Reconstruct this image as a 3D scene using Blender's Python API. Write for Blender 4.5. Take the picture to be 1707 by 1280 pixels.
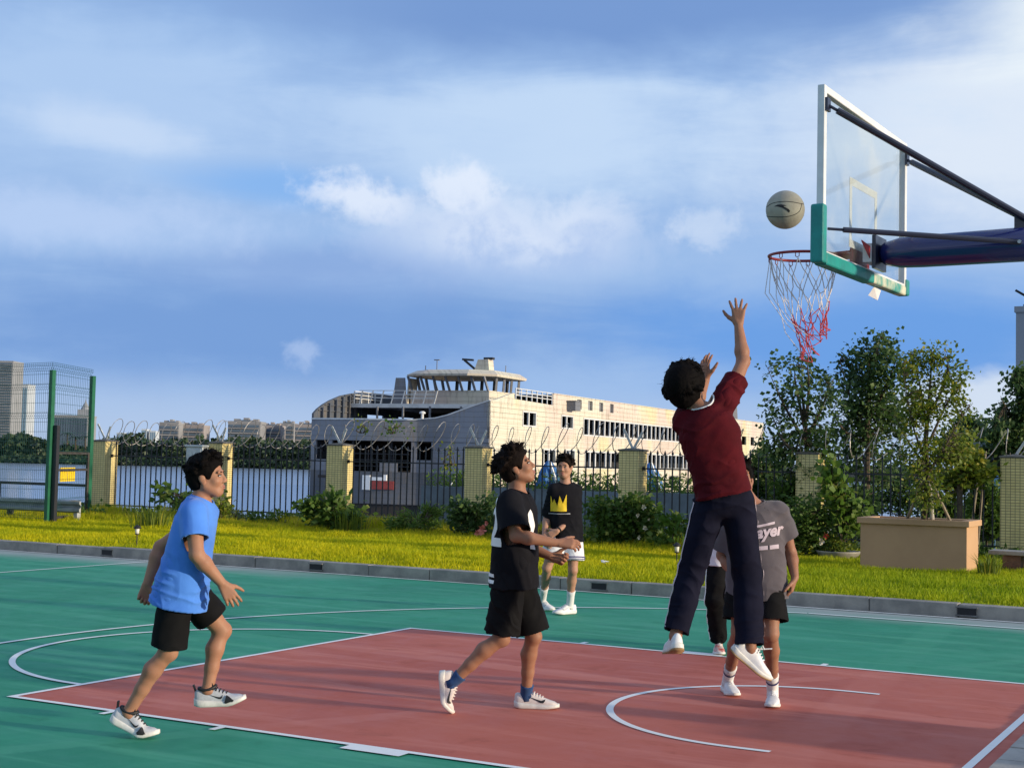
import bpy, bmesh, math, random
import numpy as np
from mathutils import Vector, Matrix
from mathutils.bvhtree import BVHTree
from mathutils.geometry import tessellate_polygon
for _o in list(bpy.data.objects): bpy.data.objects.remove(_o)
scene = bpy.context.scene
COL = scene.collection
rad = math.radians
RNG = random.Random(7)
NR = np.random.default_rng(11)

# ------------------------------------------------------------------ camera
CAM = np.array([1.305, -9.224, 1.646]); YAW, PITCH, ROLL, FPX = 0.50323, 0.05328, 0.02225, 2371.1
_f = np.array([-math.sin(YAW)*math.cos(PITCH), math.cos(YAW)*math.cos(PITCH), math.sin(PITCH)])
_r = np.cross(_f, [0, 0, 1]); _r /= np.linalg.norm(_r); _u = np.cross(_r, _f)
CR = math.cos(ROLL)*_r + math.sin(ROLL)*_u; CU = -math.sin(ROLL)*_r + math.cos(ROLL)*_u; CF = _f
cd = bpy.data.cameras.new('camera'); cam = bpy.data.objects.new('camera', cd); COL.objects.link(cam)
cd.sensor_width = 36.0; cd.lens = FPX/1707*36.0; cd.clip_start = 0.05; cd.clip_end = 6000
_m = Matrix(((CR[0], CU[0], -CF[0], CAM[0]), (CR[1], CU[1], -CF[1], CAM[1]), (CR[2], CU[2], -CF[2], CAM[2]), (0, 0, 0, 1)))
cam.matrix_world = _m
scene.camera = cam

def at_depth(x, y, D): return CAM + ((x-853.5)*CR + (640-y)*CU + FPX*CF)*(D/FPX)
def at_z(x, y, z):
    d = (x-853.5)*CR + (640-y)*CU + FPX*CF
    return CAM + d*((z-CAM[2])/d[2])
def at_Y(x, y, Y):
    d = (x-853.5)*CR + (640-y)*CU + FPX*CF
    return CAM + d*((Y-CAM[1])/d[1])

# ------------------------------------------------------------------ sun, sky, exposure
SUN_AZ, SUN_EL = rad(85), rad(8)          # azimuth from +Y towards +X
sd = bpy.data.lights.new('sun', 'SUN'); sd.energy = 3.5; sd.angle = rad(1.6); sd.color = (1.0, 0.84, 0.62)
sun = bpy.data.objects.new('sun', sd); COL.objects.link(sun)
_sv = Vector((math.sin(SUN_AZ)*math.cos(SUN_EL), math.cos(SUN_AZ)*math.cos(SUN_EL), math.sin(SUN_EL)))
sun.rotation_euler = _sv.to_track_quat('Z', 'Y').to_euler(); sun.location = (20, 5, 12)

world = bpy.data.worlds.new('World'); scene.world = world; world.use_nodes = True
WN = world.node_tree.nodes; WL = world.node_tree.links; WN.clear()
class NT:
    """tiny node-tree builder"""
    def __init__(s, tree): s.n, s.l = tree.nodes, tree.links
    def new(s, t, **kw):
        n = s.n.new(t)
        for k, v in kw.items(): setattr(n, k, v)
        return n
    def put(s, sock, v):
        if v is None: return
        if isinstance(v, (int, float)): 
            sock.default_value = v if sock.type in ('VALUE', 'INT') else ((v, v, v) if sock.type == 'VECTOR' else (v, v, v, 1))
        elif isinstance(v, (tuple, list)):
            sock.default_value = tuple(v) if sock.type == 'VECTOR' or len(v) == 4 else tuple(v)+(1.0,)
        else: s.l.new(v, sock)
    def m(s, op, a, b=None, c=None, clamp=False):
        n = s.new('ShaderNodeMath', operation=op, use_clamp=clamp)
        for i, v in enumerate((a, b, c)): s.put(n.inputs[i], v)
        return n.outputs[0]
    def vm(s, op, a, b=None):
        n = s.new('ShaderNodeVectorMath', operation=op); s.put(n.inputs[0], a); s.put(n.inputs[1], b)
        return n.outputs['Value'] if op in ('LENGTH', 'DOT_PRODUCT', 'DISTANCE') else n.outputs[0]
    def scale(s, a, k):
        n = s.new('ShaderNodeVectorMath', operation='SCALE'); s.put(n.inputs[0], a); s.put(n.inputs['Scale'], k); return n.outputs[0]
    def xyz(s, x, y, z=0.0):
        n = s.new('ShaderNodeCombineXYZ'); s.put(n.inputs[0], x); s.put(n.inputs[1], y); s.put(n.inputs[2], z); return n.outputs[0]
    def sep(s, v):
        n = s.new('ShaderNodeSeparateXYZ'); s.put(n.inputs[0], v); return n.outputs
    def noise(s, v, scale, detail=4, rough=0.55, dist=0.0, col=False):
        n = s.new('ShaderNodeTexNoise'); s.put(n.inputs['Vector'], v); s.put(n.inputs['Scale'], scale); s.put(n.inputs['Detail'], detail)
        s.put(n.inputs['Roughness'], rough); s.put(n.inputs['Distortion'], dist)
        return n.outputs['Color' if col else 'Fac']
    def mix(s, f, a, b):
        n = s.new('ShaderNodeMix', data_type='RGBA'); s.put(n.inputs[0], f); s.put(n.inputs[6], a); s.put(n.inputs[7], b); return n.outputs[2]
    def mixv(s, f, a, b):
        n = s.new('ShaderNodeMix', data_type='FLOAT'); s.put(n.inputs[0], f); s.put(n.inputs[2], a); s.put(n.inputs[3], b); return n.outputs[0]
    def mr(s, v, a, b, c=0.0, d=1.0, smooth=True):
        n = s.new('ShaderNodeMapRange', interpolation_type='SMOOTHSTEP' if smooth else 'LINEAR'); n.clamp = True
        for i, x in enumerate((v, a, b, c, d)): s.put(n.inputs[i], x)
        return n.outputs[0]
    def ramp(s, f, stops, interp='LINEAR'):
        n = s.new('ShaderNodeValToRGB'); r = n.color_ramp; r.interpolation = interp
        while len(r.elements) < len(stops): r.elements.new(0.5)
        for e, (p, c) in zip(r.elements, stops): e.position = p; e.color = tuple(c)+(1.0,) if len(c) == 3 else c
        s.put(n.inputs[0], f); return n.outputs[0]
def lin(r, g, b):
    f = lambda c: (c/255/12.92) if c/255 <= 0.04045 else ((c/255+0.055)/1.055)**2.4
    return (f(r), f(g), f(b))

def build_sky():
    W = NT(world.node_tree); lk = lambda r, g, b: tuple(c/1.14 for c in lin(r, g, b))
    sky = W.new('ShaderNodeTexSky', sky_type='NISHITA', sun_disc=False)
    sky.sun_elevation = SUN_EL; sky.sun_rotation = SUN_AZ; sky.altitude = 20; sky.air_density = 1.0; sky.dust_density = 0.8; sky.ozone_density = 2.5
    base = W.scale(sky.outputs[0], 0.10)
    d = W.new('ShaderNodeTexCoord').outputs['Generated']
    X, Y, Z = W.sep(d)
    az = W.m('MULTIPLY', W.m('ARCTAN2', X, Y), 57.2958)
    el = W.m('MULTIPLY', W.m('ARCSINE', Z), 57.2958)
    P = W.xyz(W.m('MULTIPLY', az, 0.1), W.m('MULTIPLY', el, 0.1), 0.0)
    big = W.m('SUBTRACT', W.noise(P, 0.9, 5, 0.55, 0.3), 0.5)
    streak = W.m('SUBTRACT', W.noise(W.xyz(W.m('MULTIPLY', az, 0.1), W.m('MULTIPLY', el, 0.42), 3.0), 1.1, 6, 0.6, 0.4), 0.5)
    puff = W.m('SUBTRACT', W.noise(P, 4.5, 7, 0.62, 0.25), 0.5)
    fine = W.m('SUBTRACT', W.noise(P, 13.0, 5, 0.6, 0.2), 0.5)
    col = base
    def lay(col, mask, c, op): return W.mix(W.m('MULTIPLY', mask, op, clamp=True), col, c)
    def blob(a0, e0, ra, re, soft=0.6, kb=0.0, ks=0.0, kp=0.0, kf=0.0, tilt=0.0):
        da = W.m('SUBTRACT', az, a0); de = W.m('SUBTRACT', el, e0)
        if tilt: de = W.m('SUBTRACT', de, W.m('MULTIPLY', da, tilt))
        q = W.vm('LENGTH', W.xyz(W.m('DIVIDE', da, ra), W.m('DIVIDE', de, re)))
        for n_, k in ((big, kb), (streak, ks), (puff, kp), (fine, kf)):
            if k: q = W.m('ADD', q, W.m('MULTIPLY', n_, k))
        return W.mr(q, 1.0, 1.0-soft, 0.0, 1.0)
    # clear-sky tint: a deeper blue towards the side away from the sun
    col = W.mix(0.72, col, W.mix(W.mr(el, 0, 22), lk(132, 174, 224), lk(92, 148, 214)))
    # broken cloud over the whole dome, made dense and pale to whiten fill light
    gen = W.mr(W.m('ADD', W.m('ADD', big, W.m('MULTIPLY', streak, 0.9)), W.m('MULTIPLY', puff, 0.25)), -0.34, 0.22)
    col = lay(col, gen, lin(200, 208, 218), 0.82)
    # the broad blue opening on the river side of the sky
    col = lay(col, blob(-34, 8, 46, 19, 0.5, 0.3), lk(140, 174, 219), 0.88)
    # thin white veil, brightest on the sun side
    col = lay(col, blob(-8, 12.6, 18, 5.6, 0.75, 0.8, 0.7, 0.3), lk(212, 222, 235), 0.92)
    col = lay(col, blob(-27, 13.0, 17, 3.6, 0.85, 0.9, 1.3, 0.4), lk(188, 209, 234), 0.85)
    col = lay(col, blob(-45, 13.2, 14, 4.6, 0.85, 0.9, 1.4, 0.4, tilt=-0.06), lk(168, 194, 228), 0.80)
    col = lay(col, blob(-45, 12.4, 5.0, 1.2, 0.85, 0.4, 1.0, 0.7, tilt=-0.10), lk(190, 208, 233), 0.75)
    col = lay(col, blob(-6, 16.6, 8, 2.8, 0.7, 0.5, 0.8), lk(226, 234, 238), 0.85)
    # clear window between the veil and the cumulus
    col = lay(col, blob(-38.5, 10.7, 6.0, 1.3, 0.85, 0.6, 1.0, 0.4), lk(118, 168, 226), 0.70)
    # dark blue-grey deck along the top
    top = W.mr(W.m('ADD', el, W.m('ADD', W.m('MULTIPLY', big, 4.5), W.m('MULTIPLY', streak, 2.6))), 15.0, 17.8)
    top = W.m('MULTIPLY', top, W.mr(az, -47, -30, 0.35, 1.0)); top = W.m('MULTIPLY', top, W.mr(az, -14, -9.0, 1.0, 0.08))
    col = lay(col, top, lk(110, 144, 197), 0.95)
    # grey-blue band below the cumulus
    col = lay(col, blob(-40, 5.0, 28, 3.6, 0.8, 0.6, 0.8, 0.25), lk(110, 148, 203), 0.92)
    col = lay(col, blob(-15, 5.0, 17, 3.4, 0.75, 0.5, 0.6, 0.15), lk(100, 150, 215), 0.95)
    col = lay(col, blob(-37, 7.4, 11, 1.6, 0.85, 0.5, 0.7, 0.5), lk(130, 160, 209), 0.70)
    # left wisps and the cumulus bank
    col = lay(col, blob(-46, 8.9, 10.5, 1.9, 0.85, 0.4, 0.9, 1.0, 0.3), lk(174, 196, 230), 0.85)
    cum = blob(-29.0, 8.6, 8.6, 2.6, 0.8, 0.35, 0.15, 1.1, 0.35, tilt=-0.06)
    cum = W.m('MAXIMUM', cum, blob(-31.0, 10.6, 2.1, 1.5, 0.6, 0.1, 0.0, 1.5, 0.6))
    cum = W.m('MAXIMUM', cum, blob(-35.0, 10.2, 3.0, 1.3, 0.6, 0.1, 0.0, 1.6, 0.6, tilt=-0.22))
    cum = W.m('MAXIMUM', cum, W.m('MULTIPLY', blob(-26.5, 9.3, 4.2, 1.8, 0.75, 0.2, 0.1, 1.4, 0.4), 0.85))
    cum = W.m('MULTIPLY', cum, W.mr(W.m('ADD', el, W.m('MULTIPLY', puff, 2.5)), 5.6, 8.8, 0.15, 1.0))
    ccol = W.mix(W.mr(W.m('ADD', el, W.m('ADD', W.m('MULTIPLY', puff, 7.0), W.m('MULTIPLY', fine, 3.0))), 7.0, 11.0), lk(170, 191, 226), lk(216, 225, 240))
    col = lay(col, cum, ccol, 0.85)
    col = lay(col, blob(-20.6, 9.4, 2.4, 1.0, 0.9, 0.2, 0.2, 2.6, 1.2), lk(210, 221, 237), 0.4)
    col = lay(col, blob(-37.2, 4.1, 1.1, 0.75, 0.9, 0, 0, 2.6, 1.1), lk(178, 197, 229), 0.5)
    # pale air near the horizon
    col = lay(col, W.mr(W.m('ADD', el, W.m('ADD', W.m('MULTIPLY', streak, 2.2), W.m('MULTIPLY', big, 1.2))), 3.6, 0.8), lk(172, 191, 219), 0.75)
    col = lay(col, blob(-8.0, 2.4, 9.5, 1.8, 0.45, 0.3, 0.5, 0.5), lk(204, 215, 229), 0.85)
    bg = W.new('ShaderNodeBackground'); W.put(bg.inputs[0], col); bg.inputs[1].default_value = 0.90
    out = W.new('ShaderNodeOutputWorld'); WL.new(bg.outputs[0], out.inputs[0])
build_sky()
scene.view_settings.view_transform = 'Standard'; scene.view_settings.look = 'None'
scene.view_settings.exposure = 0.54; scene.view_settings.gamma = 1.0; scene.view_settings.use_curve_mapping = False
scene.render.engine = 'CYCLES'
cy = scene.cycles; cy.use_denoising = True; cy.max_bounces = 6; cy.transparent_max_bounces = 12; cy.diffuse_bounces = 3; cy.glossy_bounces = 3
cy.caustics_reflective = False; cy.caustics_refractive = False; cy.sample_clamp_indirect = 4.0
# ------------------------------------------------------------------ mesh helpers
def link(name, me, mat=None, parent=None):
    o = bpy.data.objects.new(name, me); COL.objects.link(o)
    if mat is not None and me is not None:
        for m_ in (mat if isinstance(mat, (list, tuple)) else [mat]): me.materials.append(m_)
    if parent is not None: o.parent = parent
    return o
def tag(o, label=None, cat=None, group=None, kind=None):
    if label: o['label'] = label
    if cat: o['category'] = cat
    if group: o['group'] = group
    if kind: o['kind'] = kind
    return o
def empty(name, loc=(0, 0, 0), rz=0.0):
    o = bpy.data.objects.new(name, None); COL.objects.link(o); o.location = tuple(loc); o.rotation_euler = (0, 0, rz); o.empty_display_size = 0.2
    return o
def copy_tree(o, parent=None):
    c = o.copy(); COL.objects.link(c); c.parent = parent
    for ch in list(o.children): copy_tree(ch, c)
    return c

class MB:
    """collects vertices and faces of one mesh"""
    def __init__(s): s.v, s.f, s.mi = [], [], []
    def add(s, v, f, mi=0):
        o = len(s.v); s.v.extend([tuple(map(float, p)) for p in v]); s.f.extend([tuple(i+o for i in q) for q in f]); s.mi.extend([mi]*len(f)); return s
    def box(s, lo, hi, mi=0):
        (x0, y0, z0), (x1, y1, z1) = lo, hi
        return s.add([(x0,y0,z0),(x1,y0,z0),(x1,y1,z0),(x0,y1,z0),(x0,y0,z1),(x1,y0,z1),(x1,y1,z1),(x0,y1,z1)],
                     [(0,3,2,1),(4,5,6,7),(0,1,5,4),(1,2,6,5),(2,3,7,6),(3,0,4,7)], mi)
    def obox(s, c, ax, ay, az, hx, hy, hz, mi=0):
        c, ax, ay, az = map(np.asarray, (c, ax, ay, az))
        v = [c + ax*(hx*i) + ay*(hy*j) + az*(hz*k) for k in (-1, 1) for i, j in ((-1,-1),(1,-1),(1,1),(-1,1))]
        return s.add(v, [(0,3,2,1),(4,5,6,7),(0,1,5,4),(1,2,6,5),(2,3,7,6),(3,0,4,7)], mi)
    def bar(s, a, b, w, h=None, mi=0, up=(0, 0, 1)):
        a, b = np.asarray(a, float), np.asarray(b, float); d = b-a; L = np.linalg.norm(d); d = d/L
        u = np.asarray(up, float)
        if abs(d@u) > 0.98: u = np.array([1.0, 0, 0])
        sx = np.cross(d, u); sx /= np.linalg.norm(sx); uz = np.cross(sx, d)
        return s.obox((a+b)/2, d, sx, uz, L/2, w/2, (h or w)/2, mi)
    def tube(s, pts, r, n=8, mi=0, cap=True, closed=False):
        P = [np.asarray(p, float) for p in pts]; m = len(P)
        rs = r if hasattr(r, '__len__') else [r]*m
        rings = []; prev = None
        for i in range(m):
            t = (P[(i+1) % m]-P[i-1]) if closed else (P[min(i+1, m-1)]-P[max(i-1, 0)])
            t = t/(np.linalg.norm(t)+1e-9)
            if prev is None:
                a = np.cross(t, (0, 0, 1.0)); 
                if np.linalg.norm(a) < 1e-3: a = np.cross(t, (1.0, 0, 0))
            else: a = prev - t*(prev@t)
            a = a/(np.linalg.norm(a)+1e-9); prev = a; b = np.cross(t, a)
            rings.append([P[i] + (a*math.cos(k*2*math.pi/n) + b*math.sin(k*2*math.pi/n))*rs[i] for k in range(n)])
        v = [p for rg in rings for p in rg]; f = []
        for i in range(m if closed else m-1):
            j = (i+1) % m
            for k in range(n): f.append((i*n+k, i*n+(k+1) % n, j*n+(k+1) % n, j*n+k))
        if cap and not closed: f.append(tuple(range(n))[::-1]); f.append(tuple((m-1)*n+k for k in range(n)))
        return s.add(v, f, mi)
    def lathe(s, prof, c=(0, 0, 0), n=20, mi=0):
        v = [(c[0]+r*math.cos(k*2*math.pi/n), c[1]+r*math.sin(k*2*math.pi/n), c[2]+z) for r, z in prof for k in range(n)]
        f = [(i*n+k, i*n+(k+1) % n, (i+1)*n+(k+1) % n, (i+1)*n+k) for i in range(len(prof)-1) for k in range(n)]
        f += [tuple(range(n))[::-1], tuple((len(prof)-1)*n+k for k in range(n))]
        return s.add(v, f, mi)
    def prism(s, poly, ax, ay, o, n, t, mi=0):
        """polygon (2-d) in plane (ax, ay) at o, extruded along n by t"""
        ax, ay, o, n = map(np.asarray, (ax, ay, o, n)); k = len(poly)
        a = [o + ax*x + ay*y for x, y in poly]; b = [p + n*t for p in a]
        return s.add(a+b, [tuple(range(k))[::-1], tuple(range(k, 2*k))] + [(i, (i+1) % k, k+(i+1) % k, k+i) for i in range(k)], mi)
    def mesh(s, name='mesh', smooth=False):
        me = bpy.data.meshes.new(name); me.from_pydata(s.v, [], s.f)
        if any(s.mi): me.polygons.foreach_set('material_index', s.mi)
        if smooth: me.polygons.foreach_set('use_smooth', [True]*len(s.f))
        me.update(); return me
    def build(s, name, mat, parent=None, smooth=False, bevel=0.0, seg=2):
        me = s.mesh(name, smooth)
        if bevel:
            bm = bmesh.new(); bm.from_mesh(me)
            bmesh.ops.recalc_face_normals(bm, faces=bm.faces)
            bmesh.ops.bevel(bm, geom=[e for e in bm.edges if e.calc_face_angle(0) > 0.5], offset=bevel, segments=seg, profile=0.6, affect='EDGES')
            bm.to_mesh(me); bm.free()
        return link(name, me, mat, parent)
def np_mesh(name, V, F, smooth=True):
    """V (n,3), F (m,k) arrays"""
    V = np.asarray(V, np.float32); F = np.asarray(F, np.int32); me = bpy.data.meshes.new(name); m, k = F.shape
    me.vertices.add(len(V)); me.vertices.foreach_set('co', V.ravel())
    me.loops.add(m*k); me.loops.foreach_set('vertex_index', F.ravel())
    me.polygons.add(m); me.polygons.foreach_set('loop_start', np.arange(0, m*k, k, dtype=np.int32))
    if smooth: me.polygons.foreach_set('use_smooth', np.ones(m, bool))
    me.update(calc_edges=True); return me

# ------------------------------------------------------------------ materials
MATS = {}
def new_mat(name):
    m = bpy.data.materials.new(name); m.use_nodes = True; t = NT(m.node_tree); t.n.clear()
    out = t.new('ShaderNodeOutputMaterial'); b = t.new('ShaderNodeBsdfPrincipled'); t.l.new(b.outputs[0], out.inputs[0])
    return m, t, b, out
def objco(t): return t.new('ShaderNodeTexCoord').outputs['Object']
def geoco(t): return t.new('ShaderNodeNewGeometry').outputs['Position']
def bump(t, b, h, strength=0.3, dist=0.01):
    n = t.new('ShaderNodeBump'); n.inputs['Strength'].default_value = strength; n.inputs['Distance'].default_value = dist
    t.put(n.inputs['Height'], h); t.l.new(n.outputs[0], b.inputs['Normal'])
def pmat(name, c, rough=0.6, metal=0.0, var=0.0, scale=6.0, c2=None, bmp=0.0, bscale=40.0, spec=0.4, sheen=0.0, sss=0.0, coat=0.0):
    """principled with noise variation between c and c2 (or darker c)"""
    if name in MATS: return MATS[name]
    m, t, b, _ = new_mat(name); P = geoco(t)
    if var or c2:
        n = t.noise(P, scale, 6, 0.62); f = t.mr(n, 0.32, 0.68)
        c2 = c2 or tuple(x*(1-var) for x in c); t.put(b.inputs['Base Color'], t.mix(f, c, c2))
    else: t.put(b.inputs['Base Color'], c)
    b.inputs['Roughness'].default_value = rough; b.inputs['Metallic'].default_value = metal; b.inputs['Specular IOR Level'].default_value = spec
    if sheen: b.inputs['Sheen Weight'].default_value = sheen
    if coat: b.inputs['Coat Weight'].default_value = coat
    if sss:
        b.inputs['Subsurface Weight'].default_value = sss; b.inputs['Subsurface Radius'].default_value = (0.012, 0.005, 0.003); b.inputs['Subsurface Scale'].default_value = 1.0
    if bmp: bump(t, b, t.noise(P, bscale, 4, 0.6), bmp, 0.01)
    MATS[name] = m; return m
def leaf_mat(name, c1, c2, c3=None, scale=1.5, trans=0.45, rough=0.5):
    if name in MATS: return MATS[name]
    m, t, b, out = new_mat(name); P = geoco(t)
    oi = t.new('ShaderNodeNewGeometry').outputs['Random Per Island']
    f = t.m('ADD', t.m('MULTIPLY', t.noise(P, scale, 3), 0.6), t.m('MULTIPLY', oi, 0.55))
    col = t.mix(t.mr(f, 0.3, 0.85), c1, c2)
    if c3: col = t.mix(t.mr(oi, 0.86, 0.95), col, c3)
    t.put(b.inputs['Base Color'], col); b.inputs['Roughness'].default_value = rough; b.inputs['Specular IOR Level'].default_value = 0.3
    tr = t.new('ShaderNodeBsdfTranslucent'); t.put(tr.inputs[0], col)
    mx = t.new('ShaderNodeMixShader'); mx.inputs[0].default_value = trans
    t.l.new(b.outputs[0], mx.inputs[1]); t.l.new(tr.outputs[0], mx.inputs[2]); t.l.new(mx.outputs[0], out.inputs[0])
    MATS[name] = m; return m

# ------------------------------------------------------------------ value noise in numpy
_tab = np.random.default_rng(3).random(4096).astype(np.float32)
def vnoise(P):
    P = np.asarray(P, np.float32); i = np.floor(P).astype(np.int64); f = P-i; f = f*f*(3-2*f); r = 0
    for dx in (0, 1):
        for dy in (0, 1):
            for dz in (0, 1):
                h = ((i[..., 0]+dx)*73856093 ^ (i[..., 1]+dy)*19349663 ^ (i[..., 2]+dz)*83492791) & 4095
                r = r + _tab[h]*(f[..., 0] if dx else 1-f[..., 0])*(f[..., 1] if dy else 1-f[..., 1])*(f[..., 2] if dz else 1-f[..., 2])
    return r
def fbm(P, o=3):
    P = np.asarray(P, np.float32); r = 0; a = 0.5
    for k in range(o): r = r + a*vnoise(P*(2**k)+k*17.3); a *= 0.5
    return r - 0.5*(1-0.5**o)
# ------------------------------------------------------------------ court, kerb, lawn, river
HW, FT, BX, HX, TY = 2.44, -6.168, -0.288, -1.571, 6.47    # key half width, free throw line, baseline, hoop centre, three-point line
KY = 7.22                                                   # kerb face
def court_mat(name, c1, c2, c3, dusty=True):
    m, t, b, _ = new_mat(name); P = geoco(t); X, Y, Z = t.sep(P)
    big = t.noise(P, 0.55, 5, 0.6, 0.6); mid = t.noise(P, 3.0, 6, 0.65, 0.4); fine = t.noise(P, 120.0, 3, 0.6)
    st = t.noise(t.xyz(t.m('MULTIPLY', t.m('ADD', X, t.m('MULTIPLY', Y, 0.25)), 0.35), t.m('MULTIPLY', Y, 3.2), 0.0), 1.0, 5, 0.6, 0.3)
    col = t.mix(t.mr(big, 0.34, 0.68), c1, c2)
    col = t.mix(t.m('MULTIPLY', t.mr(st, 0.48, 0.70), 0.75), col, c3)  # streaks and blotches, contrast raised in the colour to suggest dappled light
    col = t.mix(t.m('MULTIPLY', t.mr(mid, 0.55, 0.78), 0.40), col, tuple(x*0.55 for x in c2))
    # roller-width overpaint bands, slightly lighter, at two angles
    for (kx, ky, o, w, a) in ((0.10, 1.0, 0.35, 0.16, 0.55), (0.10, 1.0, -1.25, 0.12, 0.45), (1.0, -0.55, -2.9, 0.14, 0.45), (1.0, 0.1, -1.35, 0.2, 0.35), (0.06, 1.0, 4.1, 0.13, 0.5), (0.12, 1.0, 2.9, 0.1, 0.4)):
        q = t.m('ABSOLUTE', t.m('SUBTRACT', t.m('ADD', t.m('MULTIPLY', X, kx), t.m('ADD', t.m('MULTIPLY', Y, ky), t.m('MULTIPLY', t.m('SUBTRACT', mid, 0.5), 0.12))), o))
        col = t.mix(t.m('MULTIPLY', t.m('MULTIPLY', t.mr(q, w, w*0.6), t.mr(big, 0.35, 0.6)), a), col, c3)
    # scuffs
    sc = t.noise(t.xyz(t.m('MULTIPLY', X, 2.0), t.m('MULTIPLY', Y, 14.0), 5.0), 1.0, 4, 0.7, 1.5)
    col = t.mix(t.m('MULTIPLY', t.mr(sc, 0.62, 0.74), 0.28), col, tuple(0.5*x+0.12 for x in c3))
    if dusty:  # silt washed along the kerb
        e = t.m('ADD', t.m('SUBTRACT', Y, 6.55), t.m('MULTIPLY', t.m('SUBTRACT', t.noise(P, 0.8, 4), 0.5), 1.2))
        dm = t.m('MULTIPLY', t.mr(e, -0.7, 0.45), t.m('MAXIMUM', t.mr(X, -5.4, -3.6), t.mr(X, -9.0, -12.5)))
        col = t.mix(t.m('MULTIPLY', dm, 0.9), col, (0.36, 0.385, 0.37))
    t.put(b.inputs['Base Color'], col); t.put(b.inputs['Roughness'], t.mr(mid, 0.3, 0.7, 0.62, 0.85)); b.inputs['Specular IOR Level'].default_value = 0.25
    bump(t, b, t.m('ADD', fine, t.m('MULTIPLY', mid, 0.6)), 0.22, 0.004)
    return m
M_green = court_mat('court_green', (0.036, 0.300, 0.175), (0.022, 0.240, 0.138), (0.075, 0.37, 0.22))
M_red = court_mat('court_red', (0.54, 0.145, 0.098), (0.45, 0.108, 0.076), (0.63, 0.215, 0.16), False)
def paint_mat():
    m, t, b, _ = new_mat('line_paint'); P = geoco(t)
    f = t.mr(t.noise(P, 9.0, 6, 0.7), 0.55, 0.75); t.put(b.inputs['Base Color'], t.mix(t.m('MULTIPLY', f, 0.35), (0.86, 0.86, 0.83), (0.55, 0.56, 0.54)))
    b.inputs['Roughness'].default_value = 0.7; bump(t, b, t.noise(P, 120, 3), 0.2, 0.004); return m
M_line = paint_mat()
M_conc = pmat('concrete', (0.26, 0.25, 0.235), 0.88, var=0.45, scale=2.2, bmp=0.4, bscale=60)
M_kerb = pmat('kerb_stone_grey', (0.37, 0.335, 0.29), 0.85, c2=(0.22, 0.205, 0.185), scale=3.2, bmp=0.35, bscale=70)
M_black = pmat('matt_black', (0.012, 0.012, 0.014), 0.6)
M_soil = pmat('soil', (0.075, 0.07, 0.03), 0.95, c2=(0.13, 0.13, 0.028), scale=1.2, bmp=0.5, bscale=30)

def sheet(name, x0, y0, x1, y1, z, mat, parent=None, n=1):
    b = MB(); b.add([(x0,y0,z),(x1,y0,z),(x1,y1,z),(x0,y1,z)], [(0,1,2,3)]); return b.build(name, mat, parent)
court = tag(sheet('court', -40, -30, 30, KY+0.05, 0.0, M_green), kind='structure', label='green painted basketball court with white lines')
sheet('key_paint', FT, -HW, BX+0.11, HW, 0.004, M_red, court)
def strip(poly, name='court_line', z=0.008):
    """poly: list of (outer, inner) pairs"""
    b = MB(); v = []; f = []
    for i, (a, c) in enumerate(poly): v += [(a[0], a[1], z), (c[0], c[1], z)]
    for i in range(len(poly)-1): f.append((2*i, 2*i+2, 2*i+3, 2*i+1))
    b.add(v, f); return b.build(name, M_line, court)
def seg(x0, y0, x1, y1, w=0.05, z=0.008):
    d = np.array([x1-x0, y1-y0]); d = d/np.linalg.norm(d); n = np.array([d[1], -d[0]])*w/2
    return strip([((x0+n[0], y0+n[1]), (x0-n[0], y0-n[1])), ((x1+n[0], y1+n[1]), (x1-n[0], y1-n[1]))], z=z)
def arc(cx, cy, r, a0, a1, w=0.05, n=64, z=0.008):
    return strip([((cx+(r+w/2)*math.cos(a), cy+(r+w/2)*math.sin(a)), (cx+(r-w/2)*math.cos(a), cy+(r-w/2)*math.sin(a))) for a in np.linspace(a0, a1, n)], z=z)
h = 0.025
seg(FT, -HW-h, FT, HW+h); seg(FT+h, -HW, BX-h, -HW); seg(FT+h, HW, BX-h, HW)
seg(BX, -7.1, BX, KY-0.06); seg(-40, 7.1, BX-h, 7.1); seg(BX-28, -7.1, BX-28, 7.07); seg(-13.75, -7.0, -13.75, 7.07)
arc(FT, 0, 1.815, math.pi/2+0.014, 1.5*math.pi-0.014)
arc(HX, 0, 1.235, math.pi/2, 1.5*math.pi); seg(HX, 1.235, -1.345, 1.235); seg(HX, -1.235, -1.345, -1.235)
a3 = math.asin(TY/6.75); arc(HX, 0, 6.75, math.pi-a3, math.pi+a3, n=120); x3 = HX-6.75*math.cos(a3)
seg(x3+0.02, TY, BX-h, TY); seg(x3+0.02, -TY, BX-h, -TY)
arc(-13.75, 0, 1.8, 0, 2*math.pi, n=80, z=0.012)
for s_ in (-1, 1):
    for k in (-2.13, -4.35, -5.24): seg(k, s_*(HW+h), k, s_*(HW+h+0.10))
    seg(-3.42, s_*(HW+h+0.05), -3.02, s_*(HW+h+0.05), 0.10)
# pale slabs behind the baseline
M_slab = pmat('pale_slab', (0.42, 0.40, 0.36), 0.85, c2=(0.30, 0.285, 0.26), scale=4.0, bmp=0.4, bscale=60)
pav = tag(sheet('pavement', BX+0.115, -9.0, 14, KY-0.02, 0.004, M_conc), kind='structure', label='pale slab pavement behind the baseline')
mbs = MB(); mbs.box((0, 0, 0), (0.385, 0.385, 0.03)); slab_me = mbs.mesh('slab')
slab_me.materials.append(M_slab)
for i in range(5):
    for j in range(14):
        o = link('paving_slab', slab_me, None, pav); o.location = (BX+0.125+i*0.4, -4.0+j*0.4, 0.005+RNG.uniform(-0.003, 0.003)); o.rotation_euler = (RNG.uniform(-.004, .004), RNG.uniform(-.004, .004), 0)

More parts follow.
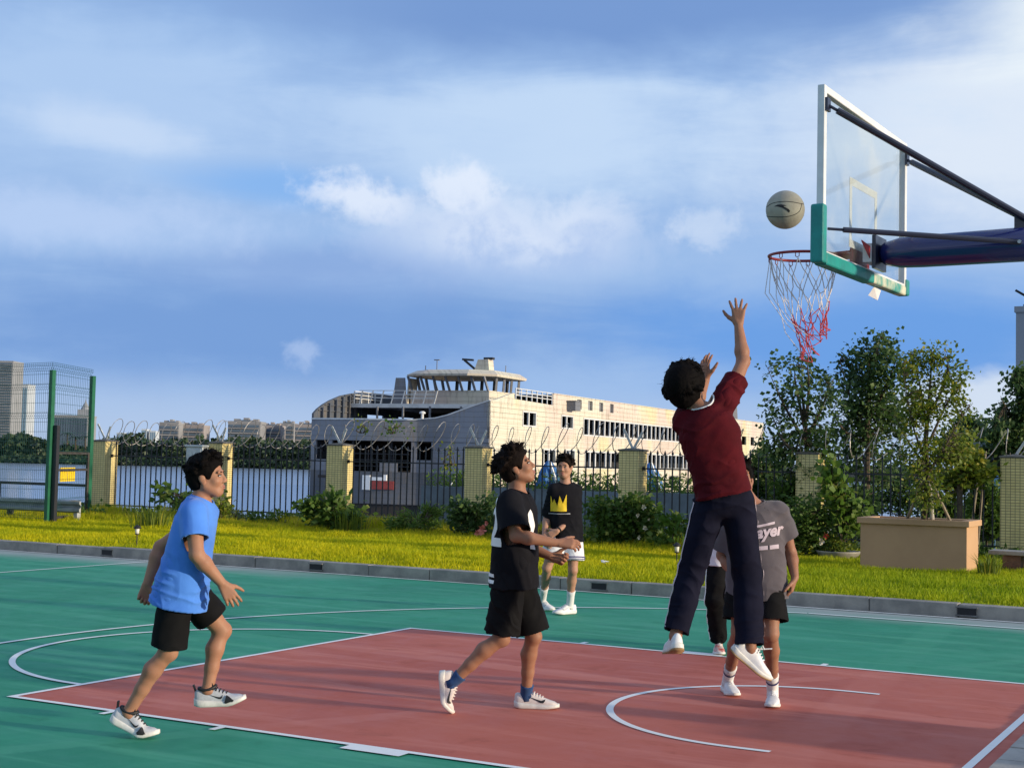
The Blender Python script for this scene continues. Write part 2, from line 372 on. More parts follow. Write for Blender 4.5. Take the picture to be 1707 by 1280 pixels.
# kerb of separate stones with drain mouths
kerb = tag(empty('kerb', (0, KY, 0)), label='long grey concrete kerb between green court and lawn', kind='structure')
drains = [-17.35+2.4, -10.95, -6.52, -2.0]
mk = MB(); mk.box((0, 0, -0.1), (0.985, 0.20, 0.15)); kme = mk.build('kerb_stone', M_kerb, kerb, bevel=0.012)
base_me = kme.data
bpy.data.objects.remove(kme)
for i in range(-38, 6):
    o = link('kerb_stone', base_me, None, kerb); o.location = (i*0.995+RNG.uniform(-.004, .004), RNG.uniform(-.008, .008), RNG.uniform(-.006, .006)); o.rotation_euler = (RNG.uniform(-.01, .01), 0, RNG.uniform(-.004, .004))
for x in drains:
    b = MB(); b.box((x, -0.022, 0.035), (x+0.20, 0.05, 0.115)); b.build('drain_mouth', M_black, kerb)
    b = MB()
    for q in ((x-0.02, 0.022, x+0.22, 0.037), (x-0.02, 0.113, x+0.22, 0.128)): b.box((q[0], -0.028, q[1]), (q[2], 0.02, q[3]))
    b.build('drain_frame', M_conc, kerb)
b = MB(); b.box((-38, 0.02, -0.10), (6, 0.19, 0.135)); b.build('kerb_bedding', M_conc, kerb)

# lawn ground: one sheet with small swells, up to the fence wall, and the garden beyond at the right
def heightfield(name, xs, ys, fn, mat):
    X, Y = np.meshgrid(xs, ys, indexing='ij'); Z = fn(X, Y); nx, ny = X.shape
    V = np.stack([X, Y, Z], -1).reshape(-1, 3); I = np.arange(nx*ny).reshape(nx, ny)
    F = np.stack([I[:-1, :-1], I[1:, :-1], I[1:, 1:], I[:-1, 1:]], -1).reshape(-1, 4)
    return link(name, np_mesh(name, V, F), mat)
def lawn_z(X, Y):
    return 0.10 + 0.05*np.clip((Y-7.4)/1.5, 0, 1) + 0.07*(vnoise(np.stack([X*0.5, Y*0.7, 0*X], -1))-0.5)*np.clip((Y-7.4)/1.0, 0.1, 1)
def lawn_mat():
    m, t, b, _ = new_mat('lawn_soil'); P = geoco(t)
    col = t.mix(t.mr(t.noise(P, 0.6, 4), 0.35, 0.65), (0.26, 0.25, 0.012), (0.17, 0.22, 0.012)); t.put(b.inputs['Base Color'], col)
    b.inputs['Roughness'].default_value = 0.95; bump(t, b, t.noise(P, 25, 4), 0.6, 0.03); return m
M_lawn = lawn_mat()
tag(heightfield('lawn', np.linspace(-38, 12, 201), np.linspace(KY+0.17, 16.3, 46), lawn_z, M_lawn), label='bright yellow green lawn strip behind the kerb', kind='structure')
tag(sheet('ground', -60, -60, 60, 16.9, -0.06, M_soil), kind='structure', label='bare ground below court and lawn')
M_gard = pmat('garden_ground', (0.055, 0.085, 0.02), 0.95, c2=(0.10, 0.13, 0.03), scale=1.3, bmp=0.5, bscale=20)
tag(heightfield('garden_ground', np.linspace(-12, 60, 73), np.linspace(16.75, 75, 60), lambda X, Y: 0.05 + 0.25*(vnoise(np.stack([X*0.3, Y*0.3, 0*X+4], -1))-0.5) - np.clip((-8-X-(Y-16)*0.05)/2.5, 0, 1)*2.6, M_gard), label='green garden ground beyond the fence at the right', kind='structure')
b = MB(); b.add([(-60, 16.9, -0.06), (-8, 16.9, -0.06), (-8, 20.5, -2.6), (-60, 20.5, -2.6)], [(0, 1, 2, 3)])
tag(b.build('river_bank', pmat('bank_stone', (0.09, 0.085, 0.075), 0.9, var=0.5, scale=2, bmp=0.6, bscale=8)), label='sloping stone bank below the fence', kind='structure')
# river
WZ = -2.2
def water_mat():
    m, t, b, _ = new_mat('river_water'); P = geoco(t)
    b.inputs['Base Color'].default_value = (0.32, 0.38, 0.47, 1); b.inputs['Roughness'].default_value = 0.16; b.inputs['IOR'].default_value = 1.33; b.inputs['Specular IOR Level'].default_value = 0.6
    hgt = t.m('ADD', t.noise(t.vm('MULTIPLY', P, (1.0, 0.6, 1.0)), 0.9, 4, 0.6), t.m('MULTIPLY', t.noise(P, 4.0, 3), 0.25)); bump(t, b, hgt, 0.035, 0.03); return m
tag(sheet('river_water', -3000, 17.2, 2500, 4200, WZ, water_mat()), kind='structure', label='calm pale blue river water')
M_farland = pmat('far_land', (0.018, 0.028, 0.014), 0.95, var=0.4, scale=0.05)
def far(px, y, D):
    return at_depth(px, y, D)
# far bank: a low terrace 390 m away running across the view
fb0 = np.array(CAM)+(-math.sin(YAW)*400+math.cos(YAW)*-900, math.cos(YAW)*400+math.sin(YAW)*-900, 0)
RH = np.array([math.cos(YAW), math.sin(YAW), 0.0]); FH = np.array([-math.sin(YAW), math.cos(YAW), 0.0])
def FB(r, f, z): 
    q = np.array([CAM[0], CAM[1], 0.0]) + RH*r + FH*f; q[2] = z; return q
b = MB(); pr = []
n_ = 60
for i in range(n_+1):
    r = -900 + 1800*i/n_; wob = 6*math.sin(i*1.3)+4*math.sin(i*2.9)
    pr += [FB(r, 392+wob, WZ-0.5), FB(r, 396+wob, WZ+1.2), FB(r, 410, WZ+2.0), FB(r, 3500, 6.0)]
b.add(pr, [(4*i+k, 4*i+4+k, 4*i+5+k, 4*i+1+k) for i in range(n_) for k in range(3)])
tag(b.build('far_bank', M_farland), kind='structure', label='low far bank of the river')
# ------------------------------------------------------------------ fence with tiled pillars, bars and razor wire
def tile_mat():
    m, t, b, _ = new_mat('yellow_tile'); P = geoco(t); X, Y, Z = t.sep(P)
    u = t.m('ADD', X, Y); br = t.new('ShaderNodeTexBrick'); br.offset = 0.0; br.squash = 1.0
    t.put(br.inputs['Vector'], t.xyz(u, Z, 0.0)); br.inputs['Scale'].default_value = 1.0; br.inputs['Mortar Size'].default_value = 0.0045
    br.inputs['Mortar Smooth'].default_value = 0.1; br.inputs['Brick Width'].default_value = 0.078; br.inputs['Row Height'].default_value = 0.048
    br.inputs['Color1'].default_value = (0.78, 0.64, 0.28, 1); br.inputs['Color2'].default_value = (0.70, 0.57, 0.24, 1); br.inputs['Mortar'].default_value = (0.16, 0.12, 0.06, 1)
    dirt = t.mr(t.noise(t.xyz(t.m('MULTIPLY', u, 3.0), t.m('MULTIPLY', Z, 0.7), 0), 2.0, 5, 0.65), 0.5, 0.75)
    t.put(b.inputs['Base Color'], t.mix(t.m('MULTIPLY', dirt, 0.4), br.outputs['Color'], (0.30, 0.27, 0.13)))
    b.inputs['Roughness'].default_value = 0.35; bump(t, b, t.m('SUBTRACT', 1.0, br.outputs['Fac']), 0.5, 0.004); return m
M_tile = tile_mat()
M_iron = pmat('black_iron', (0.010, 0.013, 0.022), 0.45, var=0.4, scale=20, spec=0.5)
M_galv = pmat('galvanised_steel', (0.52, 0.54, 0.55), 0.45, metal=0.6, var=0.3, scale=8)
M_wire = pmat('razor_wire_steel', (0.42, 0.40, 0.38), 0.5, metal=0.5, var=0.5, scale=5)
M_wallb = pmat('wall_base', (0.24, 0.22, 0.16), 0.85, c2=(0.13, 0.12, 0.09), scale=3, bmp=0.4, bscale=40)
M_cap = pmat('pillar_cap', (0.16, 0.15, 0.13), 0.85, var=0.4, scale=6)
PXS = [-24.28, -20.66, -17.29, -13.77, -10.27, -6.71, -3.11, 0.44, 4.0]
FY = 16.41; PW = 0.42; PT = 1.87
p_lab = ['yellow tiled fence pillar beside the green mesh gate', 'yellow tiled pillar carrying the pale meter box', 'yellow tiled pillar in front of the ship bow',
         'yellow tiled pillar behind the player in the black shirt', 'yellow tiled pillar with white roses growing up it', 'yellow tiled pillar half hidden by creeper left of the planter',
         'yellow tiled pillar right of the planter at the picture edge', 'yellow tiled pillar beyond the right picture edge', 'yellow tiled pillar farthest right']
for i, x in enumerate(PXS[:8]):
    o = tag(empty('fence_pillar', (x, 16.2, 0.08)), p_lab[i], 'pillar', 'tiled pillars of the fence')
    b = MB(); b.box((0, 0, 0), (PW, PW, PT-0.08)); b.build('tiled_shaft', M_tile, o, bevel=0.004, seg=1)
    b = MB(); b.add([(-.02,-.02,PT-.08),(PW+.02,-.02,PT-.08),(PW+.02,PW+.02,PT-.08),(-.02,PW+.02,PT-.08),(-.02,-.02,PT-.05),(PW+.02,-.02,PT-.05),(PW+.02,PW+.02,PT-.05),(-.02,PW+.02,PT-.05),(PW/2,PW/2,PT-.01)],
        [(0,3,2,1),(0,1,5,4),(1,2,6,5),(2,3,7,6),(3,0,4,7),(4,5,8),(5,6,8),(6,7,8),(7,4,8)]); b.build('cap', M_cap, o)
    for s_, L in ((-1, 0.40), (1, 0.34)):
        if i in (5, 6) and s_ < 0: continue
        b = MB(); c = np.array([PW/2, PW/2, PT-0.05]); b.bar(c, c+(s_*0.20+RNG.uniform(-.03, .03), -0.05, L), 0.045, 0.02, up=(0, 1, 0)); b.build('wire_bracket', pmat('bracket_white', (0.62, 0.63, 0.62), 0.5, var=0.3, scale=9), o)
# one bar mesh: square shaft with a spear tip
b = MB(); r = 0.011
b.box((-r, -r, 0.20), (r, r, 1.80)); b.add([(-.006,-.006,1.80),(.006,-.006,1.80),(.006,.006,1.80),(-.006,.006,1.80),(-.02,-.02,1.825),(.02,-.02,1.825),(.02,.02,1.825),(-.02,.02,1.825),(0,0,1.90)],
    [(0,1,5,4),(1,2,6,5),(2,3,7,6),(3,0,4,7),(4,5,8),(5,6,8),(6,7,8),(7,4,8)])
bar_me = b.mesh('bar'); bar_me.materials.append(M_iron)
f_lab = ['black iron railing panel left of the meter box pillar', 'black iron railing panel behind the player in blue', 'black iron railing panel before the ship bow with the fern shrub',
         'black iron railing panel behind the player with the crown shirt', 'black iron railing panel behind the jumping player', 'black iron railing panel behind the planter', 'black iron railing panel beyond the right edge']
for i in range(7):
    x0, x1 = PXS[i]+PW, PXS[i+1]; o = tag(empty('railing_panel', (x0, FY, 0)), f_lab[i], 'railing', 'iron railing panels of the fence')
    n = int(round((x1-x0)/0.158))
    for k in range(1, n):
        q = link('bar', bar_me, None, o); q.location = (k*(x1-x0)/n, 0, RNG.uniform(-.008, .008)); q.rotation_euler = (0, RNG.uniform(-.006, .006), 0)
    for z in (1.52, 0.33):
        b = MB(); b.box((0, -0.02, z), (x1-x0, 0.02, z+0.028)); b.build('rail', M_iron, o)
    for xx in (0.02, x1-x0-0.02): b = MB(); b.box((xx-.02, -.025, 1.50), (xx+.02, .025, 1.57)); b.build('clamp', M_iron, o)
lw = tag(empty('low_wall', (0, FY, 0)), 'low plastered wall with coping under the iron railings', 'wall')
for i in range(8):
    x0 = PXS[i]+PW if i < 8 else 0; x1 = PXS[i+1]
    b = MB(); b.box((x0+.003, -.14, -.1), (x1-.003, .14, 0.155)); b.build('wall_panel', M_wallb, lw)
    b = MB(); b.box((x0+.003, -.17, 0.158), (x1-.003, .17, 0.198)); b.build('coping', M_conc, lw, bevel=0.006, seg=1)
# razor wire coils, one per bay
c_lab = ['razor wire coil left of the meter box pillar', 'razor wire coil above the railing behind the player in blue', 'razor wire coil across the ship bow', 'razor wire coil across the pale ship side above the black shirted player',
         'razor wire coil behind the jumping player', 'razor wire coil with open loops left of the planter tree', 'razor wire coil at the right picture edge']
for i in range(7):
    x0, x1 = PXS[i]+PW/2, PXS[i+1]+PW/2; pts = []; turns = 9 if i < 5 else 8; m = turns*22; ph = RNG.uniform(0, 6)
    js = [RNG.uniform(-1, 1) for _ in range(turns+2)]
    for k in range(m+1):
        t_ = k/m; a = t_*turns*2*math.pi+ph; g = t_*turns; gi = int(g); jj = js[gi]*(1-(g-gi))+js[gi+1]*(g-gi)
        rr = 0.285*(1+0.12*jj); sag = -0.05*math.sin(t_*math.pi)
        pts.append((x0+(x1-x0)*t_+0.12*math.sin(a)*(1+.5*jj), FY+rr*math.cos(a)*0.9, 2.12+sag+0.03*jj+rr*math.sin(a)))
    b = MB(); b.tube(pts, 0.0085, 4, cap=False)
    for k in range(5, m, 5):   # barbs
        p = np.array(pts[k]); d = np.array(pts[min(k+1, m)])-p; d = d/np.linalg.norm(d); b.bar(p-d*0.014, p+d*0.014, 0.022, 0.003, up=(0.3, 0.9, 0.3))
    tag(b.build('razor_wire', M_wire), c_lab[i], 'razor wire', 'razor wire coils on the fence')
# meter box on the second pillar
o = tag(empty('meter_box', (-21.12, 15.98, 1.18)), 'pale grey metal box fixed at the pillar behind the player in blue', 'box')
M_pale = pmat('pale_enamel', (0.62, 0.66, 0.68), 0.4, var=0.2, scale=7)
b = MB(); b.box((0, 0, 0), (0.48, 0.215, 0.60)); b.build('case', M_pale, o, bevel=0.01)
b = MB(); b.box((-.03, -.03, 0.602), (0.51, 0.217, 0.65)); b.build('lid', M_pale, o, bevel=0.008)
b = MB(); b.box((.04, -.012, 0.05), (0.44, -.001, 0.56)); b.build('door', M_pale, o)

# ------------------------------------------------------------------ green mesh enclosure, gate, guard rail at the left
M_gpost = pmat('green_post', (0.012, 0.12, 0.062), 0.4, var=0.25, scale=5); M_gwire = pmat('green_wire', (0.015, 0.085, 0.06), 0.45)
A = at_z(78, 874, 0.1); B = at_z(146, 866, 0.1); Lf = np.array([-25.6, 12.40, 0.06])
mf = tag(empty('mesh_fence', A), 'tall green welded mesh fence with two posts at the left edge', 'fence')
def loc(q): return np.asarray(q, float)-A
for q, hgt in ((A, 3.2), (B, 3.22), (Lf, 3.2)):
    b = MB(); q = loc(q); b.box((q[0]-.05, q[1]-.05, -0.1), (q[0]+.05, q[1]+.05, hgt)); b.build('post', M_gpost, mf, bevel=.006, seg=1)
def mesh_panel(p, q, z0=0.12, z1=3.36, sp=.062):
    p, q = loc(p), loc(q); d = q-p; L = np.hypot(d[0], d[1]); d = d/L; nrm = np.array([-d[1], d[0], 0]); b = MB(); folds = (0.45, 1.35, 2.25, 2.85, 3.24)
    def zoff(z): return sum(0.035*max(0, 1-abs(z-f)/0.05) for f in folds)
    zs = sorted({z0, z1} | {f+o_ for f in folds for o_ in (-.05, 0, .05)})
    for k in range(int(L/sp)+1):
        x = p+d*min(k*sp, L); b.tube([(x+nrm*zoff(z))+np.array([0, 0, z]) for z in zs], 0.0035, 3, cap=False)
    b.build('vertical_wires', M_gwire, mf)['kind'] = 'stuff'
    b = MB()
    for z in list(np.arange(z0, z1, 0.2))+list(zs):
        b.tube([p+nrm*(zoff(z)-.004)+np.array([0, 0, z]), q+nrm*(zoff(z)-.004)+np.array([0, 0, z])], 0.004, 3, cap=False)
    b.build('cross_wires', M_gwire, mf)['kind'] = 'stuff'
mesh_panel(Lf, A); mesh_panel(A, B, sp=.11)
b = MB(); q = loc(A); b.box((q[0]+.07, q[1]+.02, 0.0), (q[0]+.17, q[1]+.10, 2.05)); b.build('gate_post', M_iron, mf)
g0, g1 = A+(B-A)*0.16, A+(B-A)*0.95
gt = tag(empty('gate', g0), 'dark steel framed gate with yellow sheets between the green posts', 'gate'); dv = (g1-g0)
for a_, c_ in (((0, 0, 0.1), (0, 0, 1.50)), ((1, 0, 0.1), (1, 0, 1.50)), ((0, 0, 1.48), (1, 0, 1.48)), ((0, 0, 1.12), (1, 0, 1.12)), ((0, 0, 0.12), (1, 0, 0.12))):
    b = MB(); b.bar(dv*a_[0]+np.array([0, 0, a_[2]]), dv*c_[0]+np.array([0, 0, c_[2]]), 0.05); b.build('frame_bar', pmat('weathered_steel', (0.055, 0.05, 0.045), 0.7, var=0.5, scale=9), gt)
M_yel = pmat('yellow_sheet', (0.85, 0.62, 0.015), 0.5, c2=(0.75, 0.50, 0.01), scale=12)
for u0, u1 in ((0.20, 0.42), (0.44, 0.66)):
    q0, q1 = g0+dv*u0, g0+dv*u1; nn = np.array([dv[1], -dv[0], 0]); nn /= np.linalg.norm(nn); nn *= -1 if nn[1] > 0 else 1
    b = MB(); b.obox((q0+q1)/2+(0, 0, 1.02)+nn*0.05, (q1-q0)/np.linalg.norm(q1-q0), nn, np.array([0, 0, 1.0]), np.linalg.norm(q1-q0)/2, 0.006, 0.15)
    tag(b.build('yellow_notice', M_yel), 'left yellow sheet hung on the steel gate' if u0 < .3 else 'right yellow sheet hung on the steel gate', 'notice', 'yellow sheets on the gate')
# guard rail: W beam
G0 = at_z(128, 872, 0.1); G1 = np.array([-27.0, 12.62, 0.1]); gd = G1-G0; gd[2] = 0; GL = np.linalg.norm(gd); gd /= GL; gn = np.array([-gd[1], gd[0], 0]); gn *= -1 if gn[1] > 0 else 1
gr = tag(empty('guard_rail', G0), 'grey steel highway guard rail at the left edge of lawn', 'guard rail')
prof = [(0, .22), (.05, .25), (.05, .30), (0, .345), (0, .365), (.05, .41), (.05, .46), (0, .49)]
v = []; 
for L_ in (-.15, GL):
    for dp in (0.0, -0.008): v += [gd*L_+gn*(d_+.06+dp)+np.array([0, 0, z]) for d_, z in prof]
k = len(prof); f = []
for i in range(k-1): f += [(i, i+1, 2*k+i+1, 2*k+i), (k+i, 3*k+i, 3*k+i+1, k+i+1)]
f += [tuple(range(k))+tuple(range(2*k-1, k-1, -1))]
b = MB(); b.add(v, f); b.build('beam', pmat('rail_zinc', (0.33, 0.38, 0.42), 0.42, metal=0.5, var=0.3, scale=4), gr)
for t_ in (0.0, 1.9, 3.8, 5.5):
    b = MB(); c = gd*t_; b.box((c[0]-.05, c[1]-.05, -.1), (c[0]+.05, c[1]+.05, .46)); b.build('post', M_galv if t_ == 0 else M_iron, gr)
# black hand rail by the water behind the mesh
hr = tag(empty('hand_rail', (-26.5, 16.6, 0)), 'thin black hand rail along the water behind the mesh', 'hand rail')
b = MB(); b.bar((-8, 0, .78), (2.2, 0, .78), .07); b.build('top_rail', M_iron, hr)
b = MB(); b.bar((-8, 0, .34), (2.2, 0, .34), .04); b.build('mid_rail', M_iron, hr)
for x in (-7, -5, -3.2, -1.4, .4, 2.1):
    b = MB(); b.bar((x, 0, -.1), (x, 0, .78), .06); b.build('post', M_iron, hr)

# ------------------------------------------------------------------ planter, garden lamps, pots, bench
M_plant = pmat('planter_paint', (0.50, 0.305, 0.165), 0.7, c2=(0.45, 0.27, 0.145), scale=1.6, bmp=0.15, bscale=50)
pl = tag(empty('planter', (-4.38, 12.0, 0.05)), 'large tan rectangular planter with a rim standing on the lawn', 'planter')
b = MB(); W_, D_ = 1.54, 0.85; H_ = 0.86
b.box((0, 0, 0), (W_, 0.09, H_-.09)); b.box((0, D_-.09, 0), (W_, D_, H_-.09)); b.box((0, .091, 0), (.09, D_-.091, H_-.09)); b.box((W_-.09, .091, 0), (W_, D_-.091, H_-.09)); b.build('box_wall', M_plant, pl)
b = MB(); e = 0.045
b.box((-e, -e, H_-.088), (W_+e, .10, H_)); b.box((-e, D_-.10, H_-.088), (W_+e, D_+e, H_)); b.box((-e, .101, H_-.088), (.10, D_-.101, H_)); b.box((W_-.10, .101, H_-.088), (W_+e, D_-.101, H_)); b.build('rim', M_plant, pl, bevel=0.006, seg=1)
b = MB(); b.box((.09, .09, H_-.22), (W_-.09, D_-.09, H_-.10)); b.build('soil', M_soil, pl)
M_lampg = pmat('lamp_glass', (0.75, 0.74, 0.68), 0.2)
for (x, y, lb) in ((-14.75, 7.75, 'small black garden lamp on a stake by the kerb behind the blue shirt'), (-6.67, 10.41, 'small black garden lamp on a stake left of the jumping player')):
    o = tag(empty('garden_lamp', (x, y, 0.1)), lb, 'garden lamp', 'stake lamps in the lawn')
    b = MB(); b.lathe([(.009, -.1), (.009, .23)], n=8); b.build('stake', M_black, o)
    b = MB(); b.lathe([(.02, .23), (.035, .24), (.035, .25)], n=10); b.build('socket', M_black, o)
    b = MB(); b.lathe([(.028, .251), (.034, .31), (.034, .33)], n=12); b.build('glass', M_lampg, o, True)
    b = MB(); b.lathe([(.062, .331), (.055, .35), (.02, .385), (.004, .39)], n=14); b.build('cap', M_black, o, True)
# low round pot in front of the creeper
M_pot = pmat('pot_glaze', (0.35, 0.33, 0.29), 0.5, var=0.3, scale=6)
o = tag(empty('plant_bowl', (-5.25, 13.9, 0.12)), 'shallow pale plant bowl on the lawn left of the planter', 'plant bowl')
b = MB(); b.lathe([(.16, 0), (.30, .06), (.36, .14), (.37, .16), (.34, .16), (.30, .12)], n=28); b.build('bowl', M_pot, o, True)
b = MB(); b.lathe([(.31, .10), (.31, .13), (.05, .15)], n=20); b.build('soil', M_soil, o)
# low brick bench at the right edge
M_brk = pmat('bench_brick', (0.20, 0.11, 0.075), 0.85, var=0.4, scale=8, bmp=.4)
o = tag(empty('garden_bench', (-2.62, 13.1, 0.05)), 'low brown brick bench with a pale top at the right edge', 'bench')
b = MB(); b.box((-.12, 0, .34), (1.6, .45, .40)); b.build('seat', pmat('bench_top', (.36, .34, .30), .8, var=.3, scale=5), o, bevel=.008)
for x in (0.08, 1.2):
    b = MB(); b.box((x, .04, 0), (x+.26, .41, .338)); b.build('leg', M_brk, o)
# scrap of white paper on the grass
for (x, y, lb) in ((-7.35, 9.35, 'crumpled white paper scrap lying on the lawn'),):
    b = MB(); v = [(x+RNG.uniform(-.1, .1), y+RNG.uniform(-.07, .07), .20+RNG.uniform(0, .05)) for _ in range(7)]
    b.add(v, [(0, 1, 2), (0, 2, 3), (0, 3, 4), (0, 4, 5), (0, 5, 6)]); tag(b.build('paper_scrap', pmat('paper', (.8, .8, .8), .7)), lb, 'litter')
# ------------------------------------------------------------------ the laid-up ferry beyond the fence
SC = np.array([-43.3, 68.96, 0.0]); SS = np.array([-0.1009, 0.9949, 0.0]); SF = np.array([-0.9949, -0.1009, 0.0]); SZ = np.array([0, 0, 1.0])
def ship_mat(name, c1, c2, c3, patch=0.5):
    m, t, b, _ = new_mat(name); P = geoco(t); X, Y, Z = t.sep(P)
    a = t.noise(P, 0.22, 3, 0.5); col = t.mix(t.mr(a, 0.42, 0.6), c1, c2); col = t.mix(t.m('MULTIPLY', t.mr(t.noise(P, 0.16, 2), 0.56, 0.66), patch), col, c3)
    st = t.noise(t.xyz(t.m('MULTIPLY', t.m('ADD', X, Y), 1.6), t.m('MULTIPLY', Z, 0.25), 0), 2.0, 5, 0.65)
    col = t.mix(t.m('MULTIPLY', t.mr(st, 0.48, 0.72), 0.6), col, (0.20, 0.16, 0.11))
    pan = t.m('ABSOLUTE', t.m('SUBTRACT', t.m('FRACT', t.m('MULTIPLY', Z, 3.0)), 0.5))
    col = t.mix(t.m('MULTIPLY', t.mr(pan, 0.44, 0.49), 0.45), col, (0.16, 0.14, 0.11))
    t.put(b.inputs['Base Color'], col); b.inputs['Roughness'].default_value = 0.6; b.inputs['Specular IOR Level'].default_value = 0.3
    bump(t, b, t.m('ADD', t.mr(pan, 0.40, 0.5), t.m('MULTIPLY', t.noise(P, 1.5, 3), 0.8)), 0.5, 0.03); return m
M_shw = ship_mat('ship_white', (0.62, 0.58, 0.46), (0.60, 0.50, 0.42), (0.62, 0.56, 0.26), 0.55)
M_shg = ship_mat('ship_grey', (0.225, 0.235, 0.26), (0.15, 0.158, 0.18), (0.25, 0.245, 0.23), 0.3)  # deck and fitting grey; on the bow its shadow tone is in the colour
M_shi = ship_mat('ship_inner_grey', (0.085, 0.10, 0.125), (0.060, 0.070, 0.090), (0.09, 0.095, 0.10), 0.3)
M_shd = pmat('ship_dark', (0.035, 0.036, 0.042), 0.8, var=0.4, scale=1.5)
M_boot = pmat('ship_boot_top', (0.018, 0.02, 0.024), 0.7, c2=(0.05, 0.04, 0.03), scale=0.8)
M_frame = pmat('ship_window_frame', (0.66, 0.66, 0.64), 0.5, var=0.2, scale=2)
ship = tag(empty('ferry', SC), 'large abandoned pale grey ferry with open bow moored on the river', 'ship')
def sfw(w): return -0.5*math.sin(math.pi*max(0, min(8, w-5))/8)
def L_(s, w, z): return SS*s + SF*w + SZ*z
def spart(b, name, mat, parent=None, **k): return b.build(name, mat, parent or ship, **k)
def side_cells(b, s0, s1, z0, z1, holes, w=0.0, t=0.15):
    us = sorted({s0, s1} | {x for h_ in holes for x in h_[:2] if s0 < x < s1}); zs = sorted({z0, z1} | {x for h_ in holes for x in h_[2:] if z0 < x < z1})
    for j in range(len(zs)-1):
        run = None
        for i in range(len(us)):
            solid = i < len(us)-1 and not any(h_[0] <= (us[i]+us[i+1])/2 <= h_[1] and h_[2] <= (zs[j]+zs[j+1])/2 <= h_[3] for h_ in holes)
            if solid and run is None: run = us[i]
            if not solid and run is not None:
                b.obox(L_((run+us[i])/2, w+t/2, (zs[j]+zs[j+1])/2), SS, SF, SZ, (us[i]-run)/2, t/2, (zs[j+1]-zs[j])/2); run = None
    return b
up1 = (17.3, 62.0, 3.66, 4.8); lo1 = (17.7, 62.0, 1.22, 2.34)
holes = [(5.5, 7.7, 4.0, 4.85), (12.7, 14.9, 4.05, 4.85), up1, (9.4, 11.5, 1.5, 2.38), (13.7, 15.4, 1.5, 2.4), (2.2, 3.9, 1.35, 2.4), lo1, (39.5, 42.5, -0.55, 0.55), (66, 68, 3.8, 4.7), (70, 71.6, 3.8, 4.7)]
HL = 76.0
b = MB(); side_cells(b, 0, HL, -1.4, 5.3, holes); spart(b, 'side_plating', M_shw)
b = MB(); b.prism([(0, 5.301), (0, 5.36), (0.9, 5.46), (2.4, 5.78), (3.9, 6.06), (4.0, 5.66), (11, 5.55), (11, 5.301)], SS, SZ, L_(0, 0, 0), SF, 0.15); spart(b, 'bulwark_sweep', M_shw)
slots = [(15.8, 16.8, 5.5, 6.2), (18.2, 19.2, 5.5, 6.2), (20.7, 21.6, 5.5, 6.2), (23.2, 24.1, 5.5, 6.2)]
b = MB(); side_cells(b, 11.0, HL, 5.301, 6.4, slots, w=0.0); spart(b, 'cabin_plating', M_shw)
for x in slots:
    b = MB(); b.obox(L_((x[0]+x[1])/2, 0.22, 5.85), SS, SF, SZ, .5, .03, .38); spart(b, 'slot_shutter', M_shg)
# strakes standing proud along the side
for z in (-1.0, -0.62, -0.24, 0.14, 0.62, 0.98, 2.62, 2.92, 3.24, 3.50, 5.02, 5.28, 5.62, 6.0, 6.38):
    s0 = 0.3 if z < 5.5 else (3.0 if z < 5.65 else 11.05)
    if z in (5.62, 6.0): s0 = 25.0
    b = MB(); b.obox(L_((s0+HL)/2, -0.02, z), SS, SF, SZ, (HL-s0)/2, .022, .028); spart(b, 'strake', M_shw)
for z in (3.86, 4.14, 4.42, 4.70):
    for s0, s1 in ((0.3, 5.2), (8.0, 12.4)):
        b = MB(); b.obox(L_((s0+s1)/2, -0.02, z), SS, SF, SZ, (s1-s0)/2, .02, .025); spart(b, 'strake', M_shw)
# mullions and frames of the windows
for (a0, a1, z0, z1) in holes[:7]:
    n = 2 if a1-a0 < 4 else int((a1-a0)/1.18)
    for k in range(1, n):
        b = MB(); b.obox(L_(a0+(a1-a0)*k/n, 0.06, (z0+z1)/2), SS, SF, SZ, .10 if n > 2 else .09, .055, (z1-z0)/2-.002); spart(b, 'mullion', M_frame)
    b = MB()
    for z in (z0-.05, z1+.05): b.obox(L_((a0+a1)/2, -.025, z), SS, SF, SZ, (a1-a0)/2+.1, .024, .05)
    for s_ in (a0-.05, a1+.05): b.obox(L_(s_, -.025, (z0+z1)/2), SS, SF, SZ, .048, .023, (z1-z0)/2-.002)
    spart(b, 'window_frame', M_frame)
b = MB(); b.obox(L_(14.2, -0.35, 5.62), SS, SF, SZ, .55, .33, .33); b.obox(L_(14.2, -0.35, 5.98), SS, SF, SZ, .62, .38, .03); spart(b, 'air_unit', M_shg)
# port side with two see-through windows, decks, dark backing
ph = [(7.4, 9.9, 3.85, 4.65), (12.2, 14.9, 3.85, 4.65)]
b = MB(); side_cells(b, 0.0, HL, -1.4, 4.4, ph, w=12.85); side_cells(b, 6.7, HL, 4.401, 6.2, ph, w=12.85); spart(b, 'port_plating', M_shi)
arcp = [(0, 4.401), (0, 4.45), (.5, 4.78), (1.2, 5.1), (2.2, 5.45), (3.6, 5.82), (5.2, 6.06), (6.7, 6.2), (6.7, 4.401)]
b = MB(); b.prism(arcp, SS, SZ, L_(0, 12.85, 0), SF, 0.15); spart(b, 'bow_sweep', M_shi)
for s_ in (0.9, 1.8, 2.7, 3.6, 4.5, 5.4, 6.3):
    zt = np.interp(s_, [p[0] for p in arcp[1:8]], [p[1] for p in arcp[1:8]]); b = MB(); b.obox(L_(s_, 12.74, (2.95+zt-.08)/2), SS, SF, SZ, .05, .10, (zt-.08-2.95)/2); spart(b, 'rib', M_shi)
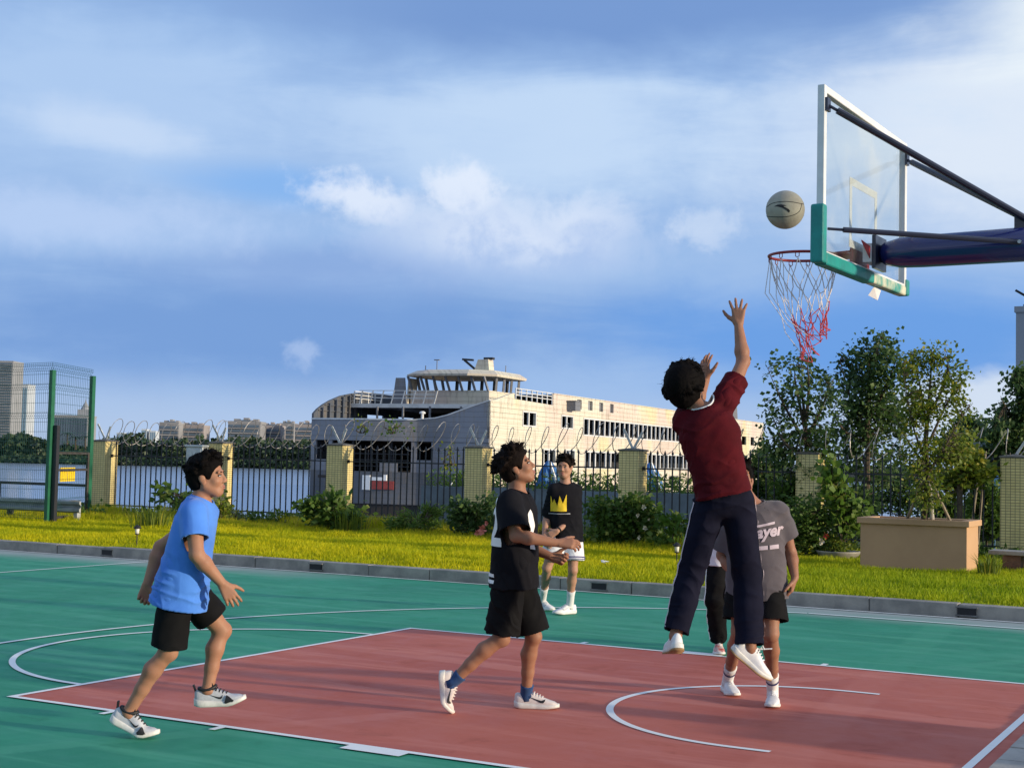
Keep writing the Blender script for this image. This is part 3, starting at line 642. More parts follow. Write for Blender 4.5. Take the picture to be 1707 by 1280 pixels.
for zz in (4.7, 5.1, 5.5, 5.85):
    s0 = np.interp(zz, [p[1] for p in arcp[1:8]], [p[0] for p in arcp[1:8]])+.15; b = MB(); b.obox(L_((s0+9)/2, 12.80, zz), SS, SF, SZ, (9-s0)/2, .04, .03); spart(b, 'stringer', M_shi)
for nm, s0, z0, z1 in (('deck', 0.25, 0.45, 0.65), ('deck', 0.25, 2.72, 2.9), ('deck', 5.0, 5.12, 5.29)):
    b = MB(); b.obox(L_((s0+HL)/2, 6.5, (z0+z1)/2), SS, SF, SZ, (HL-s0)/2-.05, 6.33, (z1-z0)/2); spart(b, nm, M_shg)
b = MB(); b.obox(L_(5.0-.09, 6.5, 5.2), SS, SF, SZ, .085, 6.3, .14); spart(b, 'deck_edge_beam', M_frame)
b = MB(); b.obox(L_(HL-.1, 6.5, 2.4), SS, SF, SZ, .09, 6.33, 3.75); spart(b, 'stern_plate', M_shw)
b = MB(); b.obox(L_(19, 6.5, 4.0), SS, SF, SZ, .1, 6.2, 1.08); b.obox(L_(14, 6.5, 1.7), SS, SF, SZ, .1, 6.2, .98); b.obox(L_(45, 5.0, 4.0), SS, SF, SZ, 25.8, .1, 1.08); b.obox(L_(44, 5.0, 1.7), SS, SF, SZ, 29.8, .1, .98); spart(b, 'dark_backing', M_shd)  # dark sheets added so the windows and openings look shaded inside
b = MB(); b.obox(L_(HL/2+.2, 6.5, 6.30), SS, SF, SZ, HL/2-12, 6.3, .06); spart(b, 'cabin_roof', M_shg)
# bow: bulged plates made of narrow strips that follow the curve
def bow(b, w0, w1, z0, z1, t=0.16, n=None, off=0.0, top=None):
    n = n or max(1, int((w1-w0)/0.55))
    for k in range(n):
        a, c = w0+(w1-w0)*k/n, w0+(w1-w0)*(k+1)/n; za, zc = (z1, z1) if top is None else (top(a), top(c))
        sa, sc = sfw(a)+off, sfw(c)+off
        q = [L_(sa, a, z0), L_(sc, c, z0), L_(sc, c, zc), L_(sa, a, za), L_(sa+t, a, z0), L_(sc+t, c, z0), L_(sc+t, c, zc), L_(sa+t, a, za)]
        b.add(q, [(0,1,2,3),(7,6,5,4),(0,4,5,1),(3,2,6,7)] + ([(0,3,7,4)] if k == 0 else []) + ([(1,5,6,2)] if k == n-1 else []))
    return b
b = MB(); bow(b, 0.0, 12.99, -1.4, 0.7); spart(b, 'bow_plating', ship_mat('ship_low_shade', (0.125, 0.135, 0.155), (0.085, 0.092, 0.105), (0.14, 0.14, 0.13), 0.3), smooth=False)  # shading of the lower bow put into this darker plating colour
b = MB(); bow(b, 0.0, 4.05, 0.701, 2.7); bow(b, 4.051, 5.1, 0.701, 1.5); bow(b, 5.101, 5.45, 0.701, 2.7); spart(b, 'bow_plating', M_shg)
b = MB(); bow(b, 11.2, 11.5, .701, 2.7); bow(b, 11.501, 12.55, .701, 1.42); bow(b, 12.551, 12.99, .701, 2.7); spart(b, 'bow_plating', M_shg)
b = MB(); bow(b, 0.0, 12.99, 2.701, 2.96, off=-.06, t=.3); spart(b, 'fender_beam', M_shg)
b = MB(); bow(b, 5.5, 12.99, 2.961, 4.05); spart(b, 'bow_bulwark', M_shg)
b = MB(); bow(b, 5.5, 12.99, 4.051, 4.15, off=-.05, t=.26); spart(b, 'bulwark_cap', M_frame)
xs, zs_ = [0, 1.0, 2.0, 3.0, 3.9, 4.7, 5.5], [5.36, 5.05, 4.72, 4.38, 4.18, 4.14, 4.05]
b = MB(); bow(b, 0.0, 5.499, 2.961, 0, top=lambda w: float(np.interp(w, xs, zs_)), n=14); spart(b, 'bow_sweep', M_shg)
b = MB()
for k in range(13):
    a, c = 5.5*k/13, 5.5*(k+1)/13; b.bar(L_(sfw(a)+.05, a, np.interp(a, xs, zs_)+.03), L_(sfw(c)+.05, c, np.interp(c, xs, zs_)+.03), .2, .07)
spart(b, 'sweep_rail', M_frame)
b = MB(); bow(b, -0.02, 13.02, -2.6, -1.401, off=.15); spart(b, 'boot_top', M_boot)
b = MB(); b.obox(L_(HL/2, .08, -2.0), SS, SF, SZ, HL/2, .07, .6); b.obox(L_(HL/2, 12.9, -2.0), SS, SF, SZ, HL/2, .07, .6); spart(b, 'boot_top', M_boot)
for w in (7.0, 8.4, 9.8):
    b = MB(); b.bar(L_(sfw(w)+.5, w, .66), L_(sfw(w)+.5, w, 2.71), .12); spart(b, 'bow_post', M_shd)
for z in (1.05, 1.45, 1.85):
    b = MB(); b.bar(L_(-.1, 5.6, z), L_(-.1, 11.1, z), .05); spart(b, 'bow_gate_bar', M_shd)
for w in np.arange(6.1, 11.1, .62):
    b = MB(); b.bar(L_(-.1, w, .66), L_(-.1, w, 2.1), .05); spart(b, 'bow_gate_bar', M_shd)
b = MB(); bow(b, 6.4, 7.6, .701, 1.35, off=.1); spart(b, 'bow_locker', M_shg)
for s_, w in ((3.4, 5.9), (3.4, 3.6), (4.7, 1.8), (4.7, 8.6), (4.7, 10.6)):
    b = MB(); b.bar(L_(s_, w, 2.9), L_(s_, w, 5.12), .11); spart(b, 'stanchion', M_shg)
b = MB(); b.lathe([(.09, 0), (.09, .32), (.2, .34), (.2, .42), (.09, .5)], c=L_(-.3, 4.6, 4.15), n=10); spart(b, 'bow_light', M_frame)
b = MB(); bow(b, 6.5, 8.0, -.45, .10, off=-.12, t=.1, n=3); spart(b, 'red_hull_panel', pmat('red_panel', (.34, .06, .05), .6, var=.3))
b = MB(); bow(b, 8.15, 8.7, -.5, .45, off=-.12, t=.1, n=2); bow(b, 7.2, 8.15, .12, .34, off=-.12, t=.1, n=2); bow(b, 7.0, 7.2, .12, .5, off=-.12, t=.1, n=1); spart(b, 'white_hull_mark', pmat('white_mark', (.8, .8, .78), .6))
b = MB(); bow(b, 11.6, 12.3, .2, .38, off=-.03, t=.1, n=1); bow(b, 11.3, 12.6, -2.0, -1.15, off=-.03, t=.1, n=2); spart(b, 'hawse_hole', M_boot)
b = MB(); b.bar(L_(-1.2, 2.4, -.9), L_(-1.1, 1.8, .55), .12, .04); spart(b, 'white_fender_board', pmat('white_mark', (.8, .8, .78), .6))
# rails on the top deck
def railing(p, q, z0, h_, n, slant=0.0):
    P, Q = L_(*p, 0), L_(*q, 0)
    for k in range(n+1):
        c = P+(Q-P)*k/n; d = (Q-P)/np.linalg.norm(Q-P)*slant; b = MB(); b.bar(c+SZ*z0, c+SZ*(z0+h_)+d, .07); spart(b, 'rail_stanchion', M_frame)
    for f_ in (.45, .72, 1.0):
        b = MB(); b.bar(P+SZ*(z0+h_*f_), Q+SZ*(z0+h_*f_), .05); spart(b, 'rail_bar', M_frame)
railing((5.0, 6.4), (5.0, 12.2), 5.30, .95, 7, -.25)
railing((5.0, 12.6), (9.0, 12.6), 5.30, .9, 4)
railing((4.4, .1), (11.0, .1), 5.57, .82, 7)
# wheelhouse
wf, wb, wl, wr = 8.0, 13.4, 9.7, 3.6
b = MB()
b.obox(L_(wf, (wl+wr)/2, 5.86), SS, SF, SZ, .07, (wl-wr)/2, .57); b.obox(L_((wf+wb)/2+.05, wr+.07, 5.86), SS, SF, SZ, (wb-wf)/2-.03, .07, .57); b.obox(L_((wf+wb)/2+.05, wl-.07, 5.86), SS, SF, SZ, (wb-wf)/2-.03, .07, .57)
spart(b, 'wheelhouse_wall', M_shw)
b = MB(); b.obox(L_(wb, (wl+wr)/2, 5.86), SS, SF, SZ, .07, (wl-wr)/2-.15, .57); spart(b, 'wheelhouse_wall', M_shg)
for k in range(7):
    w = wr+.1+(wl-wr-.2)*k/6; b = MB(); b.bar(L_(wf-.02, w, 6.4), L_(wf-.55, w+.12, 7.42), .13); spart(b, 'window_post', M_shg)
for k in range(1, 5):
    s_ = wf+(wb-wf)*k/4; b = MB(); b.bar(L_(s_-.1, wr+.08, 6.4), L_(s_-.35, wr-.1, 7.42), .16); spart(b, 'window_post', M_shg)
    b = MB(); b.bar(L_(s_-.1, wl-.08, 6.4), L_(s_-.3, wl+.05, 7.42), .16); spart(b, 'window_post', M_shg)
for k in range(1, 6):
    w = wr+(wl-wr)*k/6; b = MB(); b.bar(L_(wb, w, 6.42), L_(wb+.1, w, 7.42), .34, .12, up=SF); spart(b, 'window_post', M_shd)
def oct_(s0, s1, w0, w1, c): return [(s0+c, w0), (s1-c*.4, w0), (s1, w0+c*.4), (s1, w1-c*.4), (s1-c*.4, w1), (s0+c, w1), (s0, w1-c*1.3), (s0, w0+c*1.3)]
rings = [(oct_(wf-1.3, wb+.4, wr-.55, wl+.3, 1.3), 7.40), (oct_(wf-1.35, wb+.45, wr-.6, wl+.35, 1.3), 7.54), (oct_(wf-.6, wb+.2, wr-.1, wl-.2, 1.1), 7.86), (oct_(wf+.2, wb-.6, wr+.8, wl-1.0, .9), 7.92)]
b = MB(); v = [L_(s_, w, z) for rg, z in rings for s_, w in rg]; f = [(i*8+k, i*8+(k+1) % 8, i*8+8+(k+1) % 8, i*8+8+k) for i in range(3) for k in range(8)]+[tuple(range(8))[::-1], tuple(range(24, 32))]
b.add(v, f); spart(b, 'wheelhouse_roof', M_shw)
b = MB(); b.prism([(0, 5.3), (1.15, 5.3), (.95, 7.3), (.25, 7.3)], -SF, SZ, L_(7.6, 11.0, 0), SS, .12); spart(b, 'wing_wall', M_shg)
b = MB(); b.prism([(0, 5.3), (1.5, 5.3), (1.5, 7.3), (.25, 7.3)], SS, SZ, L_(7.75, 9.85, 0), SF, .1); spart(b, 'wing_wall', M_shw)
b = MB(); b.prism([(-.75, 7.9), (.45, 7.9), (.35, 8.75), (-.45, 8.75)], -SF, SZ, L_(10.0, 5.0, 0), SS, .9); spart(b, 'mast_house', M_shw)
b = MB(); b.bar(L_(10.2, 6.6, 8.72), L_(10.2, 5.6, 7.95), .14); b.bar(L_(10.2, 6.75, 8.78), L_(10.2, 5.9, 8.72), .2, .14); b.obox(L_(10.4, 4.75, 8.83), SS, SF, SZ, .2, .35, .08); spart(b, 'radar_arm', M_shd)
for s_, w, h_ in ((9, 8.2, .75), (9, 9.1, .4), (11, 3.7, .5)):
    b = MB(); b.bar(L_(s_, w, 7.8), L_(s_, w, 7.86+h_), .045); spart(b, 'aerial', M_shg)
b = MB(); b.obox(L_(9, 8.2, 8.66), SS, SF, SZ, .1, .2, .03); spart(b, 'aerial_dish', M_shg)
b = MB(); b.prism([(0, 6.4), (3.2, 6.4), (2.8, 8.0), (.3, 8.0)], SS, SZ, L_(69.0, 2.0, 0), SF, 2.4); spart(b, 'funnel', M_shg)

# ------------------------------------------------------------------ quay behind the fence, with weeds and two folded blue parasols
q = tag(empty('quay', (-22, 27.5, 0)), kind='structure', label='weathered concrete quay wall behind the railings')
M_quay = pmat('quay_concrete', (0.17, 0.21, 0.225), 0.9, c2=(0.10, 0.12, 0.12), scale=0.7, bmp=0.5, bscale=6)
for k in range(5):
    b = MB(); b.box((k*2.5+.01, 0, -2.6), (k*2.5+2.49, 2.6, .80+.02*(k % 2))); b.build('quay_block', M_quay, q)
for k in range(9):
    b = MB(); b.tube([(0.5+k*1.4, -.12, -1.6), (0.5+k*1.4, -.12, .2)], .14, 8); b.build('fender_pile', M_boot, q)
M_blue = pmat('blue_canvas', (0.035, 0.16, 0.42), 0.7, var=0.4, scale=4)
for (px, lb) in ((914, 'folded blue canvas parasol on the quay beside the crown shirt'), (1083, 'folded blue canvas parasol on the quay right of the rose pillar')):
    c = at_depth(px, 812, 42.5); c[2] = .80; o = tag(empty('folded_parasol', c), lb, 'parasol', 'folded parasols on the quay')
    b = MB(); n = 14; pr = [(.34, .02), (.30, .25), (.2, .6), (.08, .80), (.02, .86)]
    v = [(r_*math.cos(a*2*math.pi/n)*(1+.3*(a % 2)), r_*math.sin(a*2*math.pi/n)*(1+.3*(a % 2)), z) for r_, z in pr for a in range(n)]
    b.add(v, [(i*n+k, i*n+(k+1) % n, i*n+n+(k+1) % n, i*n+n+k) for i in range(len(pr)-1) for k in range(n)]); b.build('canvas', M_blue, o)
    b = MB(); b.bar((.45, -.2, 0), (.12, -.2, .85), .06); b.build('pole', pmat('white_mark', (.8, .8, .78), .6), o)

# ------------------------------------------------------------------ far towers and blocks across the river
def tower(name, label, px0, px1, ytop, D, depth, floors, wall, band, group=None, vert=0, z0=0.0):
    a = (px0-853.5)/FPX*D; c = (px1-853.5)/FPX*D
    zt = at_depth((px0+px1)/2, ytop, D)[2]
    o = tag(empty(name, FB((a+c)/2, D, z0)), label, 'building', group); hw = (c-a)/2; H = zt-z0
    b = MB(); b.obox((0, 0, H/2)+FH*depth/2, RH, FH, SZ, hw, depth/2, H/2); b.build('wall', wall, o)
    fh = H/floors
    if vert:
        for k in range(vert):
            x = -hw+2*hw*(k+.5)/vert; b = MB(); b.obox(RH*x-FH*.25+SZ*H*.49, RH, FH, SZ, hw/vert*.5, .24, H*.47); b.build('window_strip', band, o)
    else:
        for k in range(1, floors):
            b = MB(); b.obox(-FH*.3+SZ*(k*fh+fh*.5), RH, FH, SZ, hw*.92, .28, fh*.26); b.build('window_band', band, o)
            b = MB(); b.obox(-FH*.6+SZ*(k*fh), RH, FH, SZ, hw*.98, .58, fh*.12); b.build('balcony_slab', wall, o)
    b = MB(); b.obox(FH*depth/2+SZ*(H+fh*.25), RH, FH, SZ, hw*1.02, depth/2*1.02, fh*.24); b.build('parapet', wall, o)
    return o, H, hw
M_t1 = pmat('tower_haze_grey', (0.30, 0.315, 0.34), .8, var=.2, scale=.05); M_t2 = pmat('tower_pale', (0.50, 0.55, 0.60), .6, var=.1, scale=.05)  # distance haze is mixed into the tower grey as a cool tint
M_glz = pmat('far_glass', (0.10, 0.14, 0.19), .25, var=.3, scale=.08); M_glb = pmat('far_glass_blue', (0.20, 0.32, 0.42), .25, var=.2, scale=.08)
M_bl = pmat('block_plaster', (0.28, 0.285, 0.30), .85, var=.25, scale=.12); M_bl2 = pmat('block_pink', (0.33, 0.30, 0.30), .85, var=.25, scale=.12)  # block colours are cooled too, for distance haze
tower('apartment_tower', 'tall hazy apartment tower with balcony rows at the left edge', -30, 20, 603, 1400, 30, 32, M_t1, M_glz)
tower('glass_tower', 'slim pale blue tower with white vertical strips beside the hazy tower', 21, 46, 642, 1550, 25, 26, M_t2, M_glb, vert=6)
o, H, hw = tower('hotel_building', 'broad grey hotel with a small spire behind the mesh gate', 87, 148, 694, 1200, 25, 14, M_t1, M_glz, vert=15)
b = MB(); b.obox(RH*hw*.62+FH*12+SZ*(H+3), RH, FH, SZ, 5, 6, 3.2); b.build('roof_tower', M_t1, o)
b = MB(); b.lathe([(4, 0), (2.5, 3), (.4, 7), (.1, 9.5)], c=RH*hw*.62+FH*12+SZ*(H+6.2), n=8); b.build('spire', M_t1, o)
blk = [(268, 300, 708, 690, 6, M_bl), (300, 342, 712, 700, 6, M_bl2), (382, 436, 706, 640, 7, M_bl), (436, 470, 713, 660, 6, M_bl2), (468, 492, 709, 690, 7, M_bl), (494, 528, 711, 650, 7, M_bl2), (530, 560, 716, 720, 6, M_bl)]
bl_lab = ['weathered apartment block farthest left of the low blocks', 'pinkish apartment block behind the second fence pillar', 'widest weathered apartment block across the river', 'lower pinkish apartment block beside the widest block',
          'narrow weathered apartment block left of the ship', 'pinkish apartment block just left of the ship bow', 'weathered apartment block peeping behind the ship bow']
for i, (a, c, yt, D, fl, mt) in enumerate(blk):
    o, H, hw = tower('apartment_block', bl_lab[i], a, c, yt, D, 14, fl, mt, M_glz, 'low blocks across the river')
    for k in range(3):
        x = (-.6+.6*k)*hw; b = MB(); b.obox(RH*x+FH*6+SZ*(H+1.0+.5*(k % 2)), RH, FH, SZ, hw*.16, 2, 1.2); b.build('roof_room', mt, o)
    b = MB(); b.obox(FH*3+SZ*(H+1.1), RH, FH, SZ, hw*.5, .1, .6); b.build('roof_screen', M_glz, o)
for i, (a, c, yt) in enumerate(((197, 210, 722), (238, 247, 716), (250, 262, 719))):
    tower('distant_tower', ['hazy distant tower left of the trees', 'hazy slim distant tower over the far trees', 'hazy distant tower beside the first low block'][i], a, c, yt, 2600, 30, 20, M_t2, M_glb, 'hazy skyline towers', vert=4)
# grey building at the right edge behind the garden
zb = 0.0; c = at_depth(1693, 690, 60); c[2] = 0
o = tag(empty('grey_building', c), 'plain grey rendered building at the right picture edge', 'building'); M_gb = pmat('grey_render', (.30, .33, .38), .85, var=.12, scale=.4)
zt = at_depth(1700, 510, 60)[2]
b = MB(); b.box((0, 0, 0), (14, 10, zt)); b.build('wall', M_gb, o)
for z in (zt-.25, zt-3.2):
    b = MB(); b.box((-.06, -.06, z), (14.06, 10.06, z+.25 if z > zt-1 else z+.06)); b.build('cornice', M_gb, o)
b = MB(); b.box((.25, .3, zt+.02), (2.4, 1.2, zt+.12)); b.box((.4, .4, zt+.12), (.5, .5, zt+.45)); b.box((.35, .3, zt+.4), (2.2, 1.0, zt+.85)); b.bar((-.1, .5, zt+.75), (.3, .5, zt+.5), .1); b.build('roof_unit', M_black, o)
for x in (3, 6, 9):
    b = MB(); b.box((x, -.03, zt-2.6), (x+1.4, .05, zt-1.0)); b.build('window', M_glz, o)
# ------------------------------------------------------------------ vegetation
M_bark = pmat('bark', (0.10, 0.075, 0.05), 0.9, c2=(0.05, 0.04, 0.03), scale=14, bmp=.5, bscale=40)
def unit(n, rng): 
    v = rng.normal(size=(n, 3)); return v/np.linalg.norm(v, axis=1, keepdims=True)
def leaf_mesh(P, size, rng, up=0.25, asp=0.42, dirs=None, fold=0.18):
    """rhombic folded leaves: P (n,3), size (n,)"""
    n = len(P); d = unit(n, rng) if dirs is None else dirs + unit(n, rng)*0.45; d[:, 2] -= up*0.4; d /= np.linalg.norm(d, axis=1, keepdims=True)
    s = np.cross(d, unit(n, rng)); s /= np.linalg.norm(s, axis=1, keepdims=True)+1e-9; nn = np.cross(s, d)
    L = size[:, None]; mid = P+d*L*0.45+nn*L*fold*0.5
    V = np.stack([P, mid+s*L*asp-nn*L*fold, P+d*L, mid-s*L*asp-nn*L*fold], 1).reshape(-1, 3)
    I = np.arange(n)[:, None]*4; F = np.concatenate([np.concatenate([I, I+1, I+2], 1), np.concatenate([I, I+2, I+3], 1)], 0); return V, F
def plant(name, label, base, stems, blobs, mat, cat='tree', group=None, leaf=0.09, per=22, seed=1, trunk_name='trunk', crown_name='crown', asp=.42, spread=.12, bark=None, up=.25):
    """stems: list of (points, radii); blobs: (centre, (rx,ry,rz), twigs)"""
    rng = np.random.default_rng(seed); base = np.asarray(base, float)
    o = tag(empty(name, base), label, cat, group); b = MB(); LP = []; LD = []
    sk = []
    for pts, rr in stems:
        pts = [np.asarray(p, float)-base for p in pts]
        m = 6*(len(pts)-1); tt = np.linspace(0, len(pts)-1, m+1); Q = []
        for t_ in tt:
            i = min(int(t_), len(pts)-2); f = t_-i; p0, p1, p2, p3 = pts[max(i-1, 0)], pts[i], pts[i+1], pts[min(i+2, len(pts)-1)]
            Q.append(0.5*((2*p1)+(-p0+p2)*f+(2*p0-5*p1+4*p2-p3)*f*f+(-p0+3*p1-3*p2+p3)*f**3))
        R_ = np.interp(tt, np.linspace(0, len(pts)-1, len(rr)), rr); b.tube(Q, list(R_), 7); sk += Q
    sk = np.array(sk)
    for c, r, n in blobs:
        c = np.asarray(c, float)-base; r = np.asarray(r, float)
        for k in range(n):
            e = c + unit(1, rng)[0]*r*rng.random()**0.45
            dd = np.linalg.norm(sk-e, axis=1)+0.25*np.abs(sk[:, 2]-e[2]+.25*np.linalg.norm(r)); s0 = sk[np.argmin(dd)]
            md = s0+(e-s0)*0.55+rng.normal(size=3)*0.08*np.linalg.norm(e-s0); md[2] += .06*np.linalg.norm(e-s0)
            pts = [s0, s0*.35+md*.65+rng.normal(size=3)*.02, md, e]
            b.tube(pts, [0.008+.004*np.linalg.norm(e-s0), .008, .006, .002], 3, cap=False)
            m = max(3, int(per*rng.uniform(.6, 1.4))); t_ = rng.random(m)**.7
            q = md+(e-md)*t_[:, None]*1.06+rng.normal(size=(m, 3))*spread*(.6+.6*rng.random()); LP.append(q); LD.append(np.tile((e-md)/(np.linalg.norm(e-md)+1e-6)*.8, (m, 1)))
    LP = np.concatenate(LP); LD = np.concatenate(LD); V, F = leaf_mesh(LP, leaf*rng.uniform(.6, 1.25, len(LP)), rng, dirs=LD, asp=asp, up=up)
    b.build(trunk_name, bark or M_bark, o); link(crown_name, np_mesh('leaves', V, F, False), mat, o)
    return o
def PB(px, py, D, rx, ry, n, rd=None):
    k = D/FPX; return (at_depth(px, py, D), (rx*k, (rd or rx)*k, ry*k), n)
L_dark = leaf_mat('leaf_dark', (0.042, 0.088, 0.028), (0.085, 0.150, 0.042), (0.16, 0.22, 0.07))
L_mid = leaf_mat('leaf_mid', (0.058, 0.118, 0.022), (0.105, 0.180, 0.034), (0.19, 0.23, 0.05))
L_yel = leaf_mat('leaf_yellowish', (0.105, 0.165, 0.020), (0.185, 0.225, 0.026), (0.32, 0.29, 0.035), scale=2.2)
L_brt = leaf_mat('leaf_bright', (0.075, 0.155, 0.020), (0.14, 0.215, 0.035), (0.20, 0.24, 0.05))

# planter tree with props
pb = np.array([-3.55, 12.42, 0.74])
def PX(px, py, D=20.55): return at_depth(px, py, D)
stems = [([pb, PX(1546, 800), PX(1543, 740), PX(1548, 680), PX(1552, 620), PX(1556, 592)], [.052, .045, .036, .026, .012, .003])]
for q in ([(1544, 770), (1525, 720), (1512, 660), (1503, 600)], [(1545, 745), (1570, 690), (1590, 650), (1600, 628)], [(1546, 790), (1575, 745), (1600, 700), (1622, 672)], [(1545, 780), (1520, 745), (1502, 715), (1492, 690)], [(1546, 720), (1535, 650), (1524, 605), (1518, 584)], [(1549, 690), (1575, 640), (1580, 605), (1578, 585)]):
    stems.append(([PX(*p, 20.55+RNG.uniform(-.2, .2)*(i > 0)) for i, p in enumerate(q)], [.024, .014, .007, .002]))
plant('planter_tree', 'slender yellow green young tree growing in the tan planter', pb, stems,
      [PB(1548, 820, 20.5, 42, 30, 26), PB(1535, 760, 20.5, 52, 45, 62), PB(1590, 745, 20.6, 45, 38, 44), PB(1515, 690, 20.5, 32, 45, 36), PB(1550, 670, 20.5, 48, 50, 58), PB(1585, 640, 20.6, 32, 40, 26), PB(1525, 610, 20.5, 32, 40, 32), PB(1560, 600, 20.5, 34, 36, 32), PB(1610, 690, 20.6, 22, 25, 10)],
      L_yel, leaf=.062, per=17, seed=4, spread=.07, asp=.34)
M_pole = pmat('pole_wood', (.30, .25, .18), .8, var=.4, scale=8)
for i, (a, c, lb) in enumerate((((1515, 868), (1541, 800), 'left wooden prop leaning on the planter tree'), ((1572, 868), (1549, 800), 'middle pale wooden prop leaning on the planter tree'), ((1598, 870), (1552, 802), 'right wooden prop leaning on the planter tree'))):
    pa = np.array([(-3.86, 12.40, .73), (-3.36, 12.22, .73), (-3.10, 12.50, .73)][i]); b = MB(); b.tube([pa, PX(*c, 20.5)], .022 if i != 1 else .03, 8); tag(b.build('tree_prop', M_pole if i != 1 else pmat('pale_pole', (.5, .47, .42), .7, var=.3)), lb, 'prop', 'props of the planter tree')

# trees beyond the fence
def DT(px, py, D): return at_depth(px, py, D)
def gtree(name, label, D, basepx, trunk, limbs, blobs, mat, leaf, per, seed, spread=.12, group='trees beyond the fence', asp=.4):
    bp = DT(basepx, 800, D); bp[2] = 0.0
    st = [([bp]+[DT(x, y, D) for x, y in trunk], [.06, .05, .035, .015])]
    for lm in limbs: st.append(([DT(x, y, D+RNG.uniform(-.5, .5)*(i > 0)) for i, (x, y) in enumerate(lm)], [.04, .025, .01, .004]))
    return plant(name, label, bp, st, [PB(x, y, D+RNG.uniform(-.5, .5), rx, ry, n) for x, y, rx, ry, n in blobs], mat, group=group, leaf=leaf, per=per, seed=seed, spread=spread, asp=asp)
gtree('dark_tree', 'tall dark leafy tree behind the fence under the hoop', 28, 1447, [(1446, 740), (1447, 660), (1450, 590)],
      [[(1447, 720), (1420, 670), (1405, 620), (1400, 600)], [(1447, 700), (1475, 650), (1490, 610), (1498, 590)], [(1446, 690), (1455, 630), (1462, 580), (1468, 560)], [(1446, 740), (1410, 720), (1395, 700), (1385, 690)]],
      [(1458, 590, 38, 30, 36), (1425, 625, 34, 34, 32), (1480, 625, 34, 38, 34), (1445, 670, 55, 45, 66), (1430, 730, 50, 40, 50), (1485, 700, 40, 40, 40), (1440, 785, 55, 40, 40)], L_dark, .095, 24, 21, .13)
gtree('sparse_tree', 'sparse airy tree behind the fence left of the dark tree', 26.5, 1345, [(1345, 760), (1342, 700), (1335, 640)],
      [[(1344, 740), (1315, 690), (1295, 650), (1278, 610)], [(1343, 720), (1330, 660), (1325, 620), (1335, 592)], [(1344, 730), (1370, 680), (1380, 650), (1390, 630)], [(1344, 760), (1310, 740), (1290, 700), (1272, 665)], [(1344, 700), (1348, 650), (1346, 610), (1342, 592)]],
      [(1295, 612, 22, 14, 6), (1335, 604, 24, 16, 8), (1350, 645, 38, 30, 18), (1310, 660, 34, 28, 15), (1375, 670, 30, 36, 20), (1290, 690, 26, 26, 9), (1330, 715, 48, 36, 28), (1370, 745, 34, 36, 34), (1300, 760, 34, 34, 24), (1345, 800, 50, 36, 34)], L_dark, .095, 15, 22, .12)
gtree('edge_tree', 'dark broadleaf tree at the right picture edge before the grey building', 30, 1708, [(1706, 740), (1704, 690), (1704, 650)], [[(1706, 720), (1685, 690), (1672, 670), (1668, 660)], [(1705, 700), (1695, 660), (1690, 640), (1686, 626)]],
      [(1703, 640, 20, 28, 34), (1690, 700, 32, 28, 50), (1720, 670, 30, 50, 50), (1670, 725, 30, 20, 34), (1700, 745, 40, 24, 40)], L_dark, .11, 20, 23, .12)
gtree('round_tree', 'small dark rounded tree low between the planter tree and edge tree', 36, 1622, [(1622, 760), (1622, 730), (1622, 715)], [], [(1618, 722, 30, 24, 60), (1600, 745, 34, 20, 40), (1650, 748, 34, 20, 40)], L_dark, .16, 22, 24, .14)
gtree('fruit_tree', 'yellow green bushy tree behind the planter to the right', 24.5, 1600, [(1600, 800), (1600, 770), (1600, 750)], [], [(1600, 755, 40, 26, 50), (1625, 785, 36, 26, 40), (1580, 800, 40, 28, 36)], L_yel, .10, 18, 25, .1)
for i, (px, py, rx, ry, D, mt, lb) in enumerate(((1275, 800, 32, 60, 19.5+8, L_dark, 'dense dark shrub behind the railing right of the jumping player'), (1320, 830, 40, 48, 26.5, L_mid, 'leafy shrub behind the railing beside the creeper pillar'), (1420, 850, 44, 40, 27, L_dark, 'dark shrub behind the railing left of the planter'),
        (1500, 815, 50, 30, 31, L_dark, 'low dark shrub row piece behind the planter'), (1580, 850, 40, 34, 28, L_mid, 'weedy shrub behind the planter prop'), (1645, 840, 26, 40, 26.5, L_mid, 'tall weeds behind the railing by the right pillar'), (1660, 775, 34, 30, 33, L_dark, 'dark shrub under the blue grey shed roof'))):
    c = DT(px, py, D); k = D/FPX; bs = c.copy(); bs[2] = 0.0
    plant('garden_shrub', lb, bs, [([bs, bs*.5+c*.5, c], [.03, .02, .01])], [(c, (rx*k, rx*k, ry*k), 60), (c-(0, 0, ry*k*.8), (rx*k*1.1, rx*k, ry*k*.7), 40)], mt, 'shrub', 'shrubs beyond the fence', leaf=.10, per=20, seed=40+i, spread=.1, trunk_name='stem', crown_name='foliage')
# shed roof and bamboo poles in the garden
c = DT(1655, 742, 31); o = tag(empty('garden_shed', (c[0], c[1], 0)), 'blue grey sheet roof of a garden shed near the right pillar', 'shed')
b = MB(); b.obox((0, 0, c[2]), (1, 0, 0), (0, 1, 0), (0, 0, 1), .62, .8, .045); b.build('roof', pmat('shed_sheet', (.25, .32, .38), .5, var=.3, scale=3), o)
for x in (-.55, .55):
    for y in (-.7, .7):
        b = MB(); b.bar((x, y, 0), (x, y, c[2]-.046), .06); b.build('post', M_iron, o)
b = MB(); b.box((-.5, .6, 0), (.5, .64, c[2]-.05)); b.build('back_wall', M_shd, o)
for i, (a, t_) in enumerate((((1612, 868), (1637, 750)), ((1628, 868), (1643, 752)))):
    p0 = DT(*a, 25.0); p0[2] = .05; b = MB(); b.tube([p0, DT(*t_, 25.3)], .022, 7); tag(b.build('bamboo_pole', M_pole), ['left pale bamboo pole leaning behind the railing near the shed', 'right pale bamboo pole leaning behind the railing near the shed'][i], 'pole', 'bamboo poles in the garden')
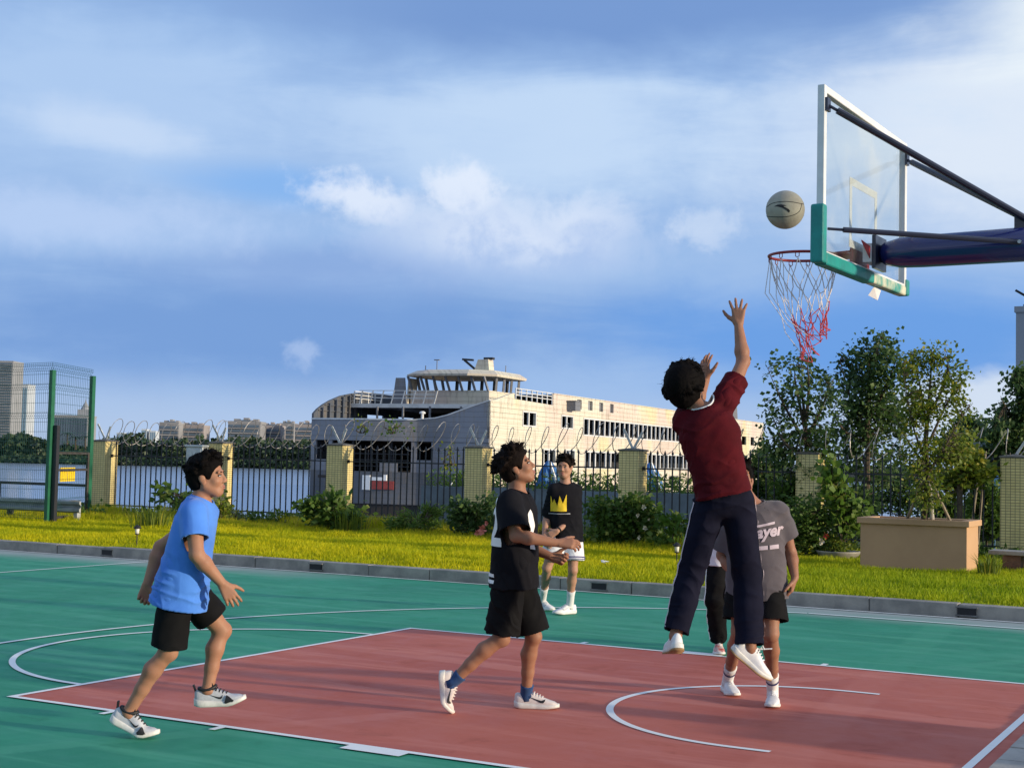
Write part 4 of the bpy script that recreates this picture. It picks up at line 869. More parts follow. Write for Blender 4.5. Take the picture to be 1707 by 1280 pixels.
c = DT(1658, 800, 26.5); b = MB(); b.add([c+(0, 0, .16), c+(.1, 0, .05), c+(.12, .03, -.15), c+(-.02, 0, -.2), c+(-.09, -.02, .06)], [(0, 4, 3, 2, 1)]); b.bar(c+(0, .02, .15), (c[0], c[1]+.02, 0), .02)
tag(b.build('blue_rag', pmat('rag_blue', (.20, .42, .75), .7)), 'light blue rag on a stick behind the railing', 'rag')

# shrubs and weeds before the fence
def fshrub(name, label, px, py, rx, ry, D, mat, tw, leaf, per, seed, group='shrubs along the fence', asp=.42, spread=.09, base_y=None, cat='shrub', blobs=()):
    c = at_depth(px, py, D); k = D/FPX; bs = c.copy(); bs[2] = 0.12 if py > 800 else c[2]-.12
    st = [([bs+(RNG.uniform(-.05, .05), 0, 0), bs+(c-bs)*.5+(RNG.uniform(-.1, .1), RNG.uniform(-.1, .1), 0), c+(RNG.uniform(-1, 1)*rx*k*.6, RNG.uniform(-.1, .1), ry*k*.5)], [.014, .009, .004]) for _ in range(4)]
    bl = [(c, (rx*k, min(rx*k, .5), ry*k), tw)]+[(at_depth(x, y, D), (a*k, min(a*k, .4), e*k), n) for x, y, a, e, n in blobs]
    return plant(name, label, bs, st, bl, mat, cat, group, leaf=leaf, per=per, seed=seed, asp=asp, spread=spread, trunk_name='stem', crown_name='foliage')
fshrub('broadleaf_shrub', 'broad leaved green shrub by the ship bow pillar', 550, 862, 36, 30, 28.2, L_mid, 50, .14, 12, 61, asp=.36, blobs=((520, 845, 26, 10, 14), (590, 865, 22, 14, 12), (555, 832, 20, 10, 10)))
fshrub('fern_shrub', 'feathery bright fern shrub leaning on the railing', 692, 882, 44, 30, 27.4, L_brt, 80, .085, 26, 62, asp=.16, spread=.05, blobs=((720, 852, 24, 8, 18), (655, 872, 18, 12, 12)))
fshrub('rose_bush', 'rose bush with pink blooms left of the black shirted player', 790, 872, 36, 38, 26.8, L_dark, 70, .10, 16, 63, blobs=((815, 850, 18, 26, 18), (765, 845, 16, 16, 10), (775, 905, 30, 12, 14)))
fshrub('rose_bush', 'tall rose bush with white blooms at the fifth pillar', 1045, 868, 44, 36, 25.2, L_mid, 95, .095, 17, 64, blobs=((1000, 850, 30, 18, 24), (1085, 865, 22, 30, 22), (1010, 890, 34, 20, 24), (1060, 840, 24, 12, 14)))
fshrub('leafy_weed', 'yellow green leafy weed between the rose bush and jumping player', 1125, 874, 24, 12, 24.8, L_brt, 16, .13, 8, 65, blobs=((1100, 905, 18, 12, 8),))
fshrub('dense_bush', 'dense dark green bush right of the grey shirted player', 1345, 872, 42, 44, 23.6, L_mid, 130, .075, 24, 66, asp=.3, blobs=((1320, 905, 26, 20, 30), (1372, 905, 24, 20, 24)))
fshrub('creeper', 'bright creeper hanging on the railing left of the planter', 1402, 838, 20, 34, 23.4, L_brt, 34, .13, 10, 67, asp=.45, blobs=((1385, 800, 8, 40, 18), (1425, 850, 16, 8, 8), (1415, 875, 14, 16, 10)), cat='creeper')
fshrub('leafy_weed', 'leafy shrub rising behind the back of the player in blue', 300, 835, 30, 18, 31.0, L_mid, 26, .15, 9, 68, blobs=((270, 822, 18, 8, 8), (330, 850, 30, 16, 14)))
fshrub('yellow_weed', 'yellowing weed in front of the chest of the player in blue', 368, 852, 14, 22, 30.5, L_yel, 22, .10, 12, 69)
fshrub('leafy_weed', 'low weed clump at the foot of the gate side pillar', 152, 862, 24, 12, 31.5, L_brt, 26, .11, 12, 70)
fshrub('pale_weed', 'pale thin weed right of the player in blue', 392, 862, 18, 18, 31.0, leaf_mat('leaf_pale', (.12, .17, .09), (.18, .22, .12)), 18, .07, 10, 71)
fshrub('red_weed', 'reddish leaved weed between the two black shirted players', 906, 893, 14, 18, 26.0, leaf_mat('leaf_red', (.25, .06, .03), (.12, .14, .03)), 16, .09, 9, 72)
fshrub('wire_vine', 'yellow green vine tuft caught on the razor wire by the bow', 652, 713, 24, 5, 29.0, L_brt, 12, .07, 7, 73, cat='vine', group='vines on the razor wire')
fshrub('wire_vine', 'small yellow vine tuft on the razor wire above the bow pillar', 604, 712, 7, 7, 29.2, L_yel, 6, .07, 6, 74, cat='vine', group='vines on the razor wire')
fshrub('wire_vine', 'thin vine climbing the bars right of the ship bow', 750, 765, 4, 34, 27.8, L_yel, 10, .07, 5, 75, cat='vine', group='vines on the razor wire')
fshrub('bowl_plant', 'tawny small leaved plant in the shallow bowl', 1395, 915, 26, 8, 23.35, L_yel, 34, .05, 16, 76, group=None, cat='plant')
# roses
def rose(px, py, D, r, col, lb, grp):
    c = at_depth(px, py, D); b = MB(); rng = np.random.default_rng(int(px*7+py))
    for k in range(16):
        a = k*2.4; rr = r*(.25+.75*k/16); d = np.array([math.cos(a)*.8, -.55-.25*rng.random(), math.sin(a)*.8]); d /= np.linalg.norm(d); s = np.cross(d, unit(1, rng)[0]); s /= np.linalg.norm(s); n = np.cross(s, d)
        p = c+d*rr*.3; b.add([p, p+d*rr*.6+s*rr*.55, p+d*rr*1.1+n*rr*.25, p+d*rr*.6-s*rr*.55], [(0, 1, 2, 3)])
    return tag(b.build('rose', col), lb, 'flower', grp)
R_w = pmat('petal_white', (.62, .55, .42), .6); R_p = pmat('petal_pink', (.62, .20, .16), .6); R_r = pmat('petal_red', (.45, .03, .03), .6)
for i, (x, y, s_) in enumerate(((1074, 845, .050), (1064, 858, .045), (1076, 880, .05), (1066, 895, .04), (1082, 866, .03))): rose(x, y, 24.7, s_, R_w, ['topmost white rose on the pillar bush', 'second white rose below the top bloom', 'large white rose low on the pillar bush', 'lowest white rose of the pillar bush', 'small white rose midway on the pillar bush'][i], 'white roses')
for i, (x, y, s_) in enumerate(((806, 882, .10), (797, 888, .07), (812, 872, .05))): rose(x, y, 26.2, s_, R_p, ['largest pink rose behind the black shirt', 'left smaller pink rose behind the black shirt', 'topmost small pink rose behind the black shirt'][i], 'pink roses')
rose(1378, 893, 23.1, .06, R_r, 'single red rose by the creeper', None); rose(1370, 902, 23.1, .06, R_w, 'single white rose under the red one', None)

# lawn grass: short blades, taller straw-coloured growth near the fence
def grass(n, seed=5):
    rng = np.random.default_rng(seed); X = rng.uniform(-31, 3.5, n*2); Y = 7.42+(16.25-7.42)*rng.random(n*2)
    # keep what lies inside a generous wedge in front of the camera and outside the planter
    px = (X-CAM[0])*RH[0]+(Y-CAM[1])*RH[1]; pd = (X-CAM[0])*FH[0]+(Y-CAM[1])*FH[1]
    ok = (np.abs(px/pd) < .47) & ~((X > -4.38) & (X < -2.84) & (Y > 12.0) & (Y < 12.85)); X, Y = X[ok][:n], Y[ok][:n]; n = len(X)
    tall = np.clip((Y-12.3)/3.0, 0, 1)*np.clip((-X-5)/4, .25, 1)*(vnoise(np.stack([X*1.2, Y*1.2, 0*X], -1)) > .38); cl = vnoise(np.stack([X*2.5, Y*2.5, 0*X+9], -1))
    h = rng.uniform(.035, .085, n)*(.7+.9*cl) + tall*rng.uniform(.02, .22, n)
    w = rng.uniform(.006, .013, n)*(1+tall*.3); a = rng.uniform(0, 2*np.pi, n); ln = rng.normal(size=(n, 2))*.35*h[:, None]
    Z = lawn_z(X, Y)-.01; P = np.stack([X, Y, Z], 1); sx = np.stack([np.cos(a), np.sin(a), 0*a], 1)*w[:, None]
    V = np.stack([P-sx, P+sx, P+np.stack([ln[:, 0], ln[:, 1], h], 1)], 1).reshape(-1, 3); return V, np.arange(3*n).reshape(-1, 3)
def grass_mat():
    m, t, b, out = new_mat('grass_blades'); P = geoco(t); X, Y, Z = t.sep(P); oi = t.new('ShaderNodeNewGeometry').outputs['Random Per Island']
    f = t.m('ADD', t.m('MULTIPLY', t.noise(P, 0.5, 4, 0.6), 0.9), t.m('MULTIPLY', oi, 0.35)); col = t.mix(t.mr(f, 0.42, 0.85), (0.38, 0.43, 0.008), (0.66, 0.58, 0.010))
    col = t.mix(t.m('MULTIPLY', t.mr(Y, 12.0, 15.0), t.mr(oi, .35, .9)), col, (0.42, 0.34, 0.05)); col = t.mix(t.m('MULTIPLY', t.mr(X, -8.0, -4.0), .55), col, (0.19, 0.33, 0.012))
    t.put(b.inputs['Base Color'], col); b.inputs['Roughness'].default_value = .6; b.inputs['Specular IOR Level'].default_value = .2
    tr = t.new('ShaderNodeBsdfTranslucent'); t.put(tr.inputs[0], col); mx = t.new('ShaderNodeMixShader'); mx.inputs[0].default_value = .45
    t.l.new(b.outputs[0], mx.inputs[1]); t.l.new(tr.outputs[0], mx.inputs[2]); t.l.new(mx.outputs[0], out.inputs[0]); return m
M_grass = grass_mat()
V, F = grass(330000); tag(link('grass', np_mesh('grass', V, F, False), M_grass), 'short yellow green grass covering the lawn', 'grass', kind='stuff')
def tuft(name, label, c, n, h, r, mat, seed, group=None, wd=.009):
    rng = np.random.default_rng(seed); b = MB(); c = np.asarray(c, float)
    for k in range(n):
        a = rng.uniform(0, 6.28); q = c+(math.cos(a)*r*rng.random(), math.sin(a)*r*rng.random(), 0); d = np.array([math.cos(a), math.sin(a), 0])*rng.uniform(.1, .55)*h; hh = h*rng.uniform(.6, 1.1); s = np.array([-math.sin(a), math.cos(a), 0])*wd
        m = q+d*.35+(0, 0, hh*.65); e = q+d+(0, 0, hh*rng.uniform(.8, 1)); b.add([q-s, q+s, m+s*.8, m-s*.8, e], [(0, 1, 2, 3), (3, 2, 4)])
    return tag(b.build(name, mat), label, 'grass tuft', group)
tuft('grass_tuft', 'spiky yellow grass tuft at the planter corner', at_z(1648, 966, .12), 90, .42, .16, L_yel, 81, 'grass tufts')
for i, (px, py, lb) in enumerate(((1000, 918, 'long bladed grass tuft left of the white rose bush'), (1060, 920, 'long bladed grass tuft under the white roses'), (700, 915, 'grass tuft under the fern shrub'), (580, 905, 'dry reddish grass tuft by the bow pillar'), (250, 880, 'tall straw tuft left of the player in blue'), (1115, 915, 'long bladed grass tuft left of the jumping legs'))):
    p_ = at_depth(px, py, 25.6 if px > 900 else 28.0); p_[2] = .12; tuft('grass_tuft', lb, p_, 110, .55, .45, L_brt if px > 600 else L_yel, 82+i, 'grass tufts', .011)
# straggling undergrowth along the foot of the wall, and weeds on the quay
def undergrowth():
    rng = np.random.default_rng(91); n = 9000; X = rng.uniform(-29, -2.2, n); Y = rng.normal(15.85, .22, n).clip(15, 16.2); d = vnoise(np.stack([X*.9, 0*X, 0*X], -1)); ok = rng.random(n) < .25+d; X, Y, d = X[ok], Y[ok], d[ok]
    P = np.stack([X, Y, .12+rng.random(len(X))**1.5*(.08+.26*d*d)], 1); return leaf_mesh(P, rng.uniform(.05, .14, len(X)), rng, asp=.3)
V, F = undergrowth(); tag(link('undergrowth', np_mesh('undergrowth', V, F, False), L_mid), 'tangled weeds along the foot of the fence wall', 'weeds', kind='stuff')
def quay_weeds():
    rng = np.random.default_rng(92); n = 5000; X = rng.uniform(-22, -9.5, n); Y = rng.uniform(27.5, 30, n); P = np.stack([X, Y, .8+rng.random(n)**2*.5], 1); return leaf_mesh(P, rng.uniform(.1, .25, n), rng, asp=.15)
V, F = quay_weeds(); tag(link('quay_weeds', np_mesh('quay_weeds', V, F, False), L_brt), 'tall weeds growing along the quay top', 'weeds', kind='stuff')
# the wooded far bank reads as one mass
def far_wood():
    rng = np.random.default_rng(95); P = []; S = []
    xs = [-200, 0, 30, 60, 90, 150, 190, 225, 250, 280, 340, 380, 420, 470, 520, 600, 900, 1600]; ys = [735, 728, 720, 726, 738, 745, 727, 718, 731, 734, 728, 723, 729, 731, 734, 738, 740, 740]
    for k in range(210):
        px = rng.uniform(-160, 560) if k < 170 else rng.uniform(560, 1500); D = rng.uniform(394, 440); top = np.interp(px, xs, ys)+rng.uniform(-1, 9); c = at_depth(px, top, D); H = c[2]-WZ-.5; r = rng.uniform(2.2, 4.2)
        m = 150; u = unit(m, rng); q = np.array([c[0], c[1], WZ+.5+H*.5])+u*np.array([r, r, H*.5])*(.75+.3*rng.random((m, 1))); P.append(q); S.append(rng.uniform(.7, 1.5, m))
    for k in range(260):   # bushes down to the waterline
        px = rng.uniform(-160, 900); c = at_depth(px, 776, rng.uniform(385, 391)); m = 40; P.append(np.array([c[0], c[1], WZ+.9])+unit(m, rng)*np.array([2.6, 1.2, 1.2])*(.6+.4*rng.random((m, 1)))); S.append(rng.uniform(.6, 1.2, m))
    P = np.concatenate(P); S = np.concatenate(S); return leaf_mesh(P, S, rng, asp=.5)
V, F = far_wood(); tag(link('far_wood', np_mesh('far_wood', V, F, False), leaf_mat('leaf_far', (.018, .042, .022), (.04, .07, .03), scale=.06, trans=.15)), 'dark wooded strip along the far bank of the river', 'trees', kind='stuff')
for i, (px, yt) in enumerate(((112, 722), (126, 728), (142, 727))):
    c = at_depth(px, yt, 396); base = c.copy(); base[2] = WZ+1.5; o = tag(empty('palm_tree', base), ['leftmost palm seen through the gate across the river', 'middle palm seen through the gate across the river', 'rightmost palm seen through the gate across the river'][i], 'palm', 'palms on the far bank')
    H = c[2]-base[2]; b = MB(); b.tube([(0, 0, 0), (.2, 0, H*.5), (0, 0, H)], [.3, .24, .18], 6); b.build('trunk', M_bark, o); b = MB()
    for k in range(13):
        a = k*2.4; r = 2.6; p = [np.array([math.cos(a)*r*t_, math.sin(a)*r*t_, H+.9*t_-1.9*t_*t_]) for t_ in (0, .35, .7, 1)]; s = np.array([-math.sin(a), math.cos(a), 0])*.32
        for u in range(3): b.add([p[u]-s*(1-.3*u), p[u]+s*(1-.3*u), p[u+1]+s*(.7-.3*u), p[u+1]-s*(.7-.3*u)], [(0, 1, 2, 3)])
    b.build('crown', MATS['leaf_far'], o)
# ------------------------------------------------------------------ basketball hoop
hp = tag(empty('basketball_hoop', (HX, 0, 0), rad(-2.2)), 'basketball hoop with glass backboard, teal padding and navy boom arm', 'basketball hoop')
M_navy = pmat('navy_enamel', (0.008, 0.014, 0.105), 0.22, spec=.6, coat=.3); M_arm = pmat('arm_black_blue', (0.012, 0.015, 0.035), 0.3, spec=.6)
M_teal = pmat('teal_padding', (0.010, 0.26, 0.235), 0.5, c2=(0.012, 0.20, 0.19), scale=8, bmp=.25, bscale=25); M_wfr = pmat('white_frame', (0.70, 0.71, 0.72), .35, var=.12, scale=8)
M_rim = pmat('rim_red', (0.30, 0.025, 0.03), .4, var=.3, scale=20); M_net_w = pmat('net_white', (.72, .68, .70), .8); M_net_r = pmat('net_red', (.50, .07, .08), .8)
def glass_mat():
    m, t, b, out = new_mat('backboard_glass'); tr = t.new('ShaderNodeBsdfTransparent'); tr.inputs[0].default_value = (.95, .97, .96, 1); gl = t.new('ShaderNodeBsdfGlossy'); gl.inputs['Roughness'].default_value = .02
    df = t.new('ShaderNodeBsdfDiffuse'); df.inputs[0].default_value = (.75, .72, .6, 1)
    mx = t.new('ShaderNodeMixShader'); mx.inputs[0].default_value = .10; t.l.new(tr.outputs[0], mx.inputs[1]); t.l.new(gl.outputs[0], mx.inputs[2])
    P = geoco(t); m2 = t.new('ShaderNodeMixShader'); t.l.new(t.mr(t.noise(P, 2.5, 4), .45, .75, .015, .10), m2.inputs[0]); t.l.new(mx.outputs[0], m2.inputs[1]); t.l.new(df.outputs[0], m2.inputs[2]); t.l.new(m2.outputs[0], out.inputs[0]); return m
BBX = .40; zb0, zb1 = 2.90, 3.95      # board plane in hoop-local x
b = MB(); b.box((BBX+.012, -.885, zb0+.015), (BBX+.022, .885, zb1-.015)); b.build('backboard_glass', glass_mat(), hp)
b = MB(); e = .045
b.box((BBX, -.90, zb0), (BBX+e, -.855, zb1)); b.build('frame_bar', M_wfr, hp, bevel=.003, seg=1)
b = MB(); b.box((BBX, .855, zb0), (BBX+e, .90, zb1)); b.build('frame_bar', M_wfr, hp, bevel=.003, seg=1)
for z in (zb0, zb1-.045):
    b = MB(); b.box((BBX+.001, -.854, z), (BBX+e-.001, .854, z+.045)); b.build('frame_bar', M_wfr, hp, bevel=.003, seg=1)
for (y0, y1, z0, z1) in ((-.295, -.245, 3.05, 3.50), (.245, .295, 3.05, 3.50), (-.244, .244, 3.45, 3.50), (-.244, .244, 3.05, 3.10)):
    b = MB(); b.box((BBX+.009, y0, z0), (BBX+.0115, y1, z1)); b.build('target_stripe', M_wfr, hp)
def pad(pts, w, name='padding'):
    b = MB(); b.tube(pts, w, 8); return b
for s_ in (-1, 1):
    z1 = 3.22 if s_ < 0 else 2.98
    b = MB(); b.box((BBX-.025, s_*.905-.035, zb0-.035), (BBX+.06, s_*.905+.035, z1)); b.build('padding', M_teal, hp, bevel=.018, seg=3)
b = MB(); b.box((BBX-.025, -.868, zb0-.042), (BBX+.06, .10, zb0+.035)); b.build('padding', M_teal, hp, bevel=.018, seg=3)
b = MB(); b.box((BBX-.02, .104, zb0-.038), (BBX+.055, .866, zb0+.03)); b.build('padding', pmat('worn_padding', (.012, .25, .22), .6, c2=(.62, .58, .44), scale=5.5), hp, bevel=.016, seg=3)
b = MB(); v = [(BBX+.0, .28, zb0-.04), (BBX+.03, .34, zb0-.06), (BBX+.02, .30, zb0-.13), (BBX-.03, .25, zb0-.10), (BBX-.03, .36, zb0-.11)]; b.add(v, [(0, 1, 2, 3), (1, 4, 2)]); b.build('torn_flap', M_net_w, hp)
# rim
ringp = [(.225*math.cos(a), .225*math.sin(a), 3.05) for a in np.linspace(0, 2*math.pi, 48, endpoint=False)]
b = MB(); b.tube(ringp, .0095, 8, closed=True); b.build('rim', M_rim, hp, True)
b = MB(); b.bar((.19, -.10, 3.04), (BBX-.003, -.16, 3.04), .014); b.bar((.19, .10, 3.04), (BBX-.003, .16, 3.04), .014); b.box((.22, -.09, 3.025), (BBX-.003, .09, 3.04)); b.box((BBX-.022, -.18, 2.93), (BBX-.002, .18, 3.06)); b.build('rim_bracket', M_rim, hp)
hk = [2*math.pi*(k+.35)/12 for k in range(12)]
for a in hk:
    b = MB(); c = np.array([.225*math.cos(a), .225*math.sin(a), 3.04]); t_ = np.array([-math.sin(a), math.cos(a), 0])
    b.tube([c+t_*.012, c+t_*.012-(0, 0, .02), c-(0, 0, .028), c-t_*.012-(0, 0, .02), c-t_*.012], .003, 5); b.build('net_hook', M_rim, hp)
# net: knotted rows, dragged to one side and tangled low down
rng = np.random.default_rng(17); rows = []
for r in range(7):
    t_ = r/6; row = []
    for k in range(12):
        a = hk[k]+(math.pi/12 if r % 2 else 0); R_ = [.225, .205, .165, .13, .105, .09, .085][r]
        z = 3.02-[0, .13, .25, .36, .45, .52, .58][r]-.02*math.cos(a*2+1)*t_; jit = .004+.030*t_*t_
        row.append(np.array([R_*math.cos(a)*(1-.25*t_)+.10*t_**1.3+rng.normal()*jit, R_*math.sin(a)*(1-.35*t_)+.03*t_+rng.normal()*jit, z+rng.normal()*jit*1.6+.10*t_*(math.cos(a))*.9]))
    rows.append(row)
bw, br_ = MB(), MB()
for r in range(6):
    for k in range(12):
        for dk in ((0, -1) if r % 2 == 0 else (0, 1)):
            p, q = rows[r][k], rows[r+1][(k+dk) % 12]
            if r in (1, 2) and k in (5, 6, 7) and dk: continue
            m = (p+q)/2-(0, 0, .012)+rng.normal(size=3)*.004*r; (bw if r < 3 else br_).tube([p, m, q], .0032, 5)
for k in range(12):
    for r in range(1, 6): (bw if r < 3 else br_).add(*(lambda c: ([c+(.007, 0, 0), c-(.007, 0, 0), c+(0, .007, 0), c-(0, .007, 0), c+(0, 0, .009), c-(0, 0, .009)], [(0, 2, 4), (2, 1, 4), (1, 3, 4), (3, 0, 4), (2, 0, 5), (1, 2, 5), (3, 1, 5), (0, 3, 5)]))(rows[r][k]))
for k, dx in ((6, -.02), (7, .0), (5, .01)):   # loose long strands
    p = rows[0][k]; e = rows[5][(k+1) % 12]; bw.tube([p, p+(dx-.01, 0, -.22), (p*.35+e*.65)+(-.05, 0, -.07), e], .003, 5)
bw.tube([rows[0][6]+(.06, .1, 0), rows[0][6]+(.065, .1, -.12), rows[0][6]+(.085, .1, -.2)], .003, 5)
bw.build('net_upper', M_net_w, hp); br_.build('net_lower', M_net_r, hp)
# boom, flange, struts
b = MB(); bz = 3.035
ring_ = [(.53, .055), (.56, .075), (.66, .098), (.80, .103), (2.7, .116)]
pts = [(x, 0, bz+(x-.53)*.012) for x, _ in ring_]; b.tube(pts, [r for _, r in ring_], 28); b.build('boom', M_navy, hp, True)
b = MB(); b.box((.505, -.12, 2.93), (.529, .12, 3.145)); b.build('flange', M_arm, hp)
b = MB(); b.box((BBX+.048, -.13, 2.97), (.504, .13, 3.09)); b.build('mount_box', M_wfr, hp)
b = MB(); b.add([(BBX+.05, -.14, 3.11), (.50, -.14, 3.07), (.50, -.14, 2.99), (BBX+.05, -.14, 3.10), (BBX+.05, -.17, 3.11), (.50, -.16, 3.07), (.50, -.16, 2.99), (BBX+.05, -.17, 3.10)], [(0, 1, 2, 3), (7, 6, 5, 4), (0, 4, 5, 1), (1, 5, 6, 2), (2, 6, 7, 3)]); b.build('gusset', M_rim, hp)
b = MB(); b.box((1.365, -.012, 3.14), (1.48, .012, 3.235)); b.box((1.37, -.04, 3.135), (1.475, .04, 3.15)); b.build('strut_bracket', M_arm, hp)
for s_ in (-1, 1):
    up_a, up_b = np.array([BBX+.05, s_*.865, 3.83]), np.array([1.43, s_*.03, 3.205]); d = (up_b-up_a)
    b = MB(); b.tube([up_a+d*.05, up_b], .021, 10); b.build('upper_strut', M_arm, hp)
    b = MB(); b.tube([up_a, up_a+d*.07], .010, 8); b.box((BBX+.046, s_*.865-.03, 3.79), (BBX+.062, s_*.865+.03, 3.87)); b.build('strut_fork', M_arm, hp)
    lo_a, lo_b = np.array([BBX+.06, s_*.865, 3.075]), np.array([1.42, s_*.105, 3.045]); d = lo_b-lo_a
    b = MB(); b.tube([lo_a+d*.08, lo_b], .017, 10); b.build('lower_strut', M_arm, hp)
    b = MB(); b.tube([lo_a, lo_a+d*.10], .009, 8); b.build('strut_fork', M_arm, hp)
    b = MB(); b.tube([lo_b, lo_b+(0, s_*.03, 0)], .012, 8); b.build('bolt', M_galv, hp)
# stand outside the frame
b = MB(); b.tube([(2.55, 0, 3.06), (2.9, 0, 2.6), (3.2, 0, .4)], [.12, .13, .15], 16); b.build('mast', M_navy, hp, True)
b = MB(); b.box((2.7, -.55, .02), (4.6, .55, .42)); b.build('base_box', M_navy, hp, bevel=.03)

# ------------------------------------------------------------------ the ball
def ball_mat():
    m, t, b, _ = new_mat('ball_rubber'); P = objco(t); f = t.mr(t.noise(P, 14, 4), .4, .65)
    t.put(b.inputs['Base Color'], t.mix(f, (.36, .335, .27), (.30, .275, .225))); b.inputs['Roughness'].default_value = .6
    vo = t.new('ShaderNodeTexVoronoi'); t.put(vo.inputs['Vector'], P); vo.inputs['Scale'].default_value = 260; bump(t, b, vo.outputs['Distance'], .4, .002); return m
bc = at_depth(1309, 350, 8.97); BR = .121
me = bpy.data.meshes.new('ball'); bm = bmesh.new(); bmesh.ops.create_icosphere(bm, subdivisions=5, radius=BR); bm.to_mesh(me); bm.free(); me.polygons.foreach_set('use_smooth', [True]*len(me.polygons))
ball = tag(link('basketball', me, ball_mat()), 'grey basketball with dark seams in the air before the hoop', 'ball'); ball.location = tuple(bc)
vd = CAM-bc; vd /= np.linalg.norm(vd); bx_ = np.cross((0, 0, 1), vd); bx_ /= np.linalg.norm(bx_); by_ = np.cross(vd, bx_)   # image right / up at the ball
def onball(u, v): w = math.sqrt(max(1e-4, 1-u*u-v*v)); return (bx_*u+by_*v+vd*w)*BR*1.0005
for nm, uv in (('seam', [(-.96, .16), (-.7, .33), (-.35, .41), (0.05, .43), (.45, .38), (.75, .31), (.93, .28)]), ('seam', [(-.94, -.33), (-.6, -.36), (-.2, -.37), (.2, -.34), (.5, -.25), (.72, -.10), (.80, .12), (.82, .29)])):
    tt = np.linspace(0, len(uv)-1, 40); U = np.interp(tt, range(len(uv)), [q[0] for q in uv]); V_ = np.interp(tt, range(len(uv)), [q[1] for q in uv])
    for _ in range(3): U[1:-1] = (U[:-2]+U[1:-1]*2+U[2:])/4; V_[1:-1] = (V_[:-2]+V_[1:-1]*2+V_[2:])/4
    b = MB(); b.tube([onball(x, y) for x, y in zip(U, V_)], .0022, 6); b.build(nm, M_black, ball)
# back seams, so that the ball is whole from other sides
for tilt in (.45, -.38):
    pts = []
    for a in np.linspace(math.pi*1.02, math.pi*1.98, 30): d = bx_*math.cos(a)*.93+vd*math.sin(a)*.93+by_*tilt*.8; d /= np.linalg.norm(d); pts.append(d*BR*1.0005)
    b = MB(); b.tube(pts, .0022, 6); b.build('seam', M_black, ball)
def ball_mark(poly):
    bm = bmesh.new(); vs = [bm.verts.new((x, y, 0)) for x, y in poly]; f = bm.faces.new(vs); bmesh.ops.triangulate(bm, faces=[f]); bmesh.ops.subdivide_edges(bm, edges=bm.edges, cuts=3, use_grid_fill=True)
    for v in bm.verts: v.co = Vector(onball(v.co.x, v.co.y)*1.012)
    m_ = bpy.data.meshes.new('mark'); bm.to_mesh(m_); bm.free(); return m_
link('printed_mark', ball_mark([(-.58, .17), (-.40, .26), (-.22, .28), (-.05, .25), (.08, .21), (-.04, .20), (-.10, .18), (.06, .10), (.19, .02), (.24, -.06), (.19, -.15), (.10, -.06), (-.02, .03), (-.18, .11), (-.38, .17)]), M_black, ball)
# ------------------------------------------------------------------ figure kit: signed-distance bodies meshed with surface nets
f32 = np.float32
def nz(v): v = np.asarray(v, float); return v/(np.linalg.norm(v)+1e-12)
def rcone(a, b, ra, rb):
    a, b = np.asarray(a, float), np.asarray(b, float); ba = b-a; L2 = max(ba@ba, 1e-9); m = max(ra, rb)
    def fn(P):
        q = P-a; t = np.clip((q@ba)/L2, 0, 1); return np.linalg.norm(q-t[..., None]*ba, axis=-1)-(ra+(rb-ra)*t)
    return np.minimum(a, b)-m, np.maximum(a, b)+m, fn
def tubecut(a, b, ra, rb, e0=0.0, e1=0.0, flat=1.0, side=None):
    """cone with a flat far end (for sleeves and trouser legs), optionally flattened"""
    a, b = np.asarray(a, float), np.asarray(b, float); L = np.linalg.norm(b-a); u = (b-a)/L; m = max(ra, rb)*1.15+.02
    def fn(P):
        q = P-a; x = q@u; t = np.clip(x/L, 0, 1+e1/L); w = q-x[..., None]*u; r = np.linalg.norm(w, axis=-1)
        d = r-(ra+(rb-ra)*t); ball = np.linalg.norm(q, axis=-1)-ra
        return np.maximum(np.where(x < 0, ball, d), x-L-e1)
    return np.minimum(a, b+u*e1)-m, np.maximum(a, b+u*e1)+m, fn
def ell(c, ax, r):
    c = np.asarray(c, float); A = np.asarray(ax, float); r = np.asarray(r, float); e = np.sqrt(((A*r[:, None])**2).sum(0))
    def fn(P):
        q = (P-c)@A.T; k0 = np.linalg.norm(q/r, axis=-1); k1 = np.linalg.norm(q/(r*r), axis=-1)+1e-6; return k0*(k0-1)/k1
    return c-e-.01, c+e+.01, fn
def loft(P0, P1, s0, s1, ts, a, b, off=None, n=2.3, e0=0.0, e1=0.0, grow=0.0):
    P0, P1 = np.asarray(P0, float), np.asarray(P1, float); L = np.linalg.norm(P1-P0); u = (P1-P0)/L; a = np.asarray(a)+grow; b = np.asarray(b)+grow; off = np.zeros(len(ts)) if off is None else np.asarray(off)
    m = max(a.max(), b.max())+abs(off).max()+.03
    def fn(P):
        q = P-P0; x = q@u; t = np.clip(x/L, 0, 1); A_ = np.interp(t, ts, a); B_ = np.interp(t, ts, b); O_ = np.interp(t, ts, off)
        sd = s0*(1-t[..., None])+s1*t[..., None]; sd = sd-(sd@u)[..., None]*u; sd = sd/np.linalg.norm(sd, axis=-1, keepdims=True); fr = np.cross(sd, u)
        X = (q*sd).sum(-1)/A_; Y = ((q*fr).sum(-1)-O_)/B_; rr = (np.abs(X)**n+np.abs(Y)**n)**(1/n); d = (rr-1)*np.minimum(A_, B_)
        return np.maximum(np.maximum(d, -x-e0), x-L-e1)
    return np.minimum(P0, P1)-m, np.maximum(P0, P1)+m, fn
